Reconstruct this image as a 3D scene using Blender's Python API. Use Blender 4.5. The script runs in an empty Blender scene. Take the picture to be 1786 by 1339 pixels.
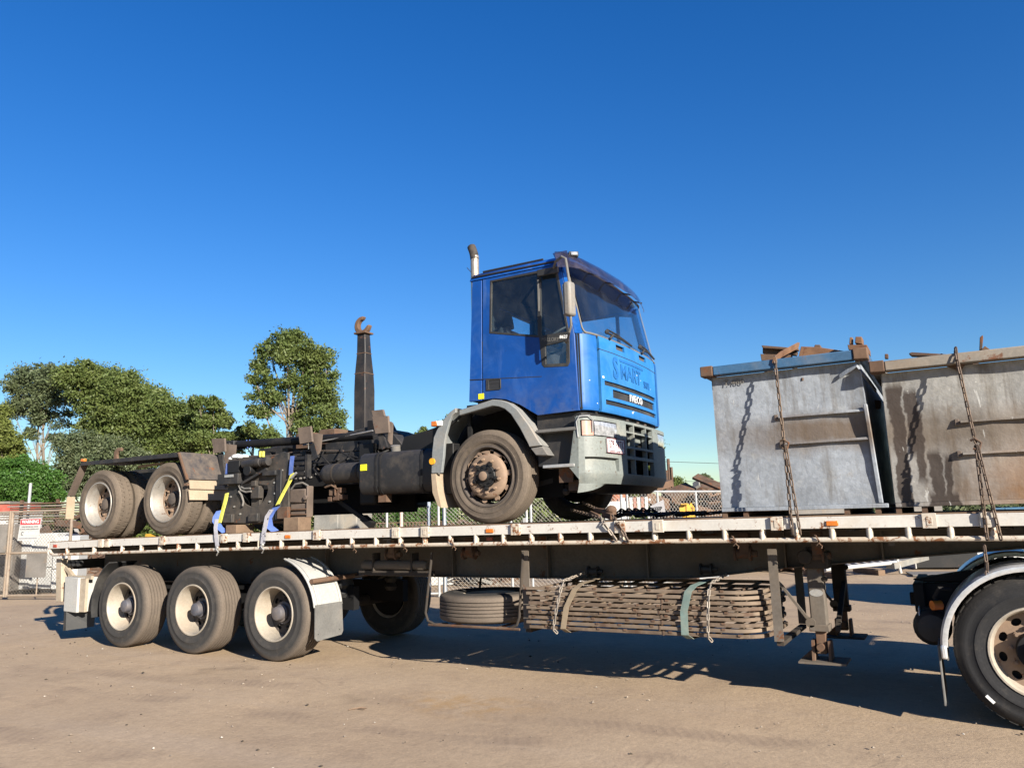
import bpy, bmesh, math, random
import numpy as np
from mathutils import Vector, Matrix
random.seed(7); rng = np.random.default_rng(11)
scn = bpy.context.scene
R = math.radians

# ------------------------------------------------------------------ camera
FPX, YAW, PIT, ROL = 1343.447, 0.5147, 0.1721, -0.0278
CAM = Vector((9.896, -6.658, 1.554))
fw = Vector((-math.sin(YAW)*math.cos(PIT), math.cos(YAW)*math.cos(PIT), math.sin(PIT)))
r0 = Vector((math.cos(YAW), math.sin(YAW), 0)); u0 = r0.cross(fw)
rt = r0*math.cos(ROL) + u0*math.sin(ROL); up = -r0*math.sin(ROL) + u0*math.cos(ROL)
cd = bpy.data.cameras.new('camera'); cam = bpy.data.objects.new('camera', cd)
scn.collection.objects.link(cam); scn.camera = cam
cd.sensor_width = 36; cd.lens = 36*FPX/1786; cd.clip_end = 3000; cd.clip_start = 0.1
cam.matrix_world = Matrix(((rt.x, up.x, -fw.x, CAM.x), (rt.y, up.y, -fw.y, CAM.y), (rt.z, up.z, -fw.z, CAM.z), (0, 0, 0, 1)))

# ------------------------------------------------------------------ daylight
SUN = Vector((2.3, -1.2, 1.0)).normalized()
EL = math.asin(SUN.z)
w = bpy.data.worlds.new("World"); scn.world = w; w.use_nodes = True
nt = w.node_tree; bg = nt.nodes['Background']
sky = nt.nodes.new('ShaderNodeTexSky'); sky.sky_type = 'NISHITA'; sky.sun_disc = False
sky.sun_elevation = EL; sky.sun_rotation = math.atan2(SUN.x, SUN.y)
sky.air_density = 1.33; sky.dust_density = 0.0; sky.ozone_density = 6.0; sky.altitude = 50
hs = nt.nodes.new('ShaderNodeHueSaturation'); hs.inputs['Hue'].default_value = .514; hs.inputs['Saturation'].default_value = 1.24
nt.links.new(sky.outputs[0], hs.inputs['Color']); nt.links.new(hs.outputs[0], bg.inputs[0]); bg.inputs[1].default_value = 0.055
ld = bpy.data.lights.new('sun', 'SUN'); ld.energy = 5.0; ld.angle = R(0.53); ld.color = (1, 0.92, 0.79)
sun = bpy.data.objects.new('sun', ld); scn.collection.objects.link(sun)
sun.rotation_euler = SUN.to_track_quat('Z', 'Y').to_euler(); sun.location = (20, -10, 20)
vs = scn.view_settings; vs.view_transform = 'Standard'; vs.look = 'None'; vs.exposure = 1.5; vs.gamma = 1; vs.use_curve_mapping = False
scn.cycles.max_bounces = 8; scn.cycles.transparent_max_bounces = 24

# ------------------------------------------------------------------ helpers
COL = scn.collection
def ray(px, py):
    return fw*FPX + rt*(px-893) - up*(py-669.5)
def at(px, py, X=None, Y=None, Z=None, D=None):
    d = ray(px, py)
    if D is not None: t = D/FPX
    elif Y is not None: t = (Y-CAM.y)/d.y
    elif X is not None: t = (X-CAM.x)/d.x
    else: t = (Z-CAM.z)/d.z
    return CAM + d*t
def hor(px): return 669.5 + (fw.z*FPX + rt.z*(px-893))/up.z
def G(px, D, z=0.0):
    p = at(px, hor(px), D=D); p.z = z; return p

class MB:
    def __init__(s): s.v = []; s.f = []
    def add(s, vs_, fs):
        n = len(s.v); s.v += [tuple(v) for v in vs_]; s.f += [tuple(i+n for i in f) for f in fs]; return s
    def hexa(s, p):
        return s.add(p, [(3, 2, 1, 0), (4, 5, 6, 7), (0, 1, 5, 4), (1, 2, 6, 5), (2, 3, 7, 6), (3, 0, 4, 7)])
    def box(s, x0, x1, y0, y1, z0, z1):
        return s.hexa([(x0, y0, z0), (x1, y0, z0), (x1, y1, z0), (x0, y1, z0), (x0, y0, z1), (x1, y0, z1), (x1, y1, z1), (x0, y1, z1)])
    def rbox(s, c, sx, sy, sz, rot):
        m = rot.to_matrix() if hasattr(rot, 'to_matrix') else rot; c = Vector(c)
        return s.hexa([c + m @ Vector((a*sx/2, b*sy/2, k*sz/2)) for k in (-1, 1) for a, b in ((-1, -1), (1, -1), (1, 1), (-1, 1))])
    def beam(s, a, b, w, h, upv=(0, 0, 1)):
        a = Vector(a); b = Vector(b); d = (b-a).normalized(); u = Vector(upv)
        if abs(d.dot(u)) > .98: u = Vector((1, 0, 0))
        x = d.cross(u).normalized(); z = x.cross(d).normalized()
        P = lambda o: [o - x*w/2 - z*h/2, o + x*w/2 - z*h/2, o + x*w/2 + z*h/2, o - x*w/2 + z*h/2]
        q0, q1 = P(a), P(b)
        return s.add(q0+q1, [(0, 1, 2, 3), (7, 6, 5, 4), (0, 4, 5, 1), (1, 5, 6, 2), (2, 6, 7, 3), (3, 7, 4, 0)])
    def tube(s, path, r, n=8, closed=False, caps=True):
        path = [Vector(p) for p in path]; m = len(path); rs = r if isinstance(r, (list, tuple)) else [r]*m
        base = len(s.v); prev = None
        for i, p in enumerate(path):
            if closed: d = path[(i+1) % m] - path[i-1]
            else: d = path[min(i+1, m-1)] - path[max(i-1, 0)]
            d.normalize()
            if prev is None:
                a = Vector((0, 0, 1)) if abs(d.z) < .9 else Vector((1, 0, 0)); x = d.cross(a).normalized()
            else:
                x = (prev - d*prev.dot(d)).normalized()
            prev = x; y = d.cross(x)
            for k in range(n):
                t = 2*math.pi*k/n; s.v.append(tuple(p + (x*math.cos(t) + y*math.sin(t))*rs[i]))
        for i in range(m if closed else m-1):
            j = (i+1) % m
            for k in range(n):
                k2 = (k+1) % n; s.f.append((base+i*n+k, base+i*n+k2, base+j*n+k2, base+j*n+k))
        if caps and not closed:
            s.f.append(tuple(base+k for k in range(n-1, -1, -1))); s.f.append(tuple(base+(m-1)*n+k for k in range(n)))
        return s
    def cyl(s, a, b, r, r1=None, n=16):
        return s.tube([a, b], [r, r if r1 is None else r1], n)
    def lathe(s, o, ax, prof, n=48, loop=False, cap0=False, cap1=False):
        o = Vector(o); ax = Vector(ax).normalized(); a = Vector((0, 0, 1)) if abs(ax.z) < .9 else Vector((1, 0, 0))
        x = ax.cross(a).normalized(); y = ax.cross(x); base = len(s.v); m = len(prof)
        for (r, t) in prof:
            for k in range(n):
                q = 2*math.pi*k/n; s.v.append(tuple(o + ax*t + (x*math.cos(q) + y*math.sin(q))*r))
        for i in range(m if loop else m-1):
            j = (i+1) % m
            for k in range(n):
                k2 = (k+1) % n; s.f.append((base+i*n+k, base+j*n+k, base+j*n+k2, base+i*n+k2))
        if cap0: s.f.append(tuple(base+k for k in range(n)))
        if cap1: s.f.append(tuple(base+(m-1)*n+k for k in range(n-1, -1, -1)))
        return s
    def prism(s, A, B):
        n = len(A)
        return s.add(list(A)+list(B), [tuple(range(n)), tuple(range(2*n-1, n-1, -1))] + [(i, (i+n), (i+1) % n+n, (i+1) % n) for i in range(n)])
    def xz(s, pts, y0, y1):
        return s.prism([(x, y0, z) for x, z in pts], [(x, y1, z) for x, z in pts])
    def yz(s, pts, x0, x1):
        return s.prism([(x0, y, z) for y, z in pts], [(x1, y, z) for y, z in pts])
    def plate(s, outer, holes, fn, thick):
        """flat plate with real holes; fn maps (u,v,t) to 3D, t = 0 front, 1 back"""
        bm = bmesh.new(); loops = []
        for lp in [outer]+list(holes):
            vv = [bm.verts.new((a, b, 0)) for a, b in lp]; loops.append(vv)
            for i in range(len(vv)): bm.edges.new((vv[i], vv[(i+1) % len(vv)]))
        bmesh.ops.triangle_fill(bm, use_beauty=True, edges=bm.edges[:])
        bm.verts.index_update(); n = len(bm.verts)
        co = [(v.co.x, v.co.y) for v in bm.verts]
        V = [fn(a, b, 0) for a, b in co] + [fn(a, b, thick) for a, b in co]
        F = [tuple(v.index for v in f.verts) for f in bm.faces]
        FF = F + [tuple(i+n for i in reversed(f)) for f in F]
        for vv in loops:
            for i in range(len(vv)):
                a, b = vv[i].index, vv[(i+1) % len(vv)].index; FF.append((a, b, b+n, a+n))
        bm.free(); return s.add(V, FF)
    def grid(s, us, vs_, fn, skip=lambda u, v: False, thick=.02):
        """shell of cells (real openings where skip) with thickness; fn(u,v,t)"""
        nu, nv = len(us), len(vs_); idx = {}
        def vid(i, j, t):
            k = (i, j, t)
            if k not in idx: idx[k] = len(s.v); s.v.append(tuple(fn(us[i], vs_[j], t*thick)))
            return idx[k]
        on = lambda i, j: 0 <= i < nu-1 and 0 <= j < nv-1 and not skip((us[i]+us[i+1])/2, (vs_[j]+vs_[j+1])/2)
        for i in range(nu-1):
            for j in range(nv-1):
                if not on(i, j): continue
                s.f.append((vid(i, j, 0), vid(i+1, j, 0), vid(i+1, j+1, 0), vid(i, j+1, 0)))
                s.f.append((vid(i, j+1, 1), vid(i+1, j+1, 1), vid(i+1, j, 1), vid(i, j, 1)))
                for (di, dj, e) in ((-1, 0, ((i, j), (i, j+1))), (1, 0, ((i+1, j+1), (i+1, j))), (0, -1, ((i+1, j), (i, j))), (0, 1, ((i, j+1), (i+1, j+1)))):
                    if not on(i+di, j+dj):
                        (a, b), (c, d) = e; s.f.append((vid(a, b, 0), vid(c, d, 0), vid(c, d, 1), vid(a, b, 1)))
        return s
    def ball(s, c, r, n=12, sc=(1, 1, 1)):
        c = Vector(c); m = max(4, n//2); prof = [(math.sin(math.pi*i/m), -math.cos(math.pi*i/m)) for i in range(m+1)]
        base = len(s.v); s.lathe((0, 0, 0), (0, 0, 1), [(max(a, 1e-4)*1, b) for a, b in prof], n)
        for i in range(base, len(s.v)):
            x, y, z = s.v[i]; s.v[i] = (c.x+x*r*sc[0], c.y+y*r*sc[1], c.z+z*r*sc[2])
        return s
    def xform(s, M, start=0):
        s.v[start:] = [tuple(M @ Vector(v)) for v in s.v[start:]]; return s
    def mesh(s, name, off=(0, 0, 0), mt=None, sharp=35, fix=True):
        me = bpy.data.meshes.new(name); o = Vector(off)
        me.from_pydata([Vector(v)-o for v in s.v], [], s.f); me.validate()
        if fix:
            bm = bmesh.new(); bm.from_mesh(me); bmesh.ops.recalc_face_normals(bm, faces=bm.faces[:]); bm.to_mesh(me); bm.free()
        if sharp:
            me.polygons.foreach_set('use_smooth', [True]*len(me.polygons)); me.set_sharp_from_angle(angle=R(sharp))
        if mt: me.materials.append(mt)
        return me

def link(name, data, parent=None, loc=(0, 0, 0)):
    o = bpy.data.objects.new(name, data); COL.objects.link(o); o.location = loc
    if parent: o.parent = parent
    return o
ORI = {}
def tag(o, label=None, cat=None, group=None, kind=None):
    if label: o['label'] = label
    if cat: o['category'] = cat
    if group: o['group'] = group
    if kind: o['kind'] = kind
    return o
def thing(name, label, cat, loc, group=None):
    o = link(name, None, None, loc); o.empty_display_size = .2; ORI[o.name] = Vector(loc)
    return tag(o, label, cat, group)
def part(name, mb, mt, parent, bev=0, sharp=35, label=None, kind=None, fix=True):
    o = link(name, mb.mesh(name, ORI[parent.name], mt, sharp, fix), parent); ORI[o.name] = ORI[parent.name]
    if bev: bevel(o, bev)
    if label: o['label'] = label
    if kind: o['kind'] = kind
    return o
def bevel(o, wd, seg=2):
    m = o.modifiers.new('bevel', 'BEVEL'); m.width = wd; m.segments = seg; m.limit_method = 'ANGLE'; m.angle_limit = R(40); m.harden_normals = False
def single(name, mb, mt, label, cat, loc=None, group=None, bev=0, sharp=35, kind=None, fix=True):
    if loc is None:
        a = np.array(mb.v); loc = (float((a[:, 0].min()+a[:, 0].max())/2), float((a[:, 1].min()+a[:, 1].max())/2), float(a[:, 2].min()))
    o = link(name, mb.mesh(name, loc, mt, sharp, fix), None, loc); ORI[o.name] = Vector(loc)
    if bev: bevel(o, bev)
    return tag(o, label, cat, group, kind)
def copyobj(o, parent=None, loc=None):
    c = o.copy(); COL.objects.link(c); ORI[c.name] = ORI.get(o.name, Vector((0, 0, 0)))
    if parent: c.parent = parent
    if loc is not None: c.location = loc
    return c
def copytree(o, delta=(0, 0, 0), parent=None):
    c = copyobj(o, parent); c.location = o.location + Vector(delta)
    for ch in list(o.children): copytree(ch, (0, 0, 0), c)
    return c
def text(mb, body, size, M, depth=.002, sx=1.0, align='CENTER', bold=0.0, sp=1.0):
    cu = bpy.data.curves.new('lettering', 'FONT'); cu.body = body; cu.size = size; cu.extrude = depth; cu.align_x = align; cu.align_y = 'CENTER'; cu.offset = bold; cu.space_character = sp; cu.resolution_u = 3
    ob = bpy.data.objects.new('lettering', cu); me = ob.to_mesh()
    vs_ = [M @ Vector((v.co.x*sx, v.co.y, v.co.z)) for v in me.vertices]; fs = [tuple(p.vertices) for p in me.polygons]
    mb.add(vs_, fs); ob.to_mesh_clear(); bpy.data.objects.remove(ob); bpy.data.curves.remove(cu); return mb
def frame(o, x, y):   # text plane: x right, y up
    x = Vector(x).normalized(); y = Vector(y); y = (y-x*y.dot(x)).normalized(); z = x.cross(y); o = Vector(o)
    return Matrix(((x.x, y.x, z.x, o.x), (x.y, y.y, z.y, o.y), (x.z, y.z, z.z, o.z), (0, 0, 0, 1)))
def ribbon(path, wdir, wd, th=.004):
    mb = MB(); path = [Vector(p) for p in path]; wv = Vector(wdir).normalized()*wd/2; n = len(path)
    for i, p in enumerate(path):
        d = (path[min(i+1, n-1)]-path[max(i-1, 0)]).normalized(); nn = d.cross(wv).normalized()*th/2
        mb.v += [tuple(p-wv-nn), tuple(p+wv-nn), tuple(p+wv+nn), tuple(p-wv+nn)]
    for i in range(n-1):
        a = i*4; b = a+4
        for k in range(4): mb.f.append((a+k, a+(k+1) % 4, b+(k+1) % 4, b+k))
    mb.f.append((3, 2, 1, 0)); mb.f.append(tuple((n-1)*4+k for k in range(4))); return mb
def chain(path, pitch=.055, r=.0075, wid=.042, mb=None, jit=.15, nseg=10, nring=5):
    mb = mb or MB(); path = [Vector(p) for p in path]
    seg = [(path[i+1]-path[i]).length for i in range(len(path)-1)]; L = sum(seg); n = max(1, int(L/pitch))
    def pos(t):
        for i, l in enumerate(seg):
            if t <= l or i == len(seg)-1: return path[i]+(path[i+1]-path[i])*(t/max(l, 1e-6)), (path[i+1]-path[i]).normalized()
            t -= l
    for i in range(n):
        c, d = pos((i+.5)*L/n); a = Vector((0, 1, 0)) if abs(d.y) < .8 else Vector((1, 0, 0)); x = d.cross(a).normalized(); y = d.cross(x)
        th = (i % 2)*math.pi/2 + math.pi/4 + random.uniform(-jit, jit); sd = x*math.cos(th)+y*math.sin(th)
        hl = pitch*.5+r*.6; hw = wid/2-r; pts = []
        for k in range(nseg):
            q = 2*math.pi*k/nseg; cx, sy = math.cos(q), math.sin(q)
            pts.append(c + d*(cx*hw + math.copysign(hl-hw, cx) if abs(cx) > .01 else 0) + sd*(sy*hw))
        mb.tube(pts, r, nring, closed=True)
    return mb
def arc(cx, cz, r, a0, a1, n):
    return [(cx+r*math.cos(R(a0+(a1-a0)*i/n)), cz+r*math.sin(R(a0+(a1-a0)*i/n))) for i in range(n+1)]
def circ(cx, cz, r, n=12, ph=0): return [(cx+r*math.cos(2*math.pi*i/n+ph), cz+r*math.sin(2*math.pi*i/n+ph)) for i in range(n)]

# ------------------------------------------------------------------ materials
KALB = .76
class NT:
    def __init__(s, name):
        s.m = bpy.data.materials.new(name); s.m.use_nodes = True; s.t = s.m.node_tree; s.b = s.t.nodes['Principled BSDF']; s.out = s.t.nodes['Material Output']
        tc = s.t.nodes.new('ShaderNodeTexCoord'); oi = s.t.nodes.new('ShaderNodeObjectInfo'); s.oi = oi
        ad = s.t.nodes.new('ShaderNodeVectorMath'); ad.operation = 'MULTIPLY_ADD'
        s.l(oi.outputs['Random'], ad.inputs[0]); ad.inputs[1].default_value = (37, 19, 53); s.l(tc.outputs['Object'], ad.inputs[2])
        s.rp = ad.outputs[0]; s.op = tc.outputs['Object']
    def l(s, a, b): s.t.links.new(a, b)
    def put(s, sock, v):
        if hasattr(v, 'is_output'): s.l(v, sock)
        elif v is not None: sock.default_value = v
    def n(s, scale, vec=None, det=5, rough=.6, dist=0, sc3=None):
        nd = s.t.nodes.new('ShaderNodeTexNoise'); nd.inputs['Scale'].default_value = scale; nd.inputs['Detail'].default_value = det
        nd.inputs['Roughness'].default_value = rough; nd.inputs['Distortion'].default_value = dist
        v = vec or s.rp
        if sc3:
            mp = s.t.nodes.new('ShaderNodeMapping'); mp.inputs['Scale'].default_value = sc3; s.l(v, mp.inputs['Vector']); v = mp.outputs[0]
        s.l(v, nd.inputs['Vector']); return nd.outputs['Fac']
    def vor(s, scale, vec=None, feat='F1'):
        nd = s.t.nodes.new('ShaderNodeTexVoronoi'); nd.inputs['Scale'].default_value = scale; nd.feature = feat; s.l(vec or s.rp, nd.inputs['Vector']); return nd
    def ramp(s, f, a, b, lo=0.0, hi=1.0):
        nd = s.t.nodes.new('ShaderNodeMapRange'); nd.inputs[1].default_value = a; nd.inputs[2].default_value = b; nd.inputs[3].default_value = lo; nd.inputs[4].default_value = hi
        s.l(f, nd.inputs[0]); return nd.outputs[0]
    def M(s, op, a, b=None, c=None):
        nd = s.t.nodes.new('ShaderNodeMath'); nd.operation = op
        for i, v in enumerate((a, b, c)):
            if v is not None: s.put(nd.inputs[i], v)
        return nd.outputs[0]
    def mix(s, f, a, b):
        nd = s.t.nodes.new('ShaderNodeMix'); nd.data_type = 'RGBA'; s.put(nd.inputs[0], f)
        for k, v in ((6, a), (7, b)): s.put(nd.inputs[k], (*v, 1) if isinstance(v, tuple) else v)
        return nd.outputs[2]
    def mulc(s, col, f):
        nd = s.t.nodes.new('ShaderNodeMix'); nd.data_type = 'RGBA'; nd.blend_type = 'MULTIPLY'; nd.inputs[0].default_value = 1
        s.put(nd.inputs[6], (*col, 1) if isinstance(col, tuple) else col); s.l(f, nd.inputs[7]); return nd.outputs[2]
    def xyz(s):
        nd = s.t.nodes.new('ShaderNodeSeparateXYZ'); s.l(s.op, nd.inputs[0]); return nd.outputs
    def nz(s):
        g = s.t.nodes.new('ShaderNodeNewGeometry'); nd = s.t.nodes.new('ShaderNodeSeparateXYZ'); s.l(g.outputs['Normal'], nd.inputs[0]); return nd.outputs[2]
    def bump(s, h, st=.3, dist=.01):
        nd = s.t.nodes.new('ShaderNodeBump'); nd.inputs['Strength'].default_value = st; nd.inputs['Distance'].default_value = dist; s.l(h, nd.inputs['Height']); s.l(nd.outputs[0], s.b.inputs['Normal'])
    def fin(s, col=None, *a, **k):
        col = tuple(q*KALB for q in col) if isinstance(col, tuple) else s.mix(1.0-KALB, col, (0.0, 0.0, 0.0))
        return s.fin0(col, *a, **k)
    def fin0(s, col=None, rough=.6, metal=0, spec=None, coat=0, trans=None, em=None):
        s.put(s.b.inputs['Base Color'], (*col, 1) if isinstance(col, tuple) else col); s.put(s.b.inputs['Roughness'], rough); s.put(s.b.inputs['Metallic'], metal)
        if spec is not None: s.b.inputs['Specular IOR Level'].default_value = spec
        if coat: s.b.inputs['Coat Weight'].default_value = coat; s.b.inputs['Coat Roughness'].default_value = .08
        return s.m
DUST = (.27, .19, .125); RUST = (.20, .075, .028); RUSTD = (.075, .032, .017)
def mat(name, col, rough=.6, metal=0, var=.25, sc=3, dust=.25, dustc=DUST, dsc=2.2, rust=0, rsc=7, rustc=RUST, fine=.12, bump=.15, bsc=40, coat=0, spec=None, top=0.0, spots=0, spotc=(.1, .08, .06)):
    t = NT(name)
    f = t.ramp(t.n(sc), .3, .7, 1-var, 1+var*.6); c = t.mulc(col, f)
    f2 = t.ramp(t.n(sc*14, det=3), .3, .7, 1-fine, 1+fine); c = t.mulc(c, f2)
    rg = rough
    if dust:
        m = t.ramp(t.n(dsc, det=8, rough=.7), .62-dust*.55, .95-dust*.4)
        if top: m = t.M('MINIMUM', 1.0, t.M('ADD', m, t.M('MULTIPLY', t.M('MAXIMUM', t.nz(), 0.0), top)))
        c = t.mix(m, c, dustc); rg = t.M('MINIMUM', 1.0, t.M('MULTIPLY_ADD', m, .35, rough))
    if rust:
        m = t.ramp(t.n(rsc, det=9, rough=.75, dist=.4), .66-rust*.4, .70-rust*.36); c = t.mix(m, c, t.mix(t.n(rsc*4), RUSTD, rustc))
    if spots:
        m = t.ramp(t.n(26, det=2), .70-spots*.1, .73-spots*.1); c = t.mix(m, c, spotc)
    if bump: t.bump(t.n(bsc, det=6), bump, .004)
    return t.fin(c, rg, metal, spec, coat)
MT = {}
def tyremat(name, side, tread, Rr, dcol, damt):
    t = NT(name); x, y, z = t.xyz(); r = t.M('SQRT', t.M('ADD', t.M('MULTIPLY', x, x), t.M('MULTIPLY', z, z)))
    f = t.M('ADD', t.ramp(r, Rr-.075, Rr-.005), t.M('MULTIPLY', t.M('SUBTRACT', t.n(7, det=6), .5), .5)); f = t.M('MINIMUM', 1.0, t.M('MAXIMUM', f, 0.0))
    c = t.mix(f, side, tread); c = t.mulc(c, t.ramp(t.n(3), .3, .7, .85, 1.12))
    d = t.ramp(t.n(9, det=8, rough=.7), .62-damt*.4, .90-damt*.3); c = t.mix(t.M('MULTIPLY', d, .75), c, dcol)
    rg = t.ramp(t.M('SINE', t.M('MULTIPLY', r, 420.0)), -1, 1, .93, 1.07); c = t.mulc(c, rg)
    c = t.mulc(c, t.ramp(t.n(70, det=3), .3, .7, .85, 1.15)); t.bump(t.n(60, det=5), .2, .003); return t.fin(c, .85, 0, .25)
MT['rubber'] = tyremat('tyre_rubber', (.040, .038, .037), (.125, .10, .08), .53, (.11, .092, .076), .25)
MT['rubber_dusty'] = tyremat('tyre_rubber_dusty', (.088, .071, .056), (.125, .10, .078), .48, (.155, .12, .092), .5)
MT['rubber_new'] = tyremat('tyre_rubber_dark', (.020, .020, .022), (.032, .029, .027), .525, (.075, .065, .056), .22)
MT['silver'] = mat('rim_silver', (.42, .405, .38), .42, .5, dust=.35, dustc=(.30, .23, .17), rust=.12, spec=.5)
MT['cream'] = mat('rim_cream', (.36, .32, .265), .55, 0, dust=.4, dustc=(.30, .23, .165), rust=.06)
MT['rim_brown'] = mat('rim_brown', (.23, .155, .11), .75, 0, dust=.45, rust=.2)
MT['rim_dark'] = mat('rim_dark', (.06, .05, .045), .8, 0, dust=.35, dustc=(.16, .12, .09))
MT['hub_blue'] = mat('hub_blue', (.085, .09, .115), .5, .2, dust=.4, dustc=(.22, .17, .13))
MT['black'] = mat('black_paint', (.010, .010, .011), .6, 0, dust=.16, dustc=(.05, .042, .036), top=.12, rust=.03, spec=.3)
MT['blackd'] = mat('black_dusty_paint', (.014, .014, .016), .6, 0, dust=.26, dustc=(.065, .053, .043), top=.2, rust=.05, dsc=5, spec=.5)
MT['blackdust'] = mat('dusty_black_plate', (.026, .025, .025), .55, 0, dust=.42, dustc=(.10, .08, .063), top=.3, rust=.12, dsc=5, spec=.4)
MT['blackg'] = mat('black_gloss', (.010, .010, .012), .68, 0, dust=.18, dustc=(.045, .04, .036), spec=.2)
MT['trim'] = mat('black_rubber_trim', (.02, .02, .021), .6, dust=.2, dustc=(.09, .08, .07))
MT['greyplast'] = mat('grey_fender_plastic', (.20, .215, .22), .6, 0, var=.15, dust=.3, dustc=(.30, .25, .20), top=.25)
MT['bumper'] = mat('bumper_grey', (.19, .21, .20), .6, 0, var=.12, dust=.18, dustc=(.36, .32, .26), spots=.45, spotc=(.12, .10, .08))
MT['creamflap'] = mat('cream_flap', (.38, .30, .215), .75, dust=.5, dustc=(.30, .225, .155))
MT['white'] = mat('white_worn_paint', (.56, .535, .495), .5, 0, var=.1, dust=.16, dustc=(.46, .37, .27), rust=.20, rsc=9, rustc=(.26, .10, .035), fine=.06)
MT['whiter'] = mat('white_rusty_paint', (.52, .47, .40), .55, 0, var=.15, dust=.3, dustc=(.45, .32, .2), rust=.34, rsc=11, rustc=(.30, .12, .04))
MT['beam'] = mat('shaded_beam_paint', (.13, .112, .095), .75, 0, dust=.35, dustc=(.15, .115, .085), rust=.16, rsc=3, spec=.2)  # base darkened to carry the shade under the deck
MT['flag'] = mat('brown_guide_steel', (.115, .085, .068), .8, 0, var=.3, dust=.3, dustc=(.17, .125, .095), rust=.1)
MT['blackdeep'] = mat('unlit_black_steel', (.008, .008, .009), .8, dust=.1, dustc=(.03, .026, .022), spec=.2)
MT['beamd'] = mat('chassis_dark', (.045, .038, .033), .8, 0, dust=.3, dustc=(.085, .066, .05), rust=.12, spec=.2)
MT['rust'] = mat('rusty_steel', (.125, .07, .042), .85, .1, var=.4, dust=.3, dustc=(.19, .13, .09), rust=.2)
MT['rusth'] = mat('bright_rust', (.17, .082, .04), .85, .05, var=.4, sc=5, dust=.25, dustc=(.24, .15, .09), rust=.2, rustc=(.14, .05, .02))
MT['rustd'] = mat('dark_rust', (.09, .052, .034), .85, .1, var=.4, dust=.3, dustc=(.2, .14, .095), rust=.3)
MT['rustarm'] = mat('arm_worn_paint', (.017, .0155, .016), .55, .05, var=.4, dust=.3, dustc=(.055, .04, .034), rust=.2, rsc=4, rustc=(.12, .06, .04))
MT['deckrust'] = mat('deck_edge_rust', (.14, .085, .055), .85, 0, dust=.4, dustc=(.25, .18, .12))
t = NT('old_gate_steel'); c = t.mix(t.oi.outputs['Random'], (.13, .092, .066), (.205, .158, .118)); c = t.mulc(c, t.ramp(t.n(5, det=6), .3, .7, .7, 1.25))
c = t.mix(t.ramp(t.n(11, det=8, rough=.7), .5, .72, 0, .7), c, (.27, .20, .14)); c = t.mix(t.ramp(t.n(4, det=7), .55, .70, 0, .8), c, (.085, .045, .028)); t.bump(t.n(40), .15, .004); MT['gate'] = t.fin(c, .8, .05, .3)
MT['galvf'] = mat('galvanised_pipe', (.42, .43, .44), .5, .4, dust=.2, dustc=(.4, .36, .3), var=.15)
MT['brownpipe'] = mat('brown_gate_pipe', (.26, .21, .165), .75, .1, dust=.3, rust=.15)
MT['wire'] = mat('fence_wire', (.38, .36, .33), .6, .3, dust=.2, bump=0)
MT['wired'] = mat('fence_wire_dull', (.20, .18, .155), .7, .2, dust=.2, bump=0)
MT['concrete'] = mat('concrete', (.20, .195, .18), .9, 0, dust=.3, dustc=(.35, .29, .22), bsc=25)
MT['whitep'] = mat('white_sheet', (.46, .46, .45), .5, 0, var=.08, dust=.12, dustc=(.45, .40, .33), rust=.05)
MT['blueshade'] = mat('blue_shadow_tone', (.05, .055, .085), .5, dust=.2)  # blue of the shadow among the fridges, put in as paint
MT['greyw'] = mat('grey_white_sheet', (.40, .39, .37), .6, var=.4, sc=1.2, dust=.3, rust=.15)
MT['greyp'] = mat('grey_board', (.17, .155, .14), .8, dust=.2)
MT['timber'] = mat('timber_block', (.17, .11, .07), .9, dust=.3, bsc=20)
MT['yellow'] = mat('yellow_paint', (.62, .36, .035), .55, dust=.25, dustc=(.4, .27, .12), rust=.22)
MT['hivis'] = mat('yellow_sticker', (.85, .80, .02), .5, dust=0, var=.03, fine=.02, bump=0)
MT['bag'] = mat('yellow_bag', (.80, .60, .02), .6, dust=.08, bsc=20, bump=.5)
MT['redfade'] = mat('faded_red', (.30, .12, .10), .7, dust=.35)
MT['red'] = mat('red_paint', (.42, .07, .05), .6, dust=.25)
MT['bluep'] = mat('blue_bin_paint', (.06, .16, .27), .55, dust=.2, rust=.18)
MT['bluerim'] = mat('blue_rim_paint', (.035, .11, .22), .6, 0, dust=.22, dustc=(.12, .15, .19), rust=.2, rsc=6)
MT['amber'] = mat('amber_lens', (.62, .17, .02), .3, dust=.12, bump=0, coat=.3)
MT['redlens'] = mat('red_lens', (.42, .06, .03), .35, dust=.2, bump=0)
MT['clear'] = mat('clear_lens', (.62, .63, .65), .10, .5, dust=.1, var=.5, sc=22, bump=0, coat=.5)
MT['chrome'] = mat('polished_steel', (.74, .74, .75), .32, .55, dust=.1, var=.1, bump=.05)
MT['soot_shade'] = mat('sooty_shaded_steel', (.035, .03, .027), .7, .2, var=.5, sc=8, dust=.3, dustc=(.13, .10, .08), dsc=9)  # soot plus the shaded left of the bend, both in this colour
MT['exh'] = mat('exhaust_steel', (.62, .52, .40), .32, .7, dust=.2, rust=.12)
MT['chain'] = mat('rusty_chain', (.12, .085, .065), .7, .3, var=.3, dust=.25, bump=0)
MT['chainb'] = mat('black_chain', (.025, .024, .026), .5, .4, dust=.15, bump=0)
MT['chaing'] = mat('grey_chain', (.34, .30, .26), .6, .4, dust=.25, bump=0)
MT['strapb'] = mat('blue_webbing', (.07, .13, .40), .85, dust=.12, dustc=(.4, .42, .5), var=.3, bsc=200)
MT['strapy'] = mat('yellow_webbing', (.60, .58, .10), .85, dust=.1, var=.15, spots=.35, spotc=(.02, .02, .02))
MT['strapg'] = mat('grey_webbing', (.30, .30, .34), .85, dust=.15, var=.2, spots=.4, spotc=(.03, .03, .04))
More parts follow.
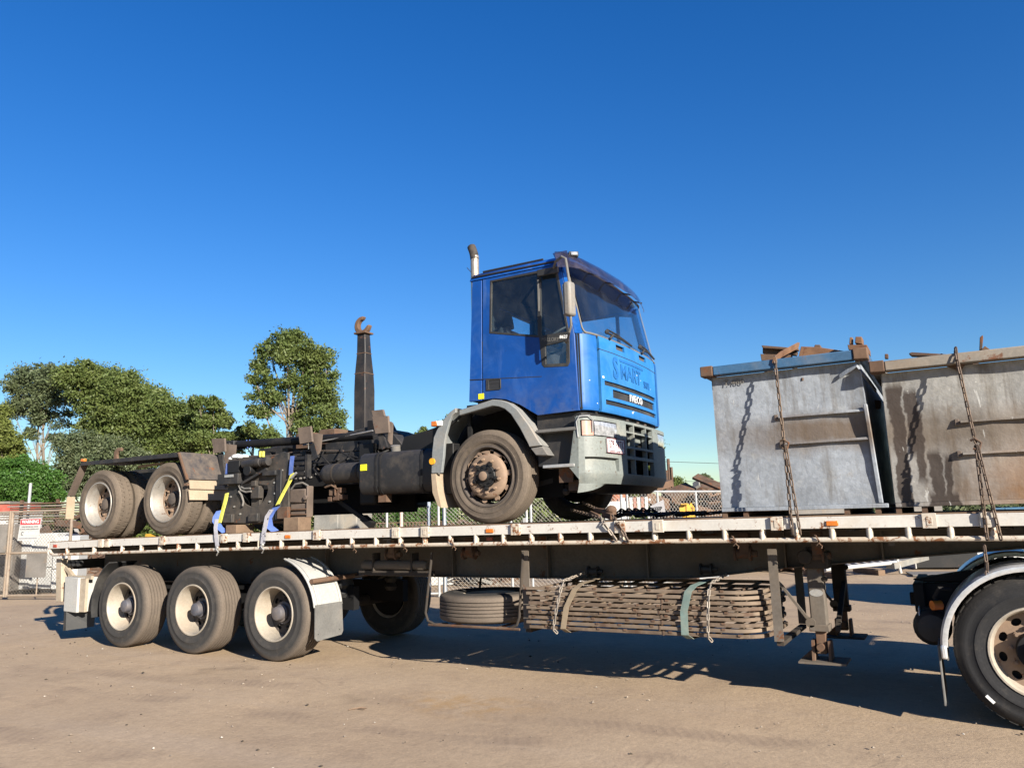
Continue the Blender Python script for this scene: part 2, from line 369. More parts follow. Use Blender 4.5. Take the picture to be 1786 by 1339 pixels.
MT['strapt'] = mat('tan_webbing', (.24, .19, .13), .9, dust=.3)
MT['strapteal'] = mat('teal_webbing', (.15, .22, .205), .9, dust=.2, dustc=(.3, .28, .22))
MT['bright'] = mat('bright_bolt', (.5, .49, .47), .4, .6, dust=.2, bump=0)
MT['interior'] = mat('cab_interior', (.03, .03, .033), .8, dust=.15, dustc=(.07, .065, .06))
MT['seat'] = mat('seat_fabric', (.025, .025, .028), .95, dust=0)
MT['letter'] = mat('white_letter', (.80, .80, .80), .4, dust=.04, var=.05, bump=0)
MT['ink'] = mat('black_ink', (.02, .02, .022), .6, dust=0, bump=0)
MT['maroon'] = mat('maroon_ink', (.16, .02, .05), .6, dust=0, bump=0)
MT['redink'] = mat('red_ink', (.55, .05, .06), .5, dust=.05, bump=0)
MT['platew'] = mat('number_plate_white', (.78, .77, .75), .4, dust=.05, var=.05, bump=0)
MT['bark'] = mat('pale_bark', (.20, .165, .13), .9, dust=.2, bsc=12, var=.4)
MT['barkd'] = mat('grey_bark', (.10, .082, .065), .9, dust=.2, bsc=12, var=.4)
MT['white_plast'] = mat('white_guard_plastic', (.40, .395, .38), .45, 0, var=.08, dust=.14, dustc=(.45, .38, .30))
MT['mirrorh'] = mat('mirror_housing', (.20, .19, .175), .6, dust=.3, var=.12)
MT['flap'] = mat('grey_rubber_flap', (.14, .136, .13), .8, dust=.25, dustc=(.24, .2, .16))
MT['rag'] = mat('white_rag', (.75, .74, .70), .9, dust=.05, bsc=15, bump=.6)
MT['pcream'] = mat('cream_post', (.40, .335, .255), .65, dust=.3, rust=.12)
# blue cab paint : scuffed, dusty haze; darker side, lighter front carry the sun's fall
t = NT('shaded_cab_blue'); f = t.ramp(t.n(2.3), .3, .7, .8, 1.15); c = t.mulc((.004, .058, .27), f)
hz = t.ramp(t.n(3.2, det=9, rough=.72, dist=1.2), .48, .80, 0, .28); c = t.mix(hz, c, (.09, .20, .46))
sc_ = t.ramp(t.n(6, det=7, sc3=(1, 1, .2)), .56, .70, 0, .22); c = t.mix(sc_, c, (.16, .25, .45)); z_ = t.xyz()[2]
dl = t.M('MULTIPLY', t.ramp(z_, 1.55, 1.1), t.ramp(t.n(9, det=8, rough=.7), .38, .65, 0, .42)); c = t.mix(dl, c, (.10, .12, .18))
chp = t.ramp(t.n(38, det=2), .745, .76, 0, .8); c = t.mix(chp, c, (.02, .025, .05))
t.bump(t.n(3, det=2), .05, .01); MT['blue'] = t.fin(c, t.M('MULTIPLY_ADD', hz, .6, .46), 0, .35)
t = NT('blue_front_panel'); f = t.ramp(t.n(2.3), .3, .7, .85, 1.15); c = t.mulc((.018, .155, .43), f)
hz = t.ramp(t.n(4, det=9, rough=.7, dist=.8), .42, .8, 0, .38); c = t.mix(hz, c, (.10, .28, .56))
MT['bluef'] = t.fin(c, t.M('MULTIPLY_ADD', hz, .5, .46), 0, .35)  # front tone lightened for facing the sun
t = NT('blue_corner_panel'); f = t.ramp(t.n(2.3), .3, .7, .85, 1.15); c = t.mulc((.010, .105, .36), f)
hz = t.ramp(t.n(4, det=9, rough=.7, dist=.8), .42, .8, 0, .3); c = t.mix(hz, c, (.10, .25, .52)); MT['bluem'] = t.fin(c, .5, 0, .3)  # corner tone set between shaded side and sunlit front
MT['bluematt'] = mat('scuffed_blue_pillar', (.006, .075, .30), .85, dust=.15, dustc=(.08, .17, .4), spec=.08, bump=0)
MT['ghost'] = mat('faded_blue_lettering', (.012, .118, .365), .5, dust=.22, dustc=(.03, .16, .42), dsc=12, var=.15, bump=0)
# glass
def glass(name, tint, spec=1.0, rough=.02, ior=1.5, dif=.04, dcol=(.3, .3, .3)):
    t = NT(name); tr = t.t.nodes.new('ShaderNodeBsdfTransparent'); tr.inputs[0].default_value = (*tint, 1)
    gl = t.t.nodes.new('ShaderNodeBsdfGlossy'); gl.inputs['Roughness'].default_value = rough; gl.inputs[0].default_value = (spec, spec, spec, 1)
    lw = t.t.nodes.new('ShaderNodeLayerWeight'); lw.inputs[0].default_value = .5; f0 = ((ior-1)/(ior+1))**2; fr = t.M('MULTIPLY_ADD', t.M('POWER', lw.outputs['Facing'], 5.0), 1-f0, f0); mx = t.t.nodes.new('ShaderNodeMixShader')
    df = t.t.nodes.new('ShaderNodeBsdfDiffuse'); df.inputs[0].default_value = (*dcol, 1); m2 = t.t.nodes.new('ShaderNodeMixShader')
    t.l(t.ramp(t.n(5, det=8), .45, .85, dif*.2, dif), m2.inputs[0]); t.l(tr.outputs[0], m2.inputs[1]); t.l(df.outputs[0], m2.inputs[2])
    t.l(fr, mx.inputs[0]); t.l(m2.outputs[0], mx.inputs[1]); t.l(gl.outputs[0], mx.inputs[2]); t.l(mx.outputs[0], t.out.inputs[0]); return t.m
MT['glass'] = glass('window_glass', (.90, .95, .97), ior=1.75); MT['glassd'] = glass('tinted_window_glass', (.80, .88, .91)); MT['visor'] = glass('smoked_visor', (.55, .53, .60), 1.0, .12, 1.6, .40, (.15, .135, .17))
# galvanised bins
def binmat(name, which):
    t = NT(name); x, y, z = t.xyz()
    sp = t.vor(38).outputs['Color']; bw = t.t.nodes.new('ShaderNodeRGBToBW'); t.l(sp, bw.inputs[0])
    base = t.mulc((.315, .345, .39) if which == 1 else (.31, .305, .295), t.ramp(bw.outputs[0], 0, 1, .86, 1.12))
    base = t.mulc(base, t.ramp(t.n(2.2, det=7, rough=.65), .3, .7, .72, 1.15))
    pale = t.ramp(t.n(6, det=8, rough=.7), .56, .70, 0, .45); base = t.mix(pale, base, (.46, .46, .45) if which == 1 else (.38, .36, .32))
    st = t.ramp(t.n(7, det=7, rough=.65, sc3=(1.6, 1, .16)), .50, .66, 0, .72); base = t.mix(st, base, (.17, .165, .16) if which == 1 else (.13, .11, .09))
    rs0 = t.ramp(t.n(4.5, det=9, rough=.75), .60, .70, 0, .5); base = t.mix(rs0, base, (.20, .15, .105))
    if which == 1:
        band = t.M('MULTIPLY', t.ramp(t.M('ABSOLUTE', t.M('ADD', t.M('SUBTRACT', z, .68), t.M('MULTIPLY', t.M('SUBTRACT', t.n(3, det=6), .5), .25))), .20, .05), t.ramp(x, -.5, .1, .3, .95))
        base = t.mix(t.M('MULTIPLY', band, .9), base, (.13, .088, .055))
        rs = t.ramp(t.n(7, det=9, rough=.75), .66, .74, 0, .6); base = t.mix(rs, base, (.22, .14, .08))
    else:
        rg = t.M('MULTIPLY', t.ramp(z, .85, .15, 0, 1), t.ramp(x, -.45, .35, .15, 1)); rg = t.M('MULTIPLY', rg, t.ramp(t.n(2.2, det=8), .3, .65)); base = t.mix(rg, base, (.22, .115, .05))
        band = t.ramp(t.M('ABSOLUTE', t.M('SUBTRACT', t.M('ADD', z, t.M('MULTIPLY', t.n(3), .2)), .72)), .22, .04, 0, .75); base = t.mix(band, base, (.15, .115, .085))
        wob = t.M('MULTIPLY', t.M('SUBTRACT', t.n(7, vec=t.op, det=3), .5), .10)
        drip = None
        for x0, wd, z0, z1 in ((-.545, .055, -.1, 1.03), (-.44, .048, .42, .98), (-.405, .036, .22, .8), (-.315, .045, -.05, .50), (-.24, .032, -.05, .46), (-.28, .11, -.1, .18)):
            d = t.M('ABSOLUTE', t.M('SUBTRACT', t.M('ADD', x, wob), x0)); k = t.M('MULTIPLY', t.ramp(d, wd, wd-.012), t.M('MULTIPLY', t.ramp(z, z1, z1-.06), t.ramp(z, z0-.02, z0+.06)))
            drip = k if drip is None else t.M('MAXIMUM', drip, k)
        base = t.mix(t.M('MULTIPLY', drip, .92), base, (.045, .032, .026))
    scr = t.ramp(t.n(9, det=6, sc3=(1.0, 1, .3), dist=1.5), .67, .70, 0, .55); base = t.mix(scr, base, (.62, .62, .60))
    t.bump(t.n(4, det=5), .4, .03); return t.fin(base, t.ramp(t.n(8), .3, .7, .5, .75), .08, .35)
MT['bin1'] = binmat('galvanised_sheet', 1); MT['bin2'] = binmat('stained_galvanised_sheet', 2)
def leafmat(name, a, b, c3):
    t = NT(name); cl = t.mix(t.ramp(t.n(.9, det=3), .35, .65), a, b); cl = t.mix(t.ramp(t.n(9, det=2), .5, .75, 0, .8), cl, c3)
    tr = t.t.nodes.new('ShaderNodeBsdfTranslucent'); t.l(cl, tr.inputs[0]); mx = t.t.nodes.new('ShaderNodeMixShader'); mx.inputs[0].default_value = .34
    t.fin(cl, .55, 0, .35); t.l(t.b.outputs[0], mx.inputs[1]); t.l(tr.outputs[0], mx.inputs[2]); t.l(mx.outputs[0], t.out.inputs[0]); return t.m
MT['leaf'] = leafmat('gum_leaves', (.10, .148, .04), (.135, .172, .046), (.18, .195, .064))
MT['leafg'] = leafmat('grey_green_leaves', (.10, .135, .066), (.125, .155, .072), (.18, .19, .10))
MT['leafb'] = leafmat('bright_leaves', (.055, .14, .022), (.08, .17, .03), (.12, .20, .045))
MT['leafy'] = leafmat('yellow_green_leaves', (.14, .175, .04), (.17, .20, .05), (.21, .215, .065))

# ------------------------------------------------------------------ ground
t = NT('dirt'); g = t.op
c = t.mix(t.ramp(t.n(.35, vec=g, det=5), .35, .65), (.395, .292, .195), (.435, .328, .225))
c = t.mix(t.ramp(t.n(1.6, vec=g, det=8, rough=.7), .5, .72, 0, .55), c, (.27, .195, .14))
c = t.mix(t.ramp(t.n(.9, vec=g, det=4, sc3=(.10, 1.6, 1)), .54, .66, 0, .35), c, (.42, .33, .25))
c = t.mulc(c, t.ramp(t.n(60, vec=g, det=3), .25, .75, .84, 1.12)); c = t.mulc(c, t.ramp(t.n(12, vec=g, det=6), .3, .7, .90, 1.07))
c = t.mix(t.ramp(t.n(22, vec=g, det=2), .70, .74, 0, .45), c, (.15, .11, .08))
xx, yy, zz = t.xyz(); dd = t.M('ADD', t.M('POWER', t.M('MULTIPLY', t.M('SUBTRACT', xx, 6.1), 1.2), 2.0), t.M('POWER', t.M('MULTIPLY', t.M('ADD', yy, .85), 1.9), 2.0))
c = t.mix(t.M('MULTIPLY', t.ramp(dd, .9, .0), t.ramp(t.n(5, vec=g, det=7), .42, .62, 0, .8)), c, (.36, .225, .10))
trk = None
for y0_, wd in ((-1.05, .16), (-1.75, .14), (-3.0, .2), (-3.75, .2), (4.6, .2), (5.5, .2)):
    dy_ = t.M('ABSOLUTE', t.M('SUBTRACT', t.M('ADD', yy, t.M('MULTIPLY_ADD', t.n(.12, vec=g, det=2), 2.2, t.M('MULTIPLY', xx, -.03))), y0_+1.1)); k_ = t.ramp(dy_, wd, wd*.55, 0, 1); trk = k_ if trk is None else t.M('MAXIMUM', trk, k_)
wv = t.M('SINE', t.M('MULTIPLY', t.M('ADD', xx, t.M('MULTIPLY', yy, .6)), 70.0)); tm = t.M('MULTIPLY', trk, t.ramp(t.n(.8, vec=g, det=5), .42, .62, 0, 1))
c = t.mix(t.M('MULTIPLY', tm, .5), c, (.29, .215, .155)); c = t.mix(t.M('MULTIPLY', t.M('MULTIPLY', tm, t.ramp(wv, -.2, .6)), .26), c, (.22, .16, .115))
c = t.mix(t.ramp(t.n(2.4, vec=g, det=9, rough=.75), .60, .74, 0, .38), c, (.44, .345, .25)); c = t.mix(t.ramp(t.n(.22, vec=g, det=6), .55, .72, 0, .3), c, (.29, .215, .155))
oil = t.M('MULTIPLY', t.ramp(t.n(.55, vec=g, det=3), .66, .72), t.ramp(t.n(6, vec=g, det=6), .35, .6)); c = t.mix(t.M('MULTIPLY', oil, .5), c, (.16, .115, .08))
crk = t.ramp(t.vor(1.1, g, 'DISTANCE_TO_EDGE').outputs['Distance'], .012, .002); c = t.mix(t.M('MULTIPLY', t.M('MULTIPLY', crk, t.ramp(t.n(.7, vec=g, det=4), .55, .65)), .45), c, (.24, .175, .125))
hb = t.M('ADD', t.n(26, vec=g, det=8, rough=.65), t.M('MULTIPLY', t.n(1.4, vec=g, det=4), 2.0)); t.bump(hb, .28, .02); MT['dirt'] = t.fin(c, .95, 0, .2)
gm = MB(); xs = sorted(set([-400, -250, -120, -60, -35] + list(np.arange(-24, 24.01, .25)) + [35, 60, 120, 250, 400])); ys = sorted(set([-60, -30] + list(np.arange(-9, 24.01, .25)) + [30, 40, 60, 120, 250, 500, 900]))
from mathutils import noise as mn
gv = [(float(x), float(y), (.018*mn.noise((x*.7, y*.7, 0)) + .010*mn.noise((x*2.3, y*2.3, 5)) - .006) if (abs(x) < 24 and -9 < y < 24) else -.01) for y in ys for x in xs]
nx = len(xs); gm.add(gv, [(j*nx+i, j*nx+i+1, (j+1)*nx+i+1, (j+1)*nx+i) for j in range(len(ys)-1) for i in range(nx-1)])
go = link('dirt_ground', gm.mesh('dirt_ground', (0, 0, 0), MT['dirt'], 180, False)); tag(go, kind='structure')
def stones(name, n, xr, yr, smin, smax, mt, label, seed):
    rg = np.random.default_rng(seed); mb = MB(); base = [(1, 0, 0), (0, 1, 0), (-1, 0, 0), (0, -1, 0), (0, 0, .8), (0, 0, -.6)]
    F = [(0, 1, 4), (1, 2, 4), (2, 3, 4), (3, 0, 4), (1, 0, 5), (2, 1, 5), (3, 2, 5), (0, 3, 5)]
    for i in range(n):
        x = rg.uniform(*xr); y = rg.uniform(*yr); s_ = smin*(smax/smin)**(rg.random()**2.5); a = rg.uniform(0, 6.28); ca, sa = math.cos(a), math.sin(a)
        mb.add([(x+(q[0]*ca*1.3-q[1]*sa)*s_*rg.uniform(.7, 1.2), y+(q[0]*sa*1.3+q[1]*ca)*s_, s_*.2+q[2]*s_*.8) for q in base], F)
    o = link(name, mb.mesh(name, (0, 0, 0), mt, 0, False)); tag(o, label, kind='stuff'); return o
stones('gravel', 2600, (-6, 14), (-6.0, 14), .004, .016, mat('gravel_stone', (.34, .28, .22), .9, var=.5, sc=1.5, dust=.2, bump=0), 'fine gravel scattered over the dirt yard', 3)
stones('pale_gravel', 260, (-4, 13), (-5.0, 12), .004, .013, mat('pale_gravel_stone', (.60, .55, .48), .9, var=.3, sc=1.5, dust=.1, bump=0), 'pale stone chips scattered over the dirt yard', 4)
stones('leaf_litter', 300, (-4, 13), (-5.0, 4), .005, .018, mat('dark_litter', (.06, .045, .03), .9, var=.3, sc=1.5, dust=.1, bump=0), 'dark bits of bark and litter on the dirt', 5)
tw = MB(); a = at(608, 1237, Z=.008); b = at(640, 1234, Z=.008); tw.tube([a, (a+b)/2+Vector((.0, .03, .004)), b], [.004, .006, .003], 5); tw.tube([(a+b)/2, (a+b)/2+Vector((.1, -.03, .01))], .003, 5)
single('twig', tw, MT['timber'], 'small dry twig lying on the bare dirt in front of the trailer wheels', 'twig')

# ------------------------------------------------------------------ wheels
def tyre_mb(Rr, W, rb=.298, lugs=0, grooves=5, n=64, notch=False):
    mb = MB(); H = Rr-rb
    side = [(rb-.012, .05), (rb, .022), (rb+.02, .010), (rb+.035, .012), (rb+.30*H, -.004), (rb+.42*H, -.006), (rb+.44*H, -.002), (rb+.66*H, .002), (rb+.70*H, .000), (rb+.82*H, .012), (Rr-.022, .022), (Rr-.010, .030), (Rr-.002, .046)]
    tread = []; y0, y1 = .05, W-.05
    for i in range(grooves):
        g = y0 + (y1-y0)*(i+1)/(grooves+1); tread += [(Rr, g-.007), (Rr-.014, g-.004), (Rr-.014, g+.004), (Rr, g+.007)]
    prof = side + tread + [(r, W-y) for r, y in reversed(side)]
    mb.lathe((0, 0, 0), (0, 1, 0), prof, n, loop=True)
    if lugs:
        for k in range(lugs):
            a = 2*math.pi*k/lugs; m = Matrix.Rotation(a, 3, 'Y')
            for yy, off in ((.082, 0), (W-.082, .5)):
                m2 = Matrix.Rotation(a+off*2*math.pi/lugs, 3, 'Y'); mb.rbox(m2 @ Vector((Rr-.0125, yy, 0)), .03, .055, 2*math.pi*Rr/lugs*.62, m2)
            if notch:
                m2 = Matrix.Rotation(a, 3, 'Y'); mb.rbox(m2 @ Vector((Rr-.010, .062, 0)), .025, .055, 2*math.pi*Rr/lugs*.7, m2)
            for yy, off in ((.125, .25), (W-.125, .75)):
                m2 = Matrix.Rotation(a+off*2*math.pi/lugs, 3, 'Y'); mb.rbox(m2 @ Vector((Rr-.0085, yy, 0)), .02, .05, 2*math.pi*Rr/lugs*.55, m2)
    return mb
def disc(r_out, yd, holes, hr, hole_r, th=.012, hub=.0, ell=1.0, n=48):
    mb = MB(); hs = []
    for k in range(holes):
        a = 2*math.pi*(k+.5)/holes; ca, sa = math.cos(a), math.sin(a)
        hs.append([(hr*ca+hole_r*(math.cos(q)*ca*1.0-math.sin(q)*ell*sa), hr*sa+hole_r*(math.cos(q)*sa+math.sin(q)*ell*ca)) for q in [2*math.pi*i/12 for i in range(12)]])
    if hub: hs.append(circ(0, 0, hub, 24))
    return mb.plate(circ(0, 0, r_out, n), hs, lambda u, v, t_: (u, yd+t_, v), th)
def nuts(mb, nn, rr, y0, ln, r=.016):
    for k in range(nn):
        a = 2*math.pi*k/nn; p = Vector((rr*math.cos(a), 0, rr*math.sin(a))); mb.cyl((p.x, y0, p.z), (p.x, y0-ln, p.z), r, n=6); mb.cyl((p.x, y0-ln, p.z), (p.x, y0-ln-.012, p.z), r*.55, n=8)
    return mb
def barrel(flip=.2, rimr=.300, inner=.26, W=.27):
    prof = [(rimr, .050), (rimr+.004, .030), (rimr+.014, .014), (rimr+.010, .004), (rimr-.003, .004), (rimr-.010, .018), (rimr-.016, .035), (rimr-.022, .09), (inner, .12), (inner, flip), (inner-.004, flip+.05), (inner-.004, W-.05), (rimr-.01, W-.02), (rimr, W-.03)]
    return MB().lathe((0, 0, 0), (0, 1, 0), prof, 64)
WH = {}
WH['trailer'] = [('tyre', tyre_mb(.53, .37), MT['rubber']), ('rim', barrel(.26, .300, .268, .36), MT['cream']),
    ('disc', nuts(disc(.269, .225, 8, .215, .026, hub=.07, ell=1.5), 10, .165, .225, .03), MT['rim_dark']),
    ('hub', MB().lathe((0, 0, 0), (0, 1, 0), [(.001, .035), (.05, .037), (.075, .05), (.083, .075), (.083, .12), (.10, .125), (.10, .16), (.13, .165), (.13, .23)], 32), MT['hub_blue'])]
WH['rear'] = [('tyre', tyre_mb(.485, .265, lugs=46, grooves=3), MT['rubber_dusty']), ('rim', barrel(.20, .300, .266, .26), MT['silver']),
    ('disc', nuts(disc(.267, .175, 10, .222, .030, hub=.10, ell=1.35), 10, .168, .175, .02), MT['rim_brown']),
    ('hub', MB().lathe((0, 0, 0), (0, 1, 0), [(.001, .10), (.06, .102), (.078, .112), (.08, .14), (.10, .145), (.105, .18)], 28), MT['rim_dark'])]
WH['rear_inner'] = [('tyre', tyre_mb(.485, .265, lugs=46, grooves=3), MT['rubber_dusty'])]
WH['front'] = [('tyre', tyre_mb(.478, .29, grooves=4), MT['rubber_dusty']), ('rim', barrel(.08, .300, .272, .28), MT['rim_dark']),
    ('disc', disc(.262, .030, 10, .247, .026, hub=.0, ell=1.1).lathe((0, 0, 0), (0, 1, 0), [(.232, .028), (.225, .004), (.205, -.014), (.15, -.016), (.12, -.012), (.11, .03)], 48), MT['rim_brown']),
    ('wheel_nut', (10, .168, nuts(MB(), 1, 0, -.014, .03, .017)), MT['rim_brown']),
    ('hub', nuts(nuts(MB().lathe((0, 0, 0), (0, 1, 0), [(.001, -.075), (.045, -.073), (.052, -.065), (.056, -.04), (.11, -.034), (.118, -.025), (.118, .03)], 32), 10, .092, -.034, .012, .010), 5, .128, -.012, .03, .022), MT['black']),
    ('hub_cap', MB().lathe((0, 0, 0), (0, 1, 0), [(.001, -.083), (.030, -.082), (.046, -.076), (.05, -.06)], 20), MT['rim_brown'])]
WH['drive'] = [('tyre', tyre_mb(.525, .28, lugs=40, grooves=3, notch=True), MT['rubber_new']), ('rim', barrel(.13, .302, .268, .27), MT['cream']),
    ('disc', disc(.270, .115, 10, .225, .026, hub=.10, ell=1.35), MT['rim_brown']),
    ('wheel_nut', (10, .168, nuts(MB(), 1, 0, .115, .03, .017)), MT['rim_brown']),
    ('hub', MB().lathe((0, 0, 0), (0, 1, 0), [(.001, -.03), (.075, -.028), (.088, -.02), (.09, .02), (.135, .025), (.14, .115)], 32), MT['blackg'])]
WM = {}
DRUM = {'front': .09, 'rear': .20, 'trailer': .25, 'drive': .15}
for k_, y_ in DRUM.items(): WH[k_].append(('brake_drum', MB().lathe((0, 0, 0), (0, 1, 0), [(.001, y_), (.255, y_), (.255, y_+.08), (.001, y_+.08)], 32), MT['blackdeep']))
def wheel(kind, root, pos, flip=False, rot=None, name='wheel', tyre_mat=None):
    e = link(name, None, root, Vector(pos)-ORI[root.name]); ORI[e.name] = Vector(pos); e.empty_display_size = .2
    e.rotation_euler = (0, random.uniform(0, 6.28) if rot is None else rot, math.pi if flip else 0)
    for nm, mb, mt in WH[kind]:
        k = (kind, nm)
        if isinstance(mb, tuple):
            if flip: continue
            nn, rr, m1 = mb
            if k not in WM: WM[k] = m1.mesh(f'{kind}_{nm}', (0, 0, 0), mt, 40)
            for q in range(nn): link(nm, WM[k], e, (rr*math.cos(2*math.pi*q/nn), 0, rr*math.sin(2*math.pi*q/nn)))
            continue
        if k not in WM: WM[k] = mb.mesh(f'{kind}_{nm}', (0, 0, 0), mt, 40)
        o = link(nm, WM[k], e)
    return e

# ------------------------------------------------------------------ semi trailer
ZT = lambda x: 1.508 - .00105*(x-8.5)**2
TX0, TX1 = -1.72, 12.2
tr = thing('semi_trailer', 'long white flatbed semi trailer with three rear axles carrying the blue truck and two bins', 'trailer', (4, 1.2, 0))
def along(y0, y1, zb, zt_, x0=TX0, x1=TX1, st=.35, mb=None):
    """bar that follows the cambered deck; zb, zt_ offsets from deck height"""
    mb = mb or MB(); n = max(2, int((x1-x0)/st)); base = len(mb.v)
    for i in range(n+1):
        x = x0+(x1-x0)*i/n; z = ZT(x); mb.v += [(x, y0, z+zb), (x, y1, z+zb), (x, y1, z+zt_), (x, y0, z+zt_)]
    for i in range(n):
        a = base+i*4; b = a+4
        for k in range(4): mb.f.append((a+k, a+(k+1) % 4, b+(k+1) % 4, b+k))
    mb.f.append((base+3, base+2, base+1, base)); mb.f.append(tuple(base+n*4+k for k in range(4))); return mb
joints = [TX0, -.375, 5.0, 8.55, TX1]
for side in (0, 1):
    yo = (-.03, .02) if side == 0 else (2.42, 2.47)
    for i in range(4):
        part('coaming_rail', along(*yo, -.105, -.012, joints[i]+.003, joints[i+1]-.003), MT['white'], tr, bev=.004)
    part('coaming_lip', along(-.018 if side == 0 else 2.34, .10 if side == 0 else 2.458, -.0115, .0), MT['deckrust'], tr)
    ycp = -.012 if side == 0 else 2.452
    pp = [(x, ycp, ZT(x)-.192) for x in np.arange(TX0+.12, TX1, .3)]
    pp = [(TX0-.0, ycp, ZT(TX0)-.09), (TX0+.02, ycp, ZT(TX0)-.14), (TX0+.07, ycp, ZT(TX0)-.18)] + pp
    part('rope_rail', MB().tube(pp, .0205, 10), MT['whiter'], tr)
stubx = [-1.29, -.65, -.02, .39, .77, 1.14, 1.5, 1.87, 2.24, 2.61, 2.97, 3.34, 3.7, 4.05, 4.39, 4.72, 5.04, 5.36, 5.67, 5.99, 6.3, 6.61, 6.92, 7.23, 7.54, 7.85, 8.16, 8.47, 8.74, 9.01, 9.28, 9.55, 9.83, 10.1, 10.37, 10.65, 10.93]
me = MB().cyl((0, 0, -.190), (0, 0, -.10), .021, n=12).box(-.024, .024, .012, .024, -.185, -.10).mesh('rail_post', (0, 0, 0), MT['whiter'])
for x in stubx:
    for yv in (-.012, 2.452):
        link('rail_post', me, tr, Vector((x, yv, ZT(x)))-ORI[tr.name])
cap = MB().hexa([(-.048, -.026, -.112), (.048, -.026, -.112), (.048, .0, -.112), (-.048, .0, -.112), (-.048, -.026, -.002), (.048, -.026, -.002), (.048, .0, -.002), (-.048, .0, -.002)]).box(-.02, .02, -.03, -.0262, -.09, -.03)
mec = cap.mesh('stake_pocket', (0, 0, 0), MT['whiter'])
for x in (-.45, -.30, .86, 2.03, 2.42, 3.56, 4.69, 5.07, 6.15, 7.23, 7.59, 8.60, 9.7, 10.07, 11.0):
    o = link('stake_pocket', mec, tr, Vector((x, -.030, ZT(x)))-ORI[tr.name]); bevel(o, .008)
dk = MB()
for i in range(8): along(.105+i*.279, .105+i*.279+.273, -.045, -.006, mb=dk)
part('deck_floor', dk, MT['timber'], tr)
cm = MB().box(-.03, .03, .03, 2.41, -.13, -.046).mesh('cross_member', (0, 0, 0), MT['beamd'])
for x in np.arange(-1.5, 11.9, .56): link('cross_member', cm, tr, Vector((x, 0, ZT(x)))-ORI[tr.name])
part('end_rail', MB().box(TX0-.03, TX0-.003, -.03, 2.47, 1.22, 1.395), MT['white'], tr, bev=.005)
bp = [at(px, py, Y=.70) for px, py in [(560, 1000), (640, 1003), (760, 1006), (915, 1008), (1100, 1010), (1200, 1009), (1250, 1005), (1345, 994), (1450, 985), (1600, 972), (1786, 957)]]
bp = [(-1.6, .98), (-.9, .80), (2.6, .80)] + [(p.x, p.z) for p in bp[1:]] + [(12.0, 1.22)]
for yc in (.78, 1.66):
    wb = MB(); top = [(x, ZT(x)-.13) for x, z in bp]
    wb.xz([(x, z+.012) for x, z in bp]+[(x, z-.016) for x, z in reversed(top)], yc-.008, yc+.008)
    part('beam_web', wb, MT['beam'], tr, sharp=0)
    fl = MB()
    for (xa, za), (xb, zb) in zip(bp[:-1], bp[1:]): fl.hexa([(xa, yc-.08, za), (xb, yc-.08, zb), (xb, yc+.08, zb), (xa, yc+.08, za), (xa, yc-.08, za+.0118), (xb, yc-.08, zb+.0118), (xb, yc+.08, zb+.0118), (xa, yc+.08, za+.0118)])
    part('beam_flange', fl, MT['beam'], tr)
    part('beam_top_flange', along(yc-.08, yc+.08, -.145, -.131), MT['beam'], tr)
for x in (3.0, 4.0, 4.9, 6.1, 7.2, 8.5, 9.3):
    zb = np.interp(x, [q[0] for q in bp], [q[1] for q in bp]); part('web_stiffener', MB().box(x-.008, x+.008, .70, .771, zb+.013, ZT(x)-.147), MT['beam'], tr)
AX = (0, 1.4265, 2.853)
for ax in AX:
    wheel('trailer', tr, (ax, 0, .53)); wheel('trailer', tr, (ax, 2.44, .53), True)
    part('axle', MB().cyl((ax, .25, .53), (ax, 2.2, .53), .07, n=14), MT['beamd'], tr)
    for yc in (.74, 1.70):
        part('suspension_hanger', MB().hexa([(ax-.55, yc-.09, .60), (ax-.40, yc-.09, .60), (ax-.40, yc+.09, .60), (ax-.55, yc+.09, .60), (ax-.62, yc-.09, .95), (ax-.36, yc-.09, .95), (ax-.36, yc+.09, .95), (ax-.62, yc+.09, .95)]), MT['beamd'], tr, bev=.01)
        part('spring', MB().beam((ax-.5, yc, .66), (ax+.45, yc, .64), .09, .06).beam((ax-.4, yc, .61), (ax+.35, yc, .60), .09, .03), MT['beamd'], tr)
        part('dark_filler', MB().box(ax-.3, ax+.62, yc-.05, yc+.05, .52, .79), MT['blackdeep'], tr)  # black box added between axles to read as shade under the trailer
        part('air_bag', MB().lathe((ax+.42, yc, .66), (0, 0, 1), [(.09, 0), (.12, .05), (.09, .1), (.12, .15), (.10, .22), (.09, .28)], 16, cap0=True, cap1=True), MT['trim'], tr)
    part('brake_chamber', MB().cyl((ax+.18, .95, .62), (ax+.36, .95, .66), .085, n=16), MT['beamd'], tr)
# air tanks, valves
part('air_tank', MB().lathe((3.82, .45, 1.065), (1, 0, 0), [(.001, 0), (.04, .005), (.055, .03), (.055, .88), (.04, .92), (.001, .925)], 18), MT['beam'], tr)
part('tank_bracket', MB().box(3.80, 4.80, .40, .50, .955, 1.005).box(4.0, 4.02, .39, .52, 1.0, 1.2).box(4.55, 4.57, .39, .52, 1.0, 1.2), MT['beamd'], tr)
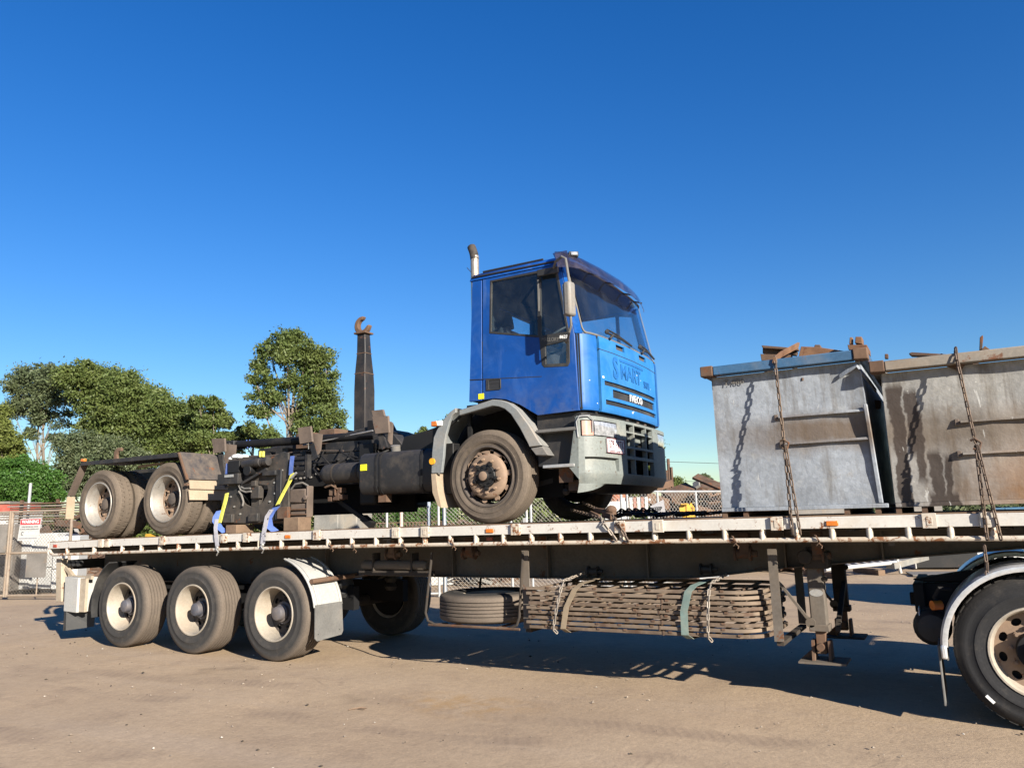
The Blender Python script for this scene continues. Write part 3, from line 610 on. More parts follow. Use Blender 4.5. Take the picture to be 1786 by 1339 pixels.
# rear end
part('rear_post', MB().hexa([at(97, 1049, Y=.10), at(107, 1049, Y=.10), at(107, 1049, Y=.10)+Vector((0, .1, 0)), at(97, 1049, Y=.10)+Vector((0, .1, 0)), at(98, 974, Y=.10), at(107, 974, Y=.10), at(107, 974, Y=.10)+Vector((0, .1, 0)), at(98, 974, Y=.10)+Vector((0, .1, 0))]), MT['pcream'], tr, bev=.006)
part('rear_post', MB().box(-1.70, -1.58, 2.24, 2.34, .52, 1.14), MT['pcream'], tr, bev=.006)
part('rear_brace', MB().beam((-1.56, .16, 1.02), (-1.36, .16, .88), .05, .05), MT['pcream'], tr)
part('lamp_panel', MB().hexa([(-1.34, .03, .42), (-1.03, .03, .41), (-1.0, .30, .41), (-1.34, .30, .42), (-1.36, .03, .90), (-1.04, .03, .885), (-1.0, .30, .885), (-1.36, .30, .90)]), MT['white_plast'], tr, bev=.006)
part('lamp_panel_edge', MB().box(-1.028, -.90, .06, .10, .42, .88).box(-1.38, -.88, .12, .16, .86, .91), MT['pcream'], tr)
part('lamp_panel_flap', MB().prism([(-1.33, .035, .415), (-1.28, .035, .415), (-1.26, .035, .16), (-1.33, .035, .15)], [(-1.10, .30, .415), (-1.02, .30, .415), (-1.02, .30, .19), (-1.06, .30, .19)]), MT['trim'], tr)
part('tail_lamp_bar', MB().box(-1.74, -1.70, .2, 2.3, .98, 1.12), MT['beamd'], tr)
for i in range(3): part('tail_lamp', MB().cyl((-1.46+.11*i, .13, 1.08), (-1.46+.11*i, .19, 1.08), .042, n=16), MT['trim'], tr)
gq = arc(0, .53, .64, 118, 195, 14); gi = arc(0, .53, .655, 118, 195, 14)
part('mudguard', MB().xz(gi+gq[::-1], .0, .42), MT['trim'], tr)
gq = arc(2.853, .53, .625, 76, 8, 14); gi = arc(2.853, .53, .640, 76, 8, 14)
part('mudguard', MB().xz(gi+gq[::-1], .02, .46), MT['white_plast'], tr)
for ya, yb in ((-.002, .03), (.06, .075), (.43, .462)):
    part('mudguard_rib', MB().xz(arc(2.853, .53, .655, 76, 8, 14)+arc(2.853, .53, .641, 76, 8, 14)[::-1], ya, yb), MT['white_plast'], tr, bev=.003)
fx_ = 2.853+.635*math.cos(R(8)); fz_ = .53+.635*math.sin(R(8))
part('mud_flap', MB().plate([(.0, -.33), (.03, -.36), (.43, -.34), (.46, -.30), (.45, .03), (.01, .03)], [circ(.05, -.29, .008, 8), circ(.40, -.28, .008, 8)], lambda u, v, t_: (fx_+.012+t_-.04*v, u, fz_+v), .012), MT['flap'], tr)
part('guard_mount', MB().cyl(at(543, 1014, Y=.02), at(543, 1014, Y=.02)+Vector((.02, .75, .02)), .03, n=14), MT['rust'], tr)
# spare wheel cradle
sp = link('spare_wheel', None, tr, Vector((5.41, .66, .50))-ORI[tr.name]); sp.rotation_euler = (math.pi/2, 0, .4); ORI[sp.name] = Vector((5.41, .66, .50))
for nm, mb, mt in WH['trailer'][:2]:
    o = link(nm, WM[('trailer', nm)], sp); o.scale = (1.02, .78, 1.02)
for xa, xb in ((5.01, 4.92), (6.11, 6.05)):
    s_ = .12 if xa < 5.5 else -.12
    path = [(xa, .16, 1.22), (xb, .16, .60), (xb+s_*.25, .16, .52), (xb+s_, .16, .485), (xb+s_*1.5, .3, .478)]
    part('cradle_hoop', MB().tube(path, .014, 8), MT['beamd'], tr); part('cradle_hoop', MB().tube([(x, 1.2, z) for x, y, z in path], .014, 8), MT['beamd'], tr)
part('cradle_bar', MB().tube([(4.96, .16, .482), (6.05, .16, .482)], .014, 8).tube([(4.98, 1.2, .482), (6.05, 1.2, .482)], .014, 8).box(5.2, 5.24, .16, 1.2, .470, .4815).box(5.74, 5.78, .16, 1.2, .470, .4815), MT['rustd'], tr)
# gate rack
for x0 in (6.09, 8.46):
    for yv in (.17, 1.30):
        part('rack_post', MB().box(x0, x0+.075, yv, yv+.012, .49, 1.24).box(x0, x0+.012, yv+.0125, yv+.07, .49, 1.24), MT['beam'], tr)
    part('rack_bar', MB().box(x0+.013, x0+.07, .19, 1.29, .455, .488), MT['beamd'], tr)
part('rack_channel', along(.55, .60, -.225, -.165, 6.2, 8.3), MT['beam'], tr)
# landing legs
def landing(yc, z0, mt):
    e = MB()
    part('landing_leg', MB().hexa([(8.71, yc-.06, .56), (8.84, yc-.06, .56), (8.84, yc+.06, .56), (8.71, yc+.06, .56), (8.71, yc-.06, 1.24), (8.84, yc-.06, 1.24), (8.84, yc+.06, 1.24), (8.71, yc+.06, 1.24)]), mt, tr, bev=.012)
    part('landing_leg_collar', MB().box(8.695, 8.855, yc-.075, yc+.075, .545, .60), mt, tr, bev=.006)
    part('landing_leg_inner', MB().box(8.735, 8.815, yc-.04, yc+.04, .36, .60), MT['rust'], tr, bev=.006)
    ft = part('landing_foot', MB().box(8.60, 8.97, yc-.16, yc+.16, .295, .311), mt, tr)
    part('foot_bracket', MB().yz([(yc-.09, .311), (yc+.09, .311), (yc+.06, .47), (yc-.06, .47)], 8.70, 8.722).yz([(yc-.09, .311), (yc+.09, .311), (yc+.06, .47), (yc-.06, .47)], 8.83, 8.852).cyl((8.775, yc-.10, .42), (8.775, yc+.10, .42), .03, n=14).xz([(8.60, .311), (8.70, .311), (8.70, .40)], yc-.02, yc-.01), MT['rust'], tr)
    part('landing_gearbox', MB().box(8.70, 8.90, yc-.10, yc+.10, 1.06, 1.20).cyl((8.72, yc-.10, 1.16), (8.72, yc-.16, 1.16), .06, n=18).cyl((8.86, yc-.10, .98), (8.86, yc-.15, .98), .025, n=12), MT['beamd'], tr, bev=.01)
    part('leg_brace', MB().beam((8.47, yc-.05, .95), (8.72, yc-.05, .60), .035, .02).cyl((8.71, yc-.075, .615), (8.71, yc-.03, .615), .04, n=14), MT['beam'], tr)
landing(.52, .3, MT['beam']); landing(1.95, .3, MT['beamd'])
part('leg_shaft', MB().cyl((8.78, .6, 1.10), (8.78, 1.9, 1.10), .018, n=10).beam((8.9, .6, .55), (8.82, 1.9, .82), .04, .04), MT['beamd'], tr)
lg = MB(); text(lg, 'JOST', .03, frame((8.775, .4585, .86), (1, 0, 0), (0, 0, 1)), .001); lg.v = lg.v
bdg = MB().lathe((8.775, .4595, .86), (0, -1, 0), [(.055, 0), (.055, .002)], 20, cap1=True)
for i in range(len(bdg.v)): x, y, z = bdg.v[i]; bdg.v[i] = (x, y, .86+(z-.86)*.55)
part('leg_badge', bdg, MT['bright'], tr)
# winches
for px, py, Y_ in [(1040, 1000, .66), (1238, 996, .66)]:
    p = at(px, py, Y=Y_); part('strap_winch', MB().lathe((p.x-.09, p.y, p.z+.02), (1, 0, 0), [(.03, 0), (.055, .002), (.055, .015), (.035, .017), (.035, .10), (.055, .102), (.055, .115), (.02, .117), (.02, .16)], 18, cap0=True, cap1=True), MT['trim'], tr)
for px, py in [(690, 968), (825, 966), (1305, 967), (1432, 971)]:
    p = at(px, py, Y=.45); part('strap_winch', MB().lathe((p.x-.12, p.y, p.z+.01), (1, 0, 0), [(.03, 0), (.065, .002), (.065, .02), (.045, .022), (.045, .13), (.065, .132), (.065, .15), (.03, .152), (.03, .2)], 18, cap0=True, cap1=True).box(p.x-.06, p.x+.02, p.y-.06, p.y+.06, p.z+.02, ZT(p.x)-.14), MT['rustd'], tr)
# lamps on the edge
for x in (-1.55, 3.10, 5.85, 9.02):
    part('marker_lamp', MB().box(x-.045, x+.045, -.042, -.0302, ZT(x)-.085, ZT(x)-.045), MT['amber'] if x > -1 else MT['redlens'], tr, bev=.005)
p = at(854, 937, Y=.10); part('side_reflector', MB().box(p.x-.035, p.x+.035, .09, .11, p.z-.03, p.z+.03), MT['redlens'], tr, bev=.004)
for px in (677, 1057, 1554):
    p = at(px, 942, Y=.06); part('rail_shackle', MB().box(p.x-.05, p.x+.05, .04, .10, p.z, p.z+.02).cyl((p.x, .07, p.z-.04), (p.x, .07, p.z+.0), .025, n=12), MT['beam'], tr)
# wire ties / hooks dangling off the rope rail
for i, (px, py) in enumerate([(577, 953), (617, 955), (705, 953), (790, 950), (1281, 945), (1426, 944)]):
    p = at(px, py, Y=-.03); mbk = MB().tube([p+Vector((-.02, 0, .05)), p+Vector((.0, -.02, .03)), p+Vector((.015, .0, -.02)), p+Vector((.03, .01, -.035)), p+Vector((.025, .0, -.055))], .0045, 6).tube([p+Vector((-.01, -.01, .05)), p+Vector((.02, -.015, .0)), p+Vector((-.01, .0, -.03))], .005, 6)
    part('rail_hook', mbk, MT['rust'], tr)

# ------------------------------------------------------------------ stacked steel side gates in the rack
gname = ['topmost', 'second from the top', 'third from the top', 'fourth from the top', 'fifth from the top', 'sixth from the top', 'seventh from the top', 'second from the bottom', 'bottom']
gbar = MB().box(-.012, .012, .14, 1.19, -.008, .008).mesh('gate_bar', (0, 0, 0), MT['gate'], 0)
NG = len(gname)
for i in range(NG):
    z = .878 - i*.0445; dx = random.uniform(-.02, .02); dy = random.uniform(-.012, .012) - (.012 if i in (3, 7) else 0); x0, x1 = 6.18+dx, 8.39+dx; y0, y1 = .12+dy, 1.24+dy
    e = thing('side_gate', f'rusty steel side gate lying flat under the trailer, {gname[i]} of the stack', 'gate', ((x0+x1)/2, (y0+y1)/2, z), 'steel side gates stacked in the trailer rack')
    rr = .26; path = [(x0, y0, z)] + [(x, y0, z) for x in np.linspace(x0+.3, x1-rr-.06, 5)] + [(x1-rr+rr*math.sin(R(a)), y0+rr-rr*math.cos(R(a)), z) for a in range(0, 91, 15)] + [(x1, y1-rr, z)] + [(x1-rr+rr*math.cos(R(a)), y1-rr+rr*math.sin(R(a)), z) for a in range(15, 91, 15)] + [(x0, y1, z)]
    fm = MB(); base = 0; P_ = [Vector(q) for q in path]; n = len(P_)
    for k, p in enumerate(P_):
        d = (P_[min(k+1, n-1)]-P_[max(k-1, 0)]).normalized(); s2 = Vector((d.y, -d.x, 0))*.017
        fm.v += [tuple(p-s2+Vector((0, 0, -.0148))), tuple(p+s2+Vector((0, 0, -.0148))), tuple(p+s2+Vector((0, 0, .0148))), tuple(p-s2+Vector((0, 0, .0148)))]
    for k in range(n-1):
        a = k*4
        for q in range(4): fm.f.append((a+q, a+(q+1) % 4, a+4+(q+1) % 4, a+4+q))
    fm.f.append((3, 2, 1, 0)); fm.f.append(tuple((n-1)*4+q for q in range(4)))
    part('gate_frame', fm, MT['gate'], e, bev=.004)
    if i > 0: part('frame_joint', MB().box(7.52+dx-.006, 7.52+dx+.006, y0-.021, y0+.0, z-.019, z+.019), MT['rustd'], e)
    for k in range(9): link('gate_bar', gbar, e, Vector((x0+.12+k*.235+random.uniform(-.02, .02), dy, z))-ORI[e.name])
    tabs = MB()
    for k in range(7):
        xt = x0+.15+k*.3+random.uniform(-.1, .1); tabs.box(xt-.015, xt+.015, y0-.023, y0-.0175, z+.004, z+.0215)
    part('hinge_tab', tabs, MT['rust'], e, kind='stuff')
def band(px0, px1, wd, mt, name, label, cat):
    a = at(px0, 1022, Y=.09); b = at(px1, 1112, Y=.09); path = [(a.x+.05, .62, .95), (a.x+.02, .2, .925), (a.x, .085, .885), ((a.x+b.x)/2-.015, .055, .72), (b.x, .075, .52), (b.x+.03, .12, .485), (b.x+.06, .6, .47)]
    single(name, ribbon(path, (1, 0, 0), wd), mt, label, cat)
band(1003, 984, .055, MT['strapt'], 'webbing_strap', 'tan webbing strap wrapped round the left end of the gate stack', 'strap')
band(1200, 1196, .065, MT['strapteal'], 'webbing_strap', 'faded teal webbing strap wrapped round the gate stack', 'strap')
for (p0, p1, lb) in ((979, 967, 'thin rusty chain looped round the left part of the gate stack under the trailer'), (1236, 1236, 'grey chain looped round the gate stack right of the teal strap')):
    a = at(p0, 1024, Y=.08); b = at(p1, 1108, Y=.08); single('chain', chain([(a.x+.05, .5, 1.0), (a.x+.01, .12, .955), (a.x, .08, .90), ((a.x+b.x)/2, .05, .7), (b.x, .06, .52), (b.x+.02, .10, .475)], .05, .006, .032), MT['chaing'], lb, 'chain')

# ------------------------------------------------------------------ prime mover (rear part in view)
pm = thing('prime_mover', 'rear of a prime mover with silver wheel arch hitched under the trailer at right', 'truck', (11, 1.2, 0))
XD = 10.283
wheel('drive', pm, (XD, .0, .525), rot=.1); wheel('drive', pm, (XD, 2.44, .525), True); wheel('drive', pm, (XD+1.31, 0, .525)); wheel('drive', pm, (XD+1.31, 2.44, .525), True)
for ax in (XD, XD+1.31):
    for yv, fl in ((.30, False), (2.14, True)):
        e = link('inner_wheel', None, pm, Vector((ax, yv, .525))-ORI[pm.name]); e.rotation_euler = (0, 0, math.pi if fl else 0); link('tyre', WM[('drive', 'tyre')], e)
    part('axle', MB().cyl((ax, .3, .525), (ax, 2.1, .525), .09, n=14).ball((ax, 1.22, .55), .22, 14), MT['black'], pm)
for yv in (.78, 1.60): part('chassis_rail', MB().xz([(9.56, .92), (9.62, .93), (13.5, .935), (13.5, .70), (9.62, .70), (9.56, .76)], yv, yv+.07), MT['blackg'], pm, bev=.006)
part('rear_cross_member', MB().box(9.50, 9.58, .70, 1.75, .70, .93).box(9.46, 9.50, .86, .94, .74, .84), MT['blackg'], pm, bev=.008)
part('turntable_ramp', MB().xz([(9.50, .955), (9.90, 1.03), (10.6, 1.06), (10.6, .96), (9.6, .94)], .74, .90), MT['blackg'], pm, bev=.008)
part('air_tank', MB().lathe((9.62, .62, .62), (0, 1, 0), [(.001, -.26), (.10, -.25), (.135, -.2), (.135, .2), (.10, .25), (.001, .26)], 20), MT['blackd'], pm)
part('tank_band', MB().lathe((9.62, .50, .62), (0, 1, 0), [(.139, -.015), (.139, .015), (.134, .015), (.134, -.015)], 20, loop=True), MT['beam'], pm)
part('number_plate', MB().box(9.535, 9.545, .40, .56, .66, .77), MT['chrome'], pm, bev=.01)
part('marker_lamp', MB().cyl((9.70, .34, .80), (9.64, .30, .80), .036, n=16), MT['amber'], pm)
part('lamp_hose', MB().tube([(9.78, .34, .92), (9.70, .30, .93), (9.66, .33, .86), (9.69, .34, .80)], .016, 8), MT['blackg'], pm)
def guard_sheet(cx, y0, y1, r, a0, a1, nm, mt):
    prof = [(y0, r-.035), (y0+.004, r-.006), (y0+.03, r+.008), (y0+.06, r+.004), (y0+.075, r-.006), (y0+.1, r+.0), (y1-.1, r+.002), (y1-.06, r+.006), (y1-.01, r+.004), (y1, r-.03)]
    n = 28; mb = MB(); N = len(prof)
    for i in range(n+1):
        a = R(a0+(a1-a0)*i/n)
        for (y, q) in prof: mb.v.append((cx+q*math.cos(a), y, .525+q*math.sin(a)))
        for (y, q) in prof: mb.v.append((cx+(q-.006)*math.cos(a), y+(.002 if y < (y0+y1)/2 else -.002), .525+(q-.006)*math.sin(a)))
    for i in range(n):
        A = i*2*N; B = A+2*N
        for k in range(N-1): mb.f += [(A+k, A+k+1, B+k+1, B+k), (A+N+k+1, A+N+k, B+N+k, B+N+k+1)]
        mb.f += [(A, B, B+N, A+N), (A+N-1, A+2*N-1, B+2*N-1, B+N-1)]
    mb.f.append(tuple(range(N))+tuple(range(2*N-1, N-1, -1))); e = n*2*N; mb.f.append(tuple(e+k for k in range(N))+tuple(e+k for k in range(2*N-1, N-1, -1)))
    return part(nm, mb, mt, pm, sharp=30)
for cx in (XD, XD+1.31):
    guard_sheet(cx, -.045, .60, .600, 8, 178, 'wheel_arch', MT['chrome']); guard_sheet(cx, 1.86, 2.48, .600, 8, 178, 'wheel_arch', MT['chrome'])
part('arch_end_cap', MB().box(9.675, 9.715, -.05, .05, .46, .56), MT['chrome'], pm, bev=.012)
part('mud_flap', MB().box(9.655, 9.668, -.01, .56, .13, .55), MT['flap'], pm, bev=.003); part('mud_flap', MB().box(9.655, 9.668, 1.9, 2.45, .13, .55), MT['flap'], pm)
wm = MB().rbox((XD-.335, -.006, .20), .065, .004, .02, Matrix.Rotation(R(47), 3, 'Y')); part('tyre_mark', wm, MT['letter'], pm)

# ------------------------------------------------------------------ blue hooklift truck on the deck
tk = thing('hooklift_truck', 'blue cab hooklift truck with bare black chassis chained on the flatbed trailer', 'truck', (3, 1.2, 1.46))
FPL = [(6.78, .1), (6.85, .13), (6.90, .2), (6.93, .32), (6.965, .7), (6.98, 1.2), (6.965, 1.7), (6.93, 2.08), (6.90, 2.2), (6.85, 2.27), (6.78, 2.3)]
cum = [0]
for a, b in zip(FPL[:-1], FPL[1:]): cum.append(cum[-1]+math.dist(a, b))
def plan(s, off=0.0):
    """point and outward normal on the cab front plan curve at arc position s"""
    xs_ = np.interp(s, cum, [q[0] for q in FPL]); ys_ = np.interp(s, cum, [q[1] for q in FPL]); e = .04
    dx = np.interp(s+e, cum, [q[0] for q in FPL])-np.interp(s-e, cum, [q[0] for q in FPL]); dy = np.interp(s+e, cum, [q[1] for q in FPL])-np.interp(s-e, cum, [q[1] for q in FPL])
    l = math.hypot(dx, dy) or 1; return xs_+dy/l*off, ys_-dx/l*off
def sY(y): return float(np.interp(y, [q[1] for q in FPL], cum))
SMAX = cum[-1]
def rake(z): return 0 if z < 3.3 else -.17*(z-3.3)/.8
def fpt(s, z, off=0.0): x, y = plan(s, off); return (x+rake(z), y, z)
sden = sorted(set(list(np.linspace(0, SMAX, 41)) + [sY(y) for y in (.33, .46, .47, .63, .64, 1.92, 1.93, 1.98, 2.0, 2.07)]))
slots = [(sY(.46), sY(1.99), 2.847, 2.895), (sY(.63), sY(1.92), 2.735, 2.822), (sY(.47), sY(1.98), 2.652, 2.702)]
vents = [(sY(.76), sY(.98), 3.262, 3.318), (sY(1.42), sY(1.66), 3.262, 3.318)]
openf = slots+vents
zs_ = sorted(set([2.572, 2.60, 2.652, 2.702, 2.735, 2.822, 2.847, 2.895, 2.95, 3.05, 3.15, 3.20, 3.262, 3.318, 3.345]))
su = sorted(set([s for s in sden] + [v for o in openf for v in o[:2]]))
inop = lambda u, v: any(a < u < b and c_ < v < d for a, b, c_, d in openf)
cabp = part('front_panel', MB().grid([s for s in su if s >= sY(.335)-1e-6 and s <= sY(2.065)+1e-6], zs_, lambda u, v, t_: fpt(u, v, -t_ + (.0 if v > 2.59 else -.012)), inop, .03), MT['bluef'], tk)
for lo, hi, nm in ((.042, sY(.328), 'corner_panel'), (sY(2.072), SMAX-.042, 'corner_panel')):
    part(nm, MB().grid([s for s in np.linspace(lo, hi, 9)], zs_[:-1]+[3.33], lambda u, v, t_: fpt(u, v, -t_ + (.0 if v > 2.59 else -.012)), thick=.03), MT['bluem'], tk)
part('front_backing', MB().grid(list(np.linspace(.02, SMAX-.02, 24)), [2.58, 2.9, 3.34], lambda u, v, t_: fpt(u, v, -.045-t_), thick=.02), MT['trim'], tk)
for a, b, c_, d in slots:
    part('grille_slat', MB().grid(list(np.linspace(a+.004, b-.004, 14)), list(np.linspace(c_+.006, d-.006, 3)), lambda u, v, t_: fpt(u, v, -.018-t_), thick=.01), MT['trim'], tk)
for a, b, c_, d in vents:
    part('vent_grip', MB().grid(list(np.linspace(a+.05, b-.01, 4)), [c_+.006, c_+.04], lambda u, v, t_: fpt(u, v, -.02-t_), thick=.02), MT['rim_dark'], tk)
sm = MB().grid(list(np.linspace(sY(.34), sY(2.06), 30)), [3.202, 3.209], lambda u, v, t_: fpt(u, v, .0015-t_), thick=.004)
part('panel_seam', sm, MT['ink'], tk)
# lettering wrapped on the front
def wraptext(body, size, y0, z0, sx, off, depth, bold=0, dz=0, sp=1.0):
    mb = MB(); text(mb, body, size, Matrix.Identity(4), depth, sx, 'LEFT', bold, sp); s0 = sY(y0)
    mb.v = [fpt(s0+x, z0+y+dz*x, off+z) for x, y, z in mb.v]; return mb
part('badge_letter', wraptext('IVECO', .108, 1.035, 2.777, 1.06, .009, .004, .0, 0, 1.22), MT['letter'], tk)
gl_ = wraptext('S', .31, .655, 3.045, .84, .005, .001, .010); gl_b = wraptext('MART', .22, .835, 3.035, 1.0, .005, .001, .004); gl_.add(gl_b.v, gl_b.f)
gl_c = wraptext('SKIPS', .11, 1.52, 2.99, .8, .005, .001); gl_.add(gl_c.v, gl_c.f)
gl_.grid(list(np.linspace(sY(.83), sY(1.52), 12)), [3.145, 3.17], lambda u, v, t_: fpt(u, v, .005-t_), thick=.004)
part('faded_lettering', gl_, MT['ghost'], tk, sharp=0)
ch = MB()
for y_, z_, a_ in ((.42, 2.915, .035), (1.30, 3.06, .016), (1.42, 3.02, .012), (1.78, 2.97, .010), (.19, 2.86, .010), (.29, 2.64, .012), (1.1, 2.62, .03), (1.14, 2.64, .014)):
    ch.grid([sY(y_), sY(y_)+a_*.6, sY(y_)+a_], [z_, z_+a_*.3, z_+a_*.6], lambda u, v, t_: fpt(u, v, .0015-t_), thick=.003)
part('paint_chip', ch, MT['letter'], tk)
# side walls of the cab (near and far)
W_ = lambda *q: [tuple((at(px, py, Y=.1).x, at(px, py, Y=.1).z)) for px, py in q]
hole_win = [(5.815, 3.47), (6.405, 3.345), (6.425, 3.06), (6.45, 3.03), (6.71, 3.01), (6.735, 3.05), (6.742, 3.34), (6.625, 4.015), (6.43, 4.055), (5.825, 4.055)]
def sidewall(yo, sgn):
    fn = lambda u, v, t_: (u, yo+sgn*(t_+max(0, v-3.4)*.045), v)
    part('rear_side_panel', MB().plate([(5.55, 2.77), (5.707, 2.77), (5.716, 4.09), (5.60, 4.09)], [], fn, .035), MT['blue'], tk, bev=.004)
    door = [(5.722, 2.772), (5.86, 2.775), (6.0, 2.75), (6.16, 2.68), (6.36, 2.555), (6.812, 2.565), (6.795, 3.33), (6.655, 4.09), (5.731, 4.09)]
    part('door', MB().plate(door, [hole_win], fn, .035), MT['blue'], tk, bev=.004)
    fr = MB(); lp = hole_win
    inner = [(5.838, 3.49), (6.39, 3.37), (6.39, 4.03), (5.845, 4.035)]
    fr.plate(lp, [inner, [(6.43, 3.36), (6.715, 3.36), (6.60, 3.99), (6.43, 4.025)], [(6.47, 3.06), (6.695, 3.045), (6.705, 3.27), (6.47, 3.25)]], lambda u, v, t_: fn(u, v, -.003+t_), .03)
    part('window_frame', fr, MT['trim'], tk, bev=.003)
    g1 = MB().plate([(a+(6.1-a)*-.02, b) for a, b in inner], [], lambda u, v, t_: fn(u, v, .010+t_), .004); part('side_window', g1, MT['glassd'], tk)
    part('quarter_window', MB().plate([(6.425, 3.35), (6.72, 3.35), (6.605, 4.0), (6.425, 4.03)], [], lambda u, v, t_: fn(u, v, .010+t_), .004), MT['glassd'], tk)
    part('peep_window', MB().plate([(6.465, 3.05), (6.70, 3.04), (6.71, 3.275), (6.465, 3.255)], [], lambda u, v, t_: fn(u, v, .010+t_), .004), MT['glass'], tk)
    part('window_channel', MB().box(6.402, 6.418, yo+sgn*.018, yo+sgn*.034-sgn*.03, 3.62, 3.95), MT['flap'], tk)
    part('door_edge_seal', MB().box(6.80, 6.84, yo+sgn*.03-.012, yo+sgn*.03+.012, 2.58, 3.33).box(5.70, 5.73, yo+sgn*.03-.012, yo+sgn*.03+.012, 2.78, 3.4), MT['ink'], tk)
    part('panel_crease', MB().plate([(5.56, 3.008), (6.42, 2.945), (6.42, 2.938), (5.56, 3.001)], [], lambda u, v, t_: fn(u, v, -.0012+t_), .004), MT['ink'], tk)
    hb_ = MB().plate([(5.765, 2.865), (5.93, 2.86), (5.945, 2.875), (5.945, 2.965), (5.93, 2.98), (5.765, 2.985)], [[(5.80, 2.88), (5.93, 2.875), (5.93, 2.965), (5.80, 2.97)]], lambda u, v, t_: fn(u, v, -.008+t_), .02)
    h = part('door_handle', hb_, MT['trim'], tk, bev=.003); part('handle_grip', MB().plate([(5.80, 2.93), (5.93, 2.93), (5.93, 2.966), (5.80, 2.966)], [], lambda u, v, t_: fn(u, v, -.004+t_), .01).plate([(5.79, 2.87), (5.94, 2.87), (5.94, 2.975), (5.79, 2.975)], [], lambda u, v, t_: fn(u, v, -.0012+t_*.2), .004), MT['ink'], tk)
    ap = MB()   # A pillar strip between the door and the windscreen
    for z0, z1 in ((3.335, 3.7), (3.7, 4.08)):
        q = []
        for z in (z0, z1):
            xa = 6.80+(6.66-6.795)*(z-3.33)/.76; zz_ = z; y_o = yo+sgn*max(0, z-3.4)*.045; xb = 6.868+rake(z); yb = yo+sgn*.052+sgn*max(0, z-3.4)*.02
            q.append([(xa, y_o, z), (xb, yb, z), (xb-.03, yb+sgn*.03, z), (xa, y_o+sgn*.035, z)])
        ap.hexa([q[0][0], q[0][1], q[0][2], q[0][3], q[1][0], q[1][1], q[1][2], q[1][3]])
    part('windscreen_pillar', ap, MT['bluematt'], tk)
sidewall(.10, 1); sidewall(2.30, -1)
part('yellow_sticker', MB().box(5.668, 5.735, .096, .0992, 2.785, 2.842), MT['hivis'], tk)
# back wall with windows
part('back_wall', MB().plate([(.12, 2.77), (2.28, 2.77), (2.24, 4.09), (.16, 4.09)], [[(.62, 3.42), (1.42, 3.42), (1.42, 3.88), (.62, 3.88)], [(1.72, 3.42), (2.08, 3.42), (2.08, 3.88), (1.72, 3.88)], [(.42, 3.85), (.52, 3.85), (.52, 4.0), (.42, 4.0)]], lambda u, v, t_: (5.575+t_+.02*(v-2.77), u, v), .03), MT['blue'], tk)
part('back_window', MB().box(5.60, 5.604, .60, 1.44, 3.40, 3.90), MT['glass'], tk)
# roof
rp = []
def roofring(ins, z, fo): return [(5.57+ins*.5, .12+ins, z), (6.55, .12+ins, z), (6.66+fo, .22+ins, z), (6.72+fo, .45+ins*.6, z), (6.76+fo, 1.2, z), (6.72+fo, 1.95-ins*.6, z), (6.66+fo, 2.18-ins, z), (6.55, 2.28-ins, z), (5.57+ins*.5, 2.28-ins, z)]
rf = MB(); rings = [roofring(-.0, 4.088, .02), roofring(.015, 4.12, .01), roofring(.05, 4.165, -.02), roofring(.14, 4.205, -.06), roofring(.35, 4.235, -.14)]; nR = len(rings[0])
for r_ in rings: rf.v += r_
for i in range(len(rings)-1):
    for k in range(nR): rf.f.append((i*nR+k, i*nR+(k+1) % nR, (i+1)*nR+(k+1) % nR, (i+1)*nR+k))
rf.f.append(tuple((len(rings)-1)*nR+k for k in range(nR))); rf.f.append(tuple(range(nR-1, -1, -1)))
part('roof', rf, MT['blue'], tk, sharp=50)
part('roof_gutter', MB().tube([(5.60, .125, 4.128), (6.60, .125, 4.118)], .009, 6).tube([(5.66, .26, 4.215), (6.40, .26, 4.215)], .012, 6), MT['ink'], tk)
# windscreen
part('windscreen', MB().grid(list(np.linspace(sY(.19), sY(2.21), 26)), list(np.linspace(3.352, 4.075, 8)), lambda u, v, t_: fpt(u, v, -.012-t_), thick=.004), MT['glass'], tk, sharp=60)
ws = MB(); lo, hi = sY(.165), sY(2.235)
ws.tube([fpt(s, 3.348, -.006) for s in np.linspace(lo+.03, hi-.03, 24)] + [fpt(hi-.01, 3.365, -.006), fpt(hi, 3.40, -.006)] + [fpt(hi, z, -.006) for z in (3.6, 3.8, 4.07)] + [fpt(s, 4.08, -.006) for s in np.linspace(hi, lo, 24)] + [fpt(lo, z, -.006) for z in (3.8, 3.6, 3.40)] + [fpt(lo+.01, 3.365, -.006)], .011, 6, closed=True)
part('windscreen_seal', ws, MT['flap'], tk)
part('scuttle', MB().grid(list(np.linspace(0, SMAX, 30)), [3.325, 3.345], lambda u, v, t_: fpt(u, v, -.012-t_), thick=.05), MT['trim'], tk)
# interior
part('cab_floor', MB().box(5.62, 6.85, .16, 2.24, 2.74, 2.80), MT['interior'], tk)
part('dashboard', MB().grid(list(np.linspace(sY(.3), sY(2.1), 16)), [2.9, 3.15, 3.32], lambda u, v, t_: (fpt(u, v, -.25-t_)[0] - (.05 if v < 3.2 else 0), *fpt(u, v, -.25-t_)[1:]), thick=.16), MT['interior'], tk, bev=.02)
part('interior_lining', MB().box(5.65, 5.66, .15, .60, 2.8, 4.05).box(5.65, 5.66, 1.44, 1.70, 2.8, 4.05).box(5.65, 5.66, .6, 2.2, 2.8, 3.40).box(5.65, 5.66, .6, 2.2, 3.90, 4.05).box(5.6, 6.6, .18, 2.22, 4.06, 4.075).box(5.66, 6.78, .150, .156, 2.8, 3.02).box(5.66, 6.42, .150, .156, 3.02, 3.32).box(5.66, 6.78, 2.244, 2.25, 2.8, 3.3), MT['interior'], tk)
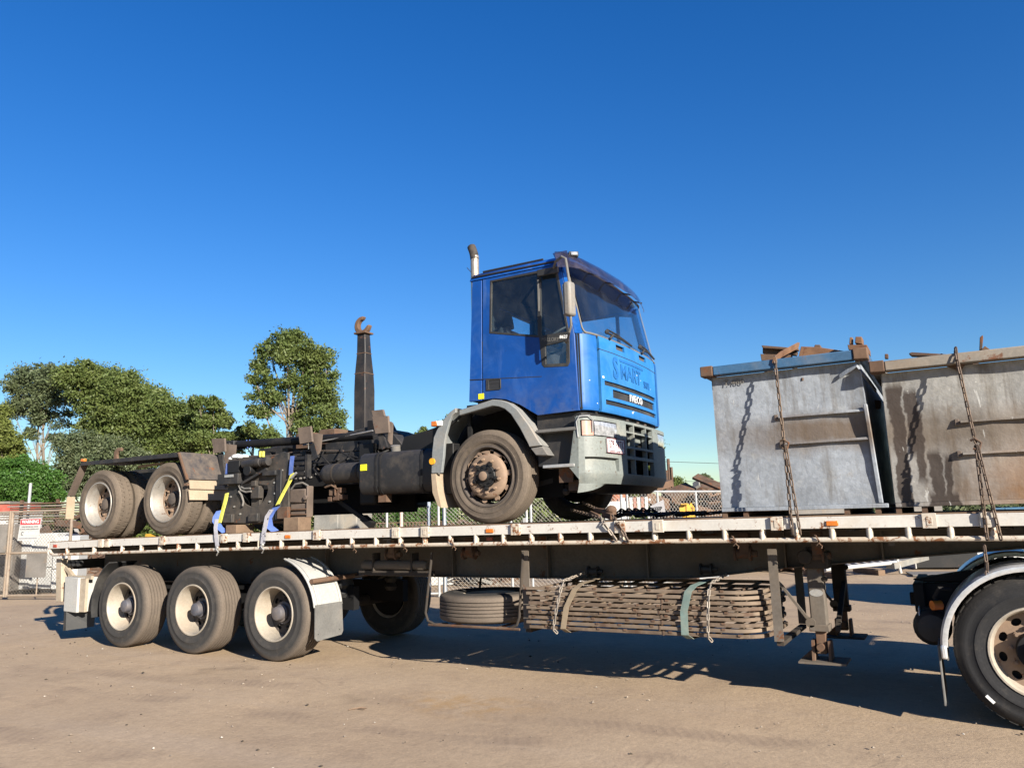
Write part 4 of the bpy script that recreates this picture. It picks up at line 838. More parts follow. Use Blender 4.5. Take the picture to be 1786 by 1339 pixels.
for yc in (.62, 1.75):
    sb_ = MB().hexa([(5.80, yc-.24, 3.02), (6.02, yc-.24, 3.0), (6.02, yc+.24, 3.0), (5.80, yc+.24, 3.02), (5.68, yc-.22, 3.62), (5.80, yc-.22, 3.62), (5.80, yc+.22, 3.62), (5.68, yc+.22, 3.62)]).hexa([(5.68, yc-.13, 3.64), (5.78, yc-.13, 3.64), (5.78, yc+.13, 3.64), (5.68, yc+.13, 3.64), (5.67, yc-.12, 3.84), (5.75, yc-.12, 3.84), (5.75, yc+.12, 3.84), (5.67, yc+.12, 3.84)])
    part('seat', sb_.box(5.85, 6.3, yc-.24, yc+.24, 2.86, 3.04), MT['seat'], tk, bev=.04)
sw = MB(); c0 = Vector((6.40, .62, 3.42)); nrm = Vector((-.55, 0, .83)).normalized(); ux = Vector((0, 1, 0)); uy = nrm.cross(ux)
sw.tube([c0+ux*.22*math.cos(R(a))+uy*.22*math.sin(R(a)) for a in range(0, 360, 15)], .016, 8, closed=True).tube([c0-ux*.22, c0-nrm*.05, c0+ux*.22], .015, 6).cyl(c0-nrm*.05, c0-nrm*.4, .03)
part('steering_wheel', sw, MT['trim'], tk)
# sun visor
vz = lambda u: 0
vg = MB(); su2 = list(np.linspace(sY(.12)-.03, sY(2.13), 30))
vprof = [(4.215, -.10), (4.205, -.01), (4.15, .06), (4.08, .10), (3.99, .115)]
def vfn(u, v, t_):
    k = np.interp(v, range(5), [q[1] for q in vprof]); k *= 1-.75*max(0, min(1, (u-sY(1.2))/(sY(2.13)-sY(1.2))))**2; z = np.interp(v, range(5), [q[0] for q in vprof]); x, y = plan(u, k-t_); return (x+rake(z)*.9, y-.06*(1 if y < .4 else (.35 if y > 2.0 else 0))*min(1, abs(y-1.2)-.8 if abs(y-1.2) > .8 else 0)*2, z)
part('sun_visor', vg.grid(su2, [0, 1, 2, 3, 4], vfn, thick=.006), MT['visor'], tk, sharp=60)
for yv in (.10,):
    sg = 1 if yv < 1 else -1; part('visor_end', MB().prism([(6.60, yv-.02*sg, 4.19), (6.76, yv-.02*sg, 4.19), (6.80, yv-.02*sg, 4.02), (6.66, yv-.02*sg, 4.06)], [(6.60, yv-.012*sg, 4.19), (6.76, yv-.012*sg, 4.19), (6.80, yv-.012*sg, 4.02), (6.66, yv-.012*sg, 4.06)]), MT['visor'], tk)
for yv in (.55, .95, 1.45, 1.85):
    x, y = plan(sY(yv)); part('visor_bracket', MB().beam((x+rake(4.05)-.01, y, 4.07), (x+rake(4.05)+.10, y, 4.03), .015, .015), MT['ink'], tk)
x, y = plan(sY(.14)); part('roof_lamp', MB().rbox((6.79, .17, 4.165), .10, .05, .055, Matrix.Rotation(R(35), 3, 'Z')), MT['trim'], tk, bev=.008); part('roof_lamp_lens', MB().rbox((6.803, .158, 4.165), .07, .05, .035, Matrix.Rotation(R(35), 3, 'Z')), MT['clear'], tk, bev=.006)
# mirror on its arm
mr = MB(); mm = Matrix.Rotation(R(-8), 3, 'Z'); mr.rbox((6.885, -.17, 3.60), .085, .11, .34, mm); part('mirror', mr, MT['mirrorh'], tk, bev=.025)
part('mirror_glass', MB().rbox((6.840, -.165, 3.60), .006, .085, .29, mm), MT['chrome'], tk)
part('mirror_arm', MB().tube([(6.60, .09, 4.03), (6.70, -.06, 4.045), (6.83, -.19, 4.03), (6.875, -.20, 4.0), (6.885, -.18, 3.85), (6.89, -.17, 3.76)], .013, 8), MT['flap'], tk); part('mirror_arm', MB().tube([(6.89, -.17, 3.44), (6.89, -.17, 3.34), (6.86, -.15, 3.29), (6.74, .06, 3.26), (6.70, .10, 3.255)], .013, 8), MT['flap'], tk)
part('mirror_bracket', MB().box(6.42, 6.66, .07, .098, 3.975, 4.045), MT['trim'], tk, bev=.006)
# door lettering
lt = MB(); text(lt, '8627', .045, frame((6.68, .0965, 3.31), (1, 0, -.10), (0, 0, 1)), .001, 1, 'CENTER', .001); part('door_number', lt, MT['letter'], tk)
lt = MB(); text(lt, 'MALLORY', .055, frame((6.53, .0965, 3.305), (1, 0, -.12), (0, 0, 1)), .001, .8); part('door_lettering', lt, MT['flap'], tk)
# wipers
for y0_, y1_ in ((.55, 1.15), (1.45, 1.98)):
    s0, s1 = sY(y0_), sY(y1_)
    part('wiper', MB().tube([fpt(s0, 3.40, .03), fpt((s0+s1)/2, 3.395, .035), fpt(s1, 3.365, .03)], .012, 6).tube([fpt(s0+.02, 3.44, .03), fpt(s0+.2, 3.42, .04), fpt(s1-.06, 3.375, .035)], .009, 6).tube([fpt(s0+.05, 3.345, .02), fpt(s0+.12, 3.40, .04)], .014, 6).ball(fpt(s0, 3.41, .03), .025, 8), MT['trim'], tk)
# bumper
def bp_(s, z, off=0.0):
    o = .045+off - (.05*max(0, (1.95-z))/.1 if z < 1.95 else 0); x, y = plan(s, o); return (x, y, z)
bs = sorted(set(list(np.linspace(-.0, SMAX, 45)) + [sY(v) for v in (.10, .57, .79, .98, 1.0, 1.19, 1.21, 1.40, 1.42, 1.60, 1.83, 2.3)] + [.12, SMAX-.12]))
hs0, hs1 = .035, sY(.60)-.01
gxs = [(sY(.80), sY(1.0)), (sY(1.02), sY(1.36)), (sY(1.38), sY(1.60))]
gzs = [(2.405, 2.478), (2.252, 2.388), (2.150, 2.228), (1.965, 2.118)]
bz = sorted(set([1.86, 1.90, 1.95] + [v for q in gzs for v in q] + [2.05, 2.31, 2.465, 2.505]))
def bskip(u, v):
    if (hs0 < u < hs1 or SMAX-hs1 < u < SMAX-hs0) and 2.31 < v < 2.465: return True
    if .06 < u < sY(.60) and 1.985 < v < 2.112: return True
    return any(a < u < b for a, b in gxs) and any(c_ < v < d for c_, d in gzs)
bz = sorted(set(bz+[1.985, 2.112])); bs = sorted(set(bs+[.06, sY(.60), hs0, hs1, SMAX-hs0, SMAX-hs1]+[v for q in gxs for v in q]))
bm_ = part('bumper', MB().grid(bs, bz, lambda u, v, t_: bp_(u, v, -t_), bskip, .05), MT['bumper'], tk, sharp=30); bevel(bm_, .007)
part('bumper_return', MB().hexa([(6.70, .06, 2.02), (6.80, .056, 1.90), (6.80, .10, 1.90), (6.70, .10, 2.02), (6.79, .06, 2.50), (6.82, .056, 2.50), (6.82, .10, 2.50), (6.79, .10, 2.50)]), MT['bumper'], tk)
part('bumper_recess', MB().grid(list(np.linspace(.05, sY(.61), 10)), [1.975, 2.12], lambda u, v, t_: bp_(u, v, -.03-.02*(v > 2.05)-t_), thick=.01), MT['bumper'], tk)
part('bumper_skirt', MB().grid(list(np.linspace(.0, sY(.42), 8)), [0, 1], lambda u, v, t_: (lambda q: (q[0]-.02*(1-v), q[1], 1.775+.085*(u/sY(.42))**1.5+(1.862-1.775-.085*(u/sY(.42))**1.5)*v))(bp_(u, 1.862, -t_)), thick=.04), MT['bumper'], tk)
part('bumper_underside', MB().prism([bp_(s, 1.87, -.04) for s in np.linspace(.25, SMAX-.02, 16)]+[(6.2, 2.2, 1.87), (6.45, .45, 1.87)], [bp_(s, 1.79, -.12) for s in np.linspace(.25, SMAX-.02, 16)]+[(6.2, 2.1, 1.80), (6.45, .5, 1.80)]), MT['black'], tk)
part('bumper_bar', MB().box(6.6, 6.86, .2, 2.2, 1.9, 2.05), MT['blackdeep'], tk)
part('bumper_inside', MB().grid(list(np.linspace(sY(.35), sY(2.15), 16)), [1.87, 2.2, 2.53], lambda u, v, t_: bp_(u, v, -.19-t_), thick=.02), MT['black'], tk)
part('bumper_baffle', MB().hexa([*(bp_(sY(1.22), z, -.07) for z in (2.28,)), bp_(sY(1.40), 2.33, -.07), bp_(sY(1.40), 2.33, -.16), bp_(sY(1.22), 2.28, -.16), bp_(sY(1.22), 2.38, -.07), bp_(sY(1.40), 2.38, -.07), bp_(sY(1.40), 2.38, -.16), bp_(sY(1.22), 2.38, -.16)]), MT['bumper'], tk)
for k, (a, b, m_) in enumerate(((hs0, hs1, 0), (SMAX-hs1, SMAX-hs0, 1))):
    am = (a+.012, a+.11) if not m_ else (b-.11, b-.012); cl = (a+.118, b-.012) if not m_ else (a+.012, b-.118)
    hl = part('headlight', MB().grid(list(np.linspace(*cl, 10)), list(np.linspace(2.322, 2.455, 5)), lambda u, v, t_: bp_(u, v, -.008+.012*(1-abs(v-2.39)/.07)**.5 if abs(v-2.39) < .07 else -.008) if t_ == 0 else bp_(u, v, -.03), thick=.03), MT['clear'], tk)
    part('indicator', MB().grid(list(np.linspace(*am, 5)), list(np.linspace(2.318, 2.458, 4)), lambda u, v, t_: bp_(u, v, -.004-t_), thick=.03), mat('indicator_lens', (.62, .38, .30), .2, .3, dust=.15, var=.2, sc=14, bump=0), tk)
    part('headlight_housing', MB().grid(list(np.linspace(a-.01, b+.01, 10)), [2.30, 2.475], lambda u, v, t_: bp_(u, v, -.052-t_), thick=.02), MT['trim'], tk)
part('headlight_wire_guard', MB().tube([bp_(.01, 2.30, .01), bp_(.0, 2.45, .015), bp_(.03, 2.50, .03), bp_(.10, 2.505, .03), bp_(.13, 2.47, .02), bp_(.13, 2.35, .01)], .006, 6), MT['galvf'], tk)
pl_ = part('number_plate', MB().grid(list(np.linspace(sY(.335), sY(.335)+.372, 8)), [2.160, 2.30], lambda u, v, t_: bp_(u, v, .014-t_), thick=.004), MT['platew'], tk)
tx = MB(); text(tx, '579', .112, Matrix.Translation((-.093, 0, 0)), .0005, .56, 'CENTER', 0, 1.2); text(tx, 'RTK', .112, Matrix.Translation((.093, 0, 0)), .0005, .56, 'CENTER', 0, 1.2); tx.ball((0, .0, 0), .009, 6, (1, 1, .1)); tx.v = [bp_(sY(.335)+.186+x, 2.240+y, .0205+z) for x, y, z in tx.v]; part('plate_number', tx, MT['maroon'], pl_)
tx = MB(); text(tx, 'QUEENSLAND - SUNSHINE STATE', .018, Matrix.Identity(4), .001, 1); tx.v = [bp_(sY(.335)+.186+x, 2.175+y, .0205+z) for x, y, z in tx.v]; part('plate_slogan', tx, MT['maroon'], pl_)
pb = MB()
for (a, b, c_, d) in ((0, .372, 2.158, 2.164), (0, .372, 2.297, 2.303), (0, .006, 2.158, 2.303), (.366, .372, 2.158, 2.303)): pb.grid(list(np.linspace(sY(.335)+a, sY(.335)+b, 6)), [c_, d], lambda u, v, t_: bp_(u, v, .0195-t_), thick=.006)
part('plate_border', pb, MT['maroon'], pl_)
part('front_valance', MB().grid(list(np.linspace(.05, SMAX-.05, 24)), [2.50, 2.585], lambda u, v, t_: fpt(u, v, -.06-t_), thick=.06), MT['black'], tk)
for y_ in (1.0, 1.3, 1.55): part('hose_fitting', MB().ball(fpt(sY(y_), 2.535, -.02), .02, 8, (1, 1.6, .7)), MT['rim_dark'], tk)
# step well behind the wheel arch
part('step_panel', MB().box(6.32, 6.80, .16, .20, 2.05, 2.56), MT['blackd'], tk); part('step_post', MB().box(6.775, 6.805, .07, .12, 2.26, 2.50), MT['bumper'], tk)
for x0, x1, z in ((6.36, 6.79, 2.385), (6.42, 6.76, 2.035)): part('step', MB().box(x0, x1, .05, .20, z-.012, z+.018), MT['galvf'] if z < 2.1 else MT['flap'], tk, bev=.004)
part('step_bracket', MB().box(6.55, 6.70, .14, .16, 1.88, 2.02).box(6.62, 6.80, .2, .22, 1.80, 1.98), MT['rustd'], tk)
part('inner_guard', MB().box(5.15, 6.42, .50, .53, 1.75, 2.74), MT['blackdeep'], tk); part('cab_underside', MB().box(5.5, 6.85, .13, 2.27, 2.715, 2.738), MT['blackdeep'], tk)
part('engine', MB().box(5.5, 6.75, .75, 1.65, 1.95, 2.7).box(6.2, 6.85, .3, 2.1, 2.12, 2.5).cyl((5.75, .35, 1.98), (5.75, 2.0, 1.98), .08), MT['black'], tk)
part('axle_beam', MB().beam((5.77, .3, 1.93), (5.77, 2.1, 1.93), .12, .12), MT['black'], tk)
part('steering_arm', MB().beam((5.9, .5, 1.85), (6.7, .55, 2.0), .05, .05).ball((6.52, .35, 1.80), .04, 8), MT['blackd'], tk)
# front arch and guard
fo = [(5.48, 2.68), (5.80, 2.735), (5.89, 2.752), (5.99, 2.735), (6.08, 2.70), (6.17, 2.63), (6.30, 2.46), (6.41, 2.28), (6.44, 2.245)]
fi = [(5.48, 2.62), (5.80, 2.672), (5.89, 2.685), (5.96, 2.67), (6.03, 2.64), (6.10, 2.58), (6.20, 2.43), (6.285, 2.27), (6.30, 2.235)]
part('wheel_arch', MB().xz(fo+fi[::-1], .01, .055), MT['greyplast'], tk, bev=.008)
part('arch_liner', MB().xz(fo+[(x-.012*(1 if x > 6 else .2), z-.014) for x, z in fo][::-1], .056, .50), MT['greyplast'], tk)
part('arch_foot', MB().xz([(6.305, 2.225), (6.44, 2.235), (6.50, 2.145), (6.365, 2.150)], .02, .30), MT['flap'], tk, bev=.008)
ro = [(5.43, 2.71), (5.36, 2.675), (5.29, 2.61), (5.19, 2.50), (5.145, 2.42), (5.12, 2.25), (5.11, 2.04)]; ri = [(5.43, 2.66), (5.39, 2.64), (5.35, 2.57), (5.30, 2.43), (5.28, 2.33), (5.27, 2.22), (5.24, 2.04)]
part('rear_guard', MB().xz(ro+ri[::-1], .02, .06), MT['greyplast'], tk, bev=.006)
part('guard_sheet', MB().xz(ro+[(x+.014, z-.004) for x, z in ro][::-1], .061, .46), MT['greyplast'], tk)
part('guard_flap', MB().xz([(5.11, 2.035), (5.165, 2.035), (5.19, 1.85), (5.235, 1.68), (5.19, 1.70), (5.125, 1.84)], .02, .44), MT['creamflap'], tk)
part('guard_strut', MB().box(5.46, 5.50, .2, .24, 2.0, 2.66).beam((5.30, .08, 2.52), (5.55, .08, 2.70), .03, .02), MT['black'], tk)
part('side_lamp', MB().box(5.125, 5.20, .0, .06, 2.535, 2.59), MT['amber'], tk, bev=.008); part('lamp_base', MB().box(5.201, 5.26, .0, .06, 2.535, 2.59), MT['letter'], tk, bev=.006)
part('guard_reflector', MB().cyl((5.135, .015, 2.165), (5.135, -.005, 2.165), .034, n=18), mat('yellow_reflector', (.75, .36, .02), .35, dust=.05, bump=0), tk)
part('red_tank', MB().box(5.02, 5.12, .30, .5, 2.17, 2.36), MT['red'], tk, bev=.02)
# wheels of the truck
def zc(x, r): return ZT(x)+r+.001
XF = 5.775
wf = wheel('front', tk, (XF, .05, zc(XF, .478)), rot=.2); wheel('front', tk, (XF, 2.35, zc(XF, .478)), True)
for x in (-.735, .735):
    wheel('rear', tk, (x, .05, zc(x, .489))); wheel('rear', tk, (x, 2.35, zc(x, .489)), True)
    wheel('rear_inner', tk, (x, .345, zc(x, .489)), name='inner_wheel'); wheel('rear_inner', tk, (x, 2.055, zc(x, .489)), True, name='inner_wheel')
    part('axle', MB().cyl((x, .5, zc(x, .489)), (x, 1.9, zc(x, .489)), .10, n=14).ball((x, 1.2, zc(x, .489)), .24, 14), MT['black'], tk)
    part('chock', MB().box(x+.36, x+.5, .1, .3, ZT(x), ZT(x)+.05), MT['timber'], tk) if False else None
# chassis
for yv in (.76, 1.58): part('chassis_rail', MB().box(-1.25, 6.7, yv, yv+.07, 2.02, 2.27), MT['black'], tk, bev=.006)
for yv in (.82, 1.50): part('subframe_rail', MB().box(-1.2, 4.45, yv, yv+.08, 2.285, 2.44), MT['blackd'], tk, bev=.006)
for x in (-1.1, .0, 1.6, 3.2, 4.4): part('frame_cross_member', MB().box(x-.05, x+.05, .905, 1.495, 2.29, 2.42), MT['black'], tk)
bl = MB()
for px, py in [(553, 806), (563, 805), (575, 803), (607, 798), (613, 797), (621, 796), (553, 826), (516, 834), (525, 834), (533, 833), (543, 832)]:
    p = at(px, py, Y=.757); bl.cyl((p.x, .76, p.z), (p.x, .735, p.z), .013, n=8)
part('rail_bolt', bl, MT['bright'], tk)
part('body_plate', MB().xz([(2.70, 2.28), (2.85, 2.42), (3.8, 2.42), (3.86, 2.28)], .70, .755), MT['blackd'], tk, bev=.006)
part('upper_box', MB().xz([(2.95, 2.425), (2.95, 2.56), (3.55, 2.60), (4.05, 2.60), (4.20, 2.45), (4.20, 2.425)], .72, 1.0), MT['blackd'], tk, bev=.01)
part('bracket_block', MB().box(3.60, 3.82, .62, .70, 2.20, 2.50), MT['black'], tk, bev=.008)
# hydraulic rams and jib
for yv in (.74, 1.66):
    c1 = part('hydraulic_ram', MB().cyl((1.22, yv, 2.66), (3.75, yv, 2.605), .055, n=18), MT['blackg'], tk)
    part('ram_trunnion', MB().rbox((1.20, yv, 2.655), .24, .16, .13, Matrix.Rotation(R(3), 3, 'Y')).cyl((1.23, yv-.10, 2.66), (1.23, yv+.10, 2.66), .035, n=12), MT['blackd'], tk, bev=.01)
part('cord_tie', MB().tube([(1.5+.02*i, .74+.062*math.cos(i*2.1), 2.65+.062*math.sin(i*2.1)) for i in range(7)], .010, 5), MT['strapb'], tk)
part('ram_rod', MB().cyl((2.6, .69, 2.56), (3.75, .70, 2.66), .010, n=6).cyl((2.7, .69, 2.58), (2.7, .69, 2.50), .012, n=6), MT['bright'], tk)
part('jib_beam', MB().xz([(1.4, 2.46), (1.4, 2.60), (2.9, 2.70), (3.5, 2.78), (3.5, 2.46)], 1.02, 1.38), MT['blackd'], tk, bev=.012)
part('jib_cross_head', MB().box(2.2, 2.5, .95, 1.45, 2.55, 2.76).box(2.62, 2.9, .95, 1.45, 2.58, 2.78), MT['rustd'], tk, bev=.01)
am_ = MB()
for z, xl, xr, yn, yf in ((2.60, 3.09, 3.28, 1.10, 1.30), (3.28, 3.09, 3.28, 1.10, 1.30), (3.50, 3.10, 3.275, 1.10, 1.285), (3.78, 3.115, 3.262, 1.12, 1.25), (4.045, 3.115, 3.25, 1.125, 1.235)):
    am_.v += [(xl, yn, z), (xr, yn, z), (xr, yf, z), (xl, yf, z)]
for i in range(4):
    for k in range(4): am_.f.append((i*4+k, i*4+(k+1) % 4, (i+1)*4+(k+1) % 4, (i+1)*4+k))
am_.f += [(3, 2, 1, 0), (16, 17, 18, 19)]; part('hook_arm', am_, MT['rustarm'], tk, bev=.010)
part('arm_flange', MB().box(3.085, 3.285, 1.09, 1.265, 4.046, 4.070), MT['rust'], tk, bev=.005)
part('arm_weld_band', MB().box(3.096, 3.279, 1.096, 1.289, 3.50, 3.509).box(3.111, 3.266, 1.116, 1.254, 3.776, 3.784), MT['rust'], tk)
part('arm_scratch', MB().box(3.14, 3.148, 1.0585, 1.062, 3.62, 3.70), MT['bright'], tk) if False else None
hk = arc(3.155, 4.175, .128, 75, 335, 22); hk2 = arc(3.165, 4.185, .072, 325, 95, 20)
part('hook', MB().xz(hk+[(3.29, 4.165), (3.272, 4.172), (3.25, 4.165)]+hk2, 1.165, 1.235), MT['rust'], tk, bev=.012)
part('hook_neck', MB().box(3.08, 3.23, 1.16, 1.24, 4.0725, 4.10), MT['rust'], tk)
part('jib_gooseneck', MB().xz([(3.42, 2.44), (3.42, 2.84), (3.50, 2.84), (3.56, 2.74), (3.75, 2.70), (4.15, 2.56), (4.5, 2.44)], .98, 1.42), MT['blackg'], tk, bev=.01)
part('rear_tower', MB().xz([(4.30, 2.30), (4.38, 2.52), (4.65, 2.56), (4.95, 2.62), (5.05, 2.62), (5.05, 2.30)], .5, 1.6), MT['black'], tk, bev=.01)
# rusty guide stops
def stop(pts, gus, Y0):
    part('guide_plate', MB().prism([Vector(p) for p in pts], [Vector(p)+Vector((.012, .02, 0)) for p in pts]), MT['flag'], tk)
    part('guide_gusset', MB().prism([Vector(p) for p in gus], [Vector(p)+Vector((.02, .012, .0)) for p in gus]), MT['flag'], tk)
for Yg, q, g_ in ((.55, [(369, 765), (391, 764), (392, 787), (373, 790)], [(393, 774), (410, 776), (408, 800), (397, 830), (391, 800)]),
                  (.55, [(519, 746), (541, 743), (544, 770), (523, 774)], [(545, 756), (560, 757), (557, 785), (553, 792), (546, 786)]),
                  (.70, [(648, 716), (667, 714), (670, 725), (651, 729)], [(649, 729), (652, 728), (656, 752), (654, 754)]),
                  (.45, [(649, 727), (676, 725), (678, 754), (655, 756)], [(679, 735), (683, 738), (681, 775), (676, 768)])):
    stop([at(*p, Y=Yg) for p in q], [at(*p, Y=Yg+.06) for p in g_], Yg)
for px0, py0, px1, py1, Yg in ((385, 790, 392, 850, .60), (545, 774, 552, 800, .62), (664, 756, 672, 782, .5)):
    a = at(px0, py0, Y=Yg); b = at(px1, py1, Y=Yg); part('guide_post', MB().beam(a, b, .08, .03, (0, 1, 0)), MT['blackd'], tk)
# fuel tank
prof = [(.19, 1.86), (.15, 1.89), (.125, 1.95), (.125, 2.24), (.15, 2.30), (.20, 2.325), (.66, 2.325), (.70, 2.29), (.70, 1.90), (.66, 1.86)]
part('fuel_tank', MB().yz(prof, 4.02, 5.06), MT['blackd'], tk, bev=.025)
for x in (4.27, 4.33, 4.90): part('tank_strap', MB().yz([(y+(-.006 if y < .4 else .006), z+(.006 if z > 2.1 else -.006)) for y, z in prof], x-.013, x+.013), MT['black'], tk)
part('filler_cap', MB().cyl((4.42, .30, 2.325), (4.43, .28, 2.40), .055, n=18), MT['flap'], tk)
part('tank_bracket', MB().box(4.25, 4.36, .2, .3, 1.77, 1.86), MT['rust'], tk)
part('tool_box', MB().box(5.075, 5.30, .16, .7, 1.82, 2.36), MT['black'], tk, bev=.01)
p = at(634, 815, Y=.118); part('yellow_sticker', MB().box(p.x-.045, p.x+.045, .116, .1225, p.z-.035, p.z+.035), MT['hivis'], tk)
part('air_cylinder', MB().lathe((3.27, .38, 2.135), (1, 0, 0), [(.001, 0), (.09, .01), (.118, .05), (.122, .10), (.122, .70), (.09, .74), (.001, .75)], 24), MT['blackd'], tk)
for x in (3.48, 3.86): part('cylinder_band', MB().lathe((x, .38, 2.135), (1, 0, 0), [(.126, -.012), (.126, .012), (.121, .012), (.121, -.012)], 24, loop=True), MT['beamd'], tk)
vb = MB()
for dx, dz, s_ in ((0, 0, .09), (.12, .02, .07), (.06, -.05, .10), (-.02, -.08, .06), (.16, -.06, .06)): vb.box(3.34+dx, 3.34+dx+s_, .38, .48, 1.92+dz-s_*.5, 1.92+dz+s_*.4)
part('valve_block', vb, MT['rustd'], tk, bev=.006); part('valve_pipe', MB().tube([(3.3, .36, 1.98), (3.42, .34, 2.0), (3.5, .36, 1.95)], .012, 6).cyl((3.46, .36, 1.88), (3.46, .36, 2.03), .012, n=6), MT['rust'], tk)
for k in range(4): part('louvre_slat', MB().box(2.74, 2.95, .38, .42, 2.145+k*.065, 2.185+k*.065), MT['blackd'], tk, bev=.004)
part('louvre_frame', MB().box(2.951, 2.99, .37, .44, 2.12, 2.40), MT['blackd'], tk); part('louvre_frame', MB().box(2.72, 2.739, .37, .44, 2.12, 2.40), MT['blackd'], tk)
part('gap_filler', MB().box(2.0, 4.2, .95, 1.0, 1.66, 2.02), MT['blackdeep'], tk)  # black sheet added to fill the gap and hide the sunlit far flap
part('gearbox', MB().box(3.0, 4.0, 1.02, 1.5, 1.72, 2.0).cyl((3.2, 1.2, 1.85), (5.0, 1.2, 1.9), .10).box(3.75, 4.0, .45, .9, 1.75, 2.0), MT['black'], tk, bev=.03)
rgh = random.Random(9)
for k in range(11):
    x0 = rgh.uniform(2.5, 4.2); x1 = x0+rgh.uniform(.35, 1.1); y0 = rgh.uniform(.55, .72); z0 = rgh.uniform(1.92, 2.5); z1 = z0+rgh.uniform(-.12, .12)
    part('hydraulic_hose', MB().tube([(x0, y0+.1, z0+.08), (x0+.06, y0, z0), ((x0+x1)/2, y0-.03, (z0+z1)/2-rgh.uniform(.02, .12)), (x1-.05, y0, z1), (x1, y0+.12, z1+.05)], .012, 6), MT['black'], tk)
for k in range(8):
    x0 = 2.6+k*.2; part('hose_clamp', MB().box(x0-.02, x0+.02, .735, .756, 2.19+.03*(k % 2), 2.23+.03*(k % 2)), MT['bright'] if k % 3 == 0 else MT['flag'], tk)
for k in range(7):
    x0 = 1.5+k*.33; part('top_bracket', MB().box(x0-.05, x0+.05, .80, .90, 2.442, 2.50+.03*(k % 3)), MT['blackd'], tk)
part('grease_line', MB().tube([(1.3, .70, 2.50), (2.0, .69, 2.46), (2.6, .69, 2.49), (3.3, .68, 2.44)], .007, 5), MT['flag'], tk)
part('prop_stay', MB().beam(at(585, 868, Y=.5), at(636, 905, Y=.5), .05, .05).beam(at(634, 902, Y=.5), at(650, 916, Y=.5), .09, .07), MT['black'], tk)
# rear guards
ga = [(-1.14, 2.50), (1.02, 2.535)]
for y0_, y1_ in ((.03, .66), (1.74, 2.37)):
    sgn = y0_ < 1
    part('guard_deck', MB().xz([(-1.14, 2.505), (1.02, 2.51), (1.02, 2.525), (-1.14, 2.52)], y0_, y1_), MT['blackd'], tk)
    ye = (y0_-.012, y0_-.0005) if sgn else (y1_+.0005, y1_+.012)
    part('guard_lip', MB().xz([(-1.15, 2.475), (1.02, 2.47), (1.03, 2.532), (-1.15, 2.528)], *ye), MT['blackd'], tk, bev=.003)
    part('guard_slope', MB().prism([(1.025, y0_, 2.53), (1.215, y0_, 2.165), (1.215, y1_, 2.165), (1.025, y1_, 2.53)], [(1.04, y0_, 2.535), (1.23, y0_, 2.17), (1.23, y1_, 2.17), (1.04, y1_, 2.535)]), mat('scratched_guard', (.045, .042, .045), .55, dust=.5, dustc=(.15, .115, .085), dsc=9, rust=.2), tk)
    if sgn: part('guard_slope_edge', MB().beam((1.03, .02, 2.525), (1.225, .02, 2.16), .02, .035, (0, 1, 0)).rbox((1.22, .012, 2.10), .06, .03, .03, Matrix.Identity(3)), MT['rust'], tk)
    for (za, zb) in ((2.157, 2.04), (2.036, 1.90)): part('guard_flap', MB().prism([(1.232, y0_, za), (1.26, y0_, zb), (1.26, y1_, zb), (1.232, y1_, za)], [(1.244, y0_, za), (1.272, y0_, zb), (1.272, y1_, zb), (1.244, y1_, za)]), MT['creamflap'], tk)
    part('guard_flap', MB().prism([(1.262, y1_-.12 if sgn else y0_, 1.897), (1.29, y1_-.02 if sgn else y0_+.04, 1.62), (1.29, y1_ if sgn else y0_+.12, 1.62), (1.262, y1_ if sgn else y0_+.2, 1.897)], [(1.272, y1_-.12 if sgn else y0_, 1.897), (1.30, y1_-.02 if sgn else y0_+.04, 1.62), (1.30, y1_ if sgn else y0_+.12, 1.62), (1.272, y1_ if sgn else y0_+.2, 1.897)]), MT['creamflap'], tk)
    part('tail_guard', MB().prism([(-1.15, y0_, 2.50), (-1.44, y0_, 2.05), (-1.44, y0_+.11, 2.05), (-1.15, y0_+.11, 2.50)], [(-1.165, y0_, 2.50), (-1.455, y0_, 2.05), (-1.455, y0_+.11, 2.05), (-1.165, y0_+.11, 2.50)]), MT['flag'], tk)
    part('tail_flap', MB().box(-1.458, -1.446, y0_, y0_+.12, 1.72, 2.04), MT['creamflap'], tk)
part('guard_lamp', MB().box(-1.13, -1.05, .0, .045, 2.534, 2.575), MT['amber'], tk, bev=.006)
p = at(205, 800, Y=.42); part('tail_hook', MB().xz([(p.x+.10, p.z+.16), (p.x-.0, p.z+.165), (p.x-.07, p.z+.11), (p.x-.07, p.z-.06), (p.x+.3, p.z-.03), (p.x+.3, p.z+.0), (p.x+.02, p.z+.0), (p.x+.0, p.z+.06), (p.x+.03, p.z+.11), (p.x+.10, p.z+.11)], .40, .44), MT['rust'], tk, bev=.008)
part('spring_pack', MB().xz([(-.95, 1.98), (-.3, 2.10), (.3, 2.10), (.95, 1.98), (.95, 1.92), (.3, 2.0), (-.3, 2.0), (-.95, 1.92)], .66, .75), MT['black'], tk)
part('inner_guard_stay', MB().beam((-.2, .3, 2.42), (.35, .3, 2.44), .03, .03), MT['creamflap'], tk)
# exhaust stack
ex = MB(); pth = [(5.44, .44, 2.9), (5.44, .44, 4.25), (5.44, .44, 4.40), (5.435, .45, 4.48), (5.415, .46, 4.54), (5.375, .48, 4.62)]; ex.tube(pth, .048, 18, caps=False).tube(pth[::-1], .044, 18, caps=False)
part('exhaust_pipe', ex, MT['exh'], tk); part('exhaust_tip', MB().tube([(5.437, .447, 4.45), (5.425, .452, 4.52), (5.405, .465, 4.565), (5.375, .48, 4.625)], .0492, 18, caps=False).tube([(5.437, .447, 4.45), (5.375, .48, 4.625)], .043, 18), MT['soot_shade'], tk); part('aerial', MB().tube([(5.50, .40, 4.20), (5.36, .40, 4.36)], .004, 5), MT['ink'], tk)

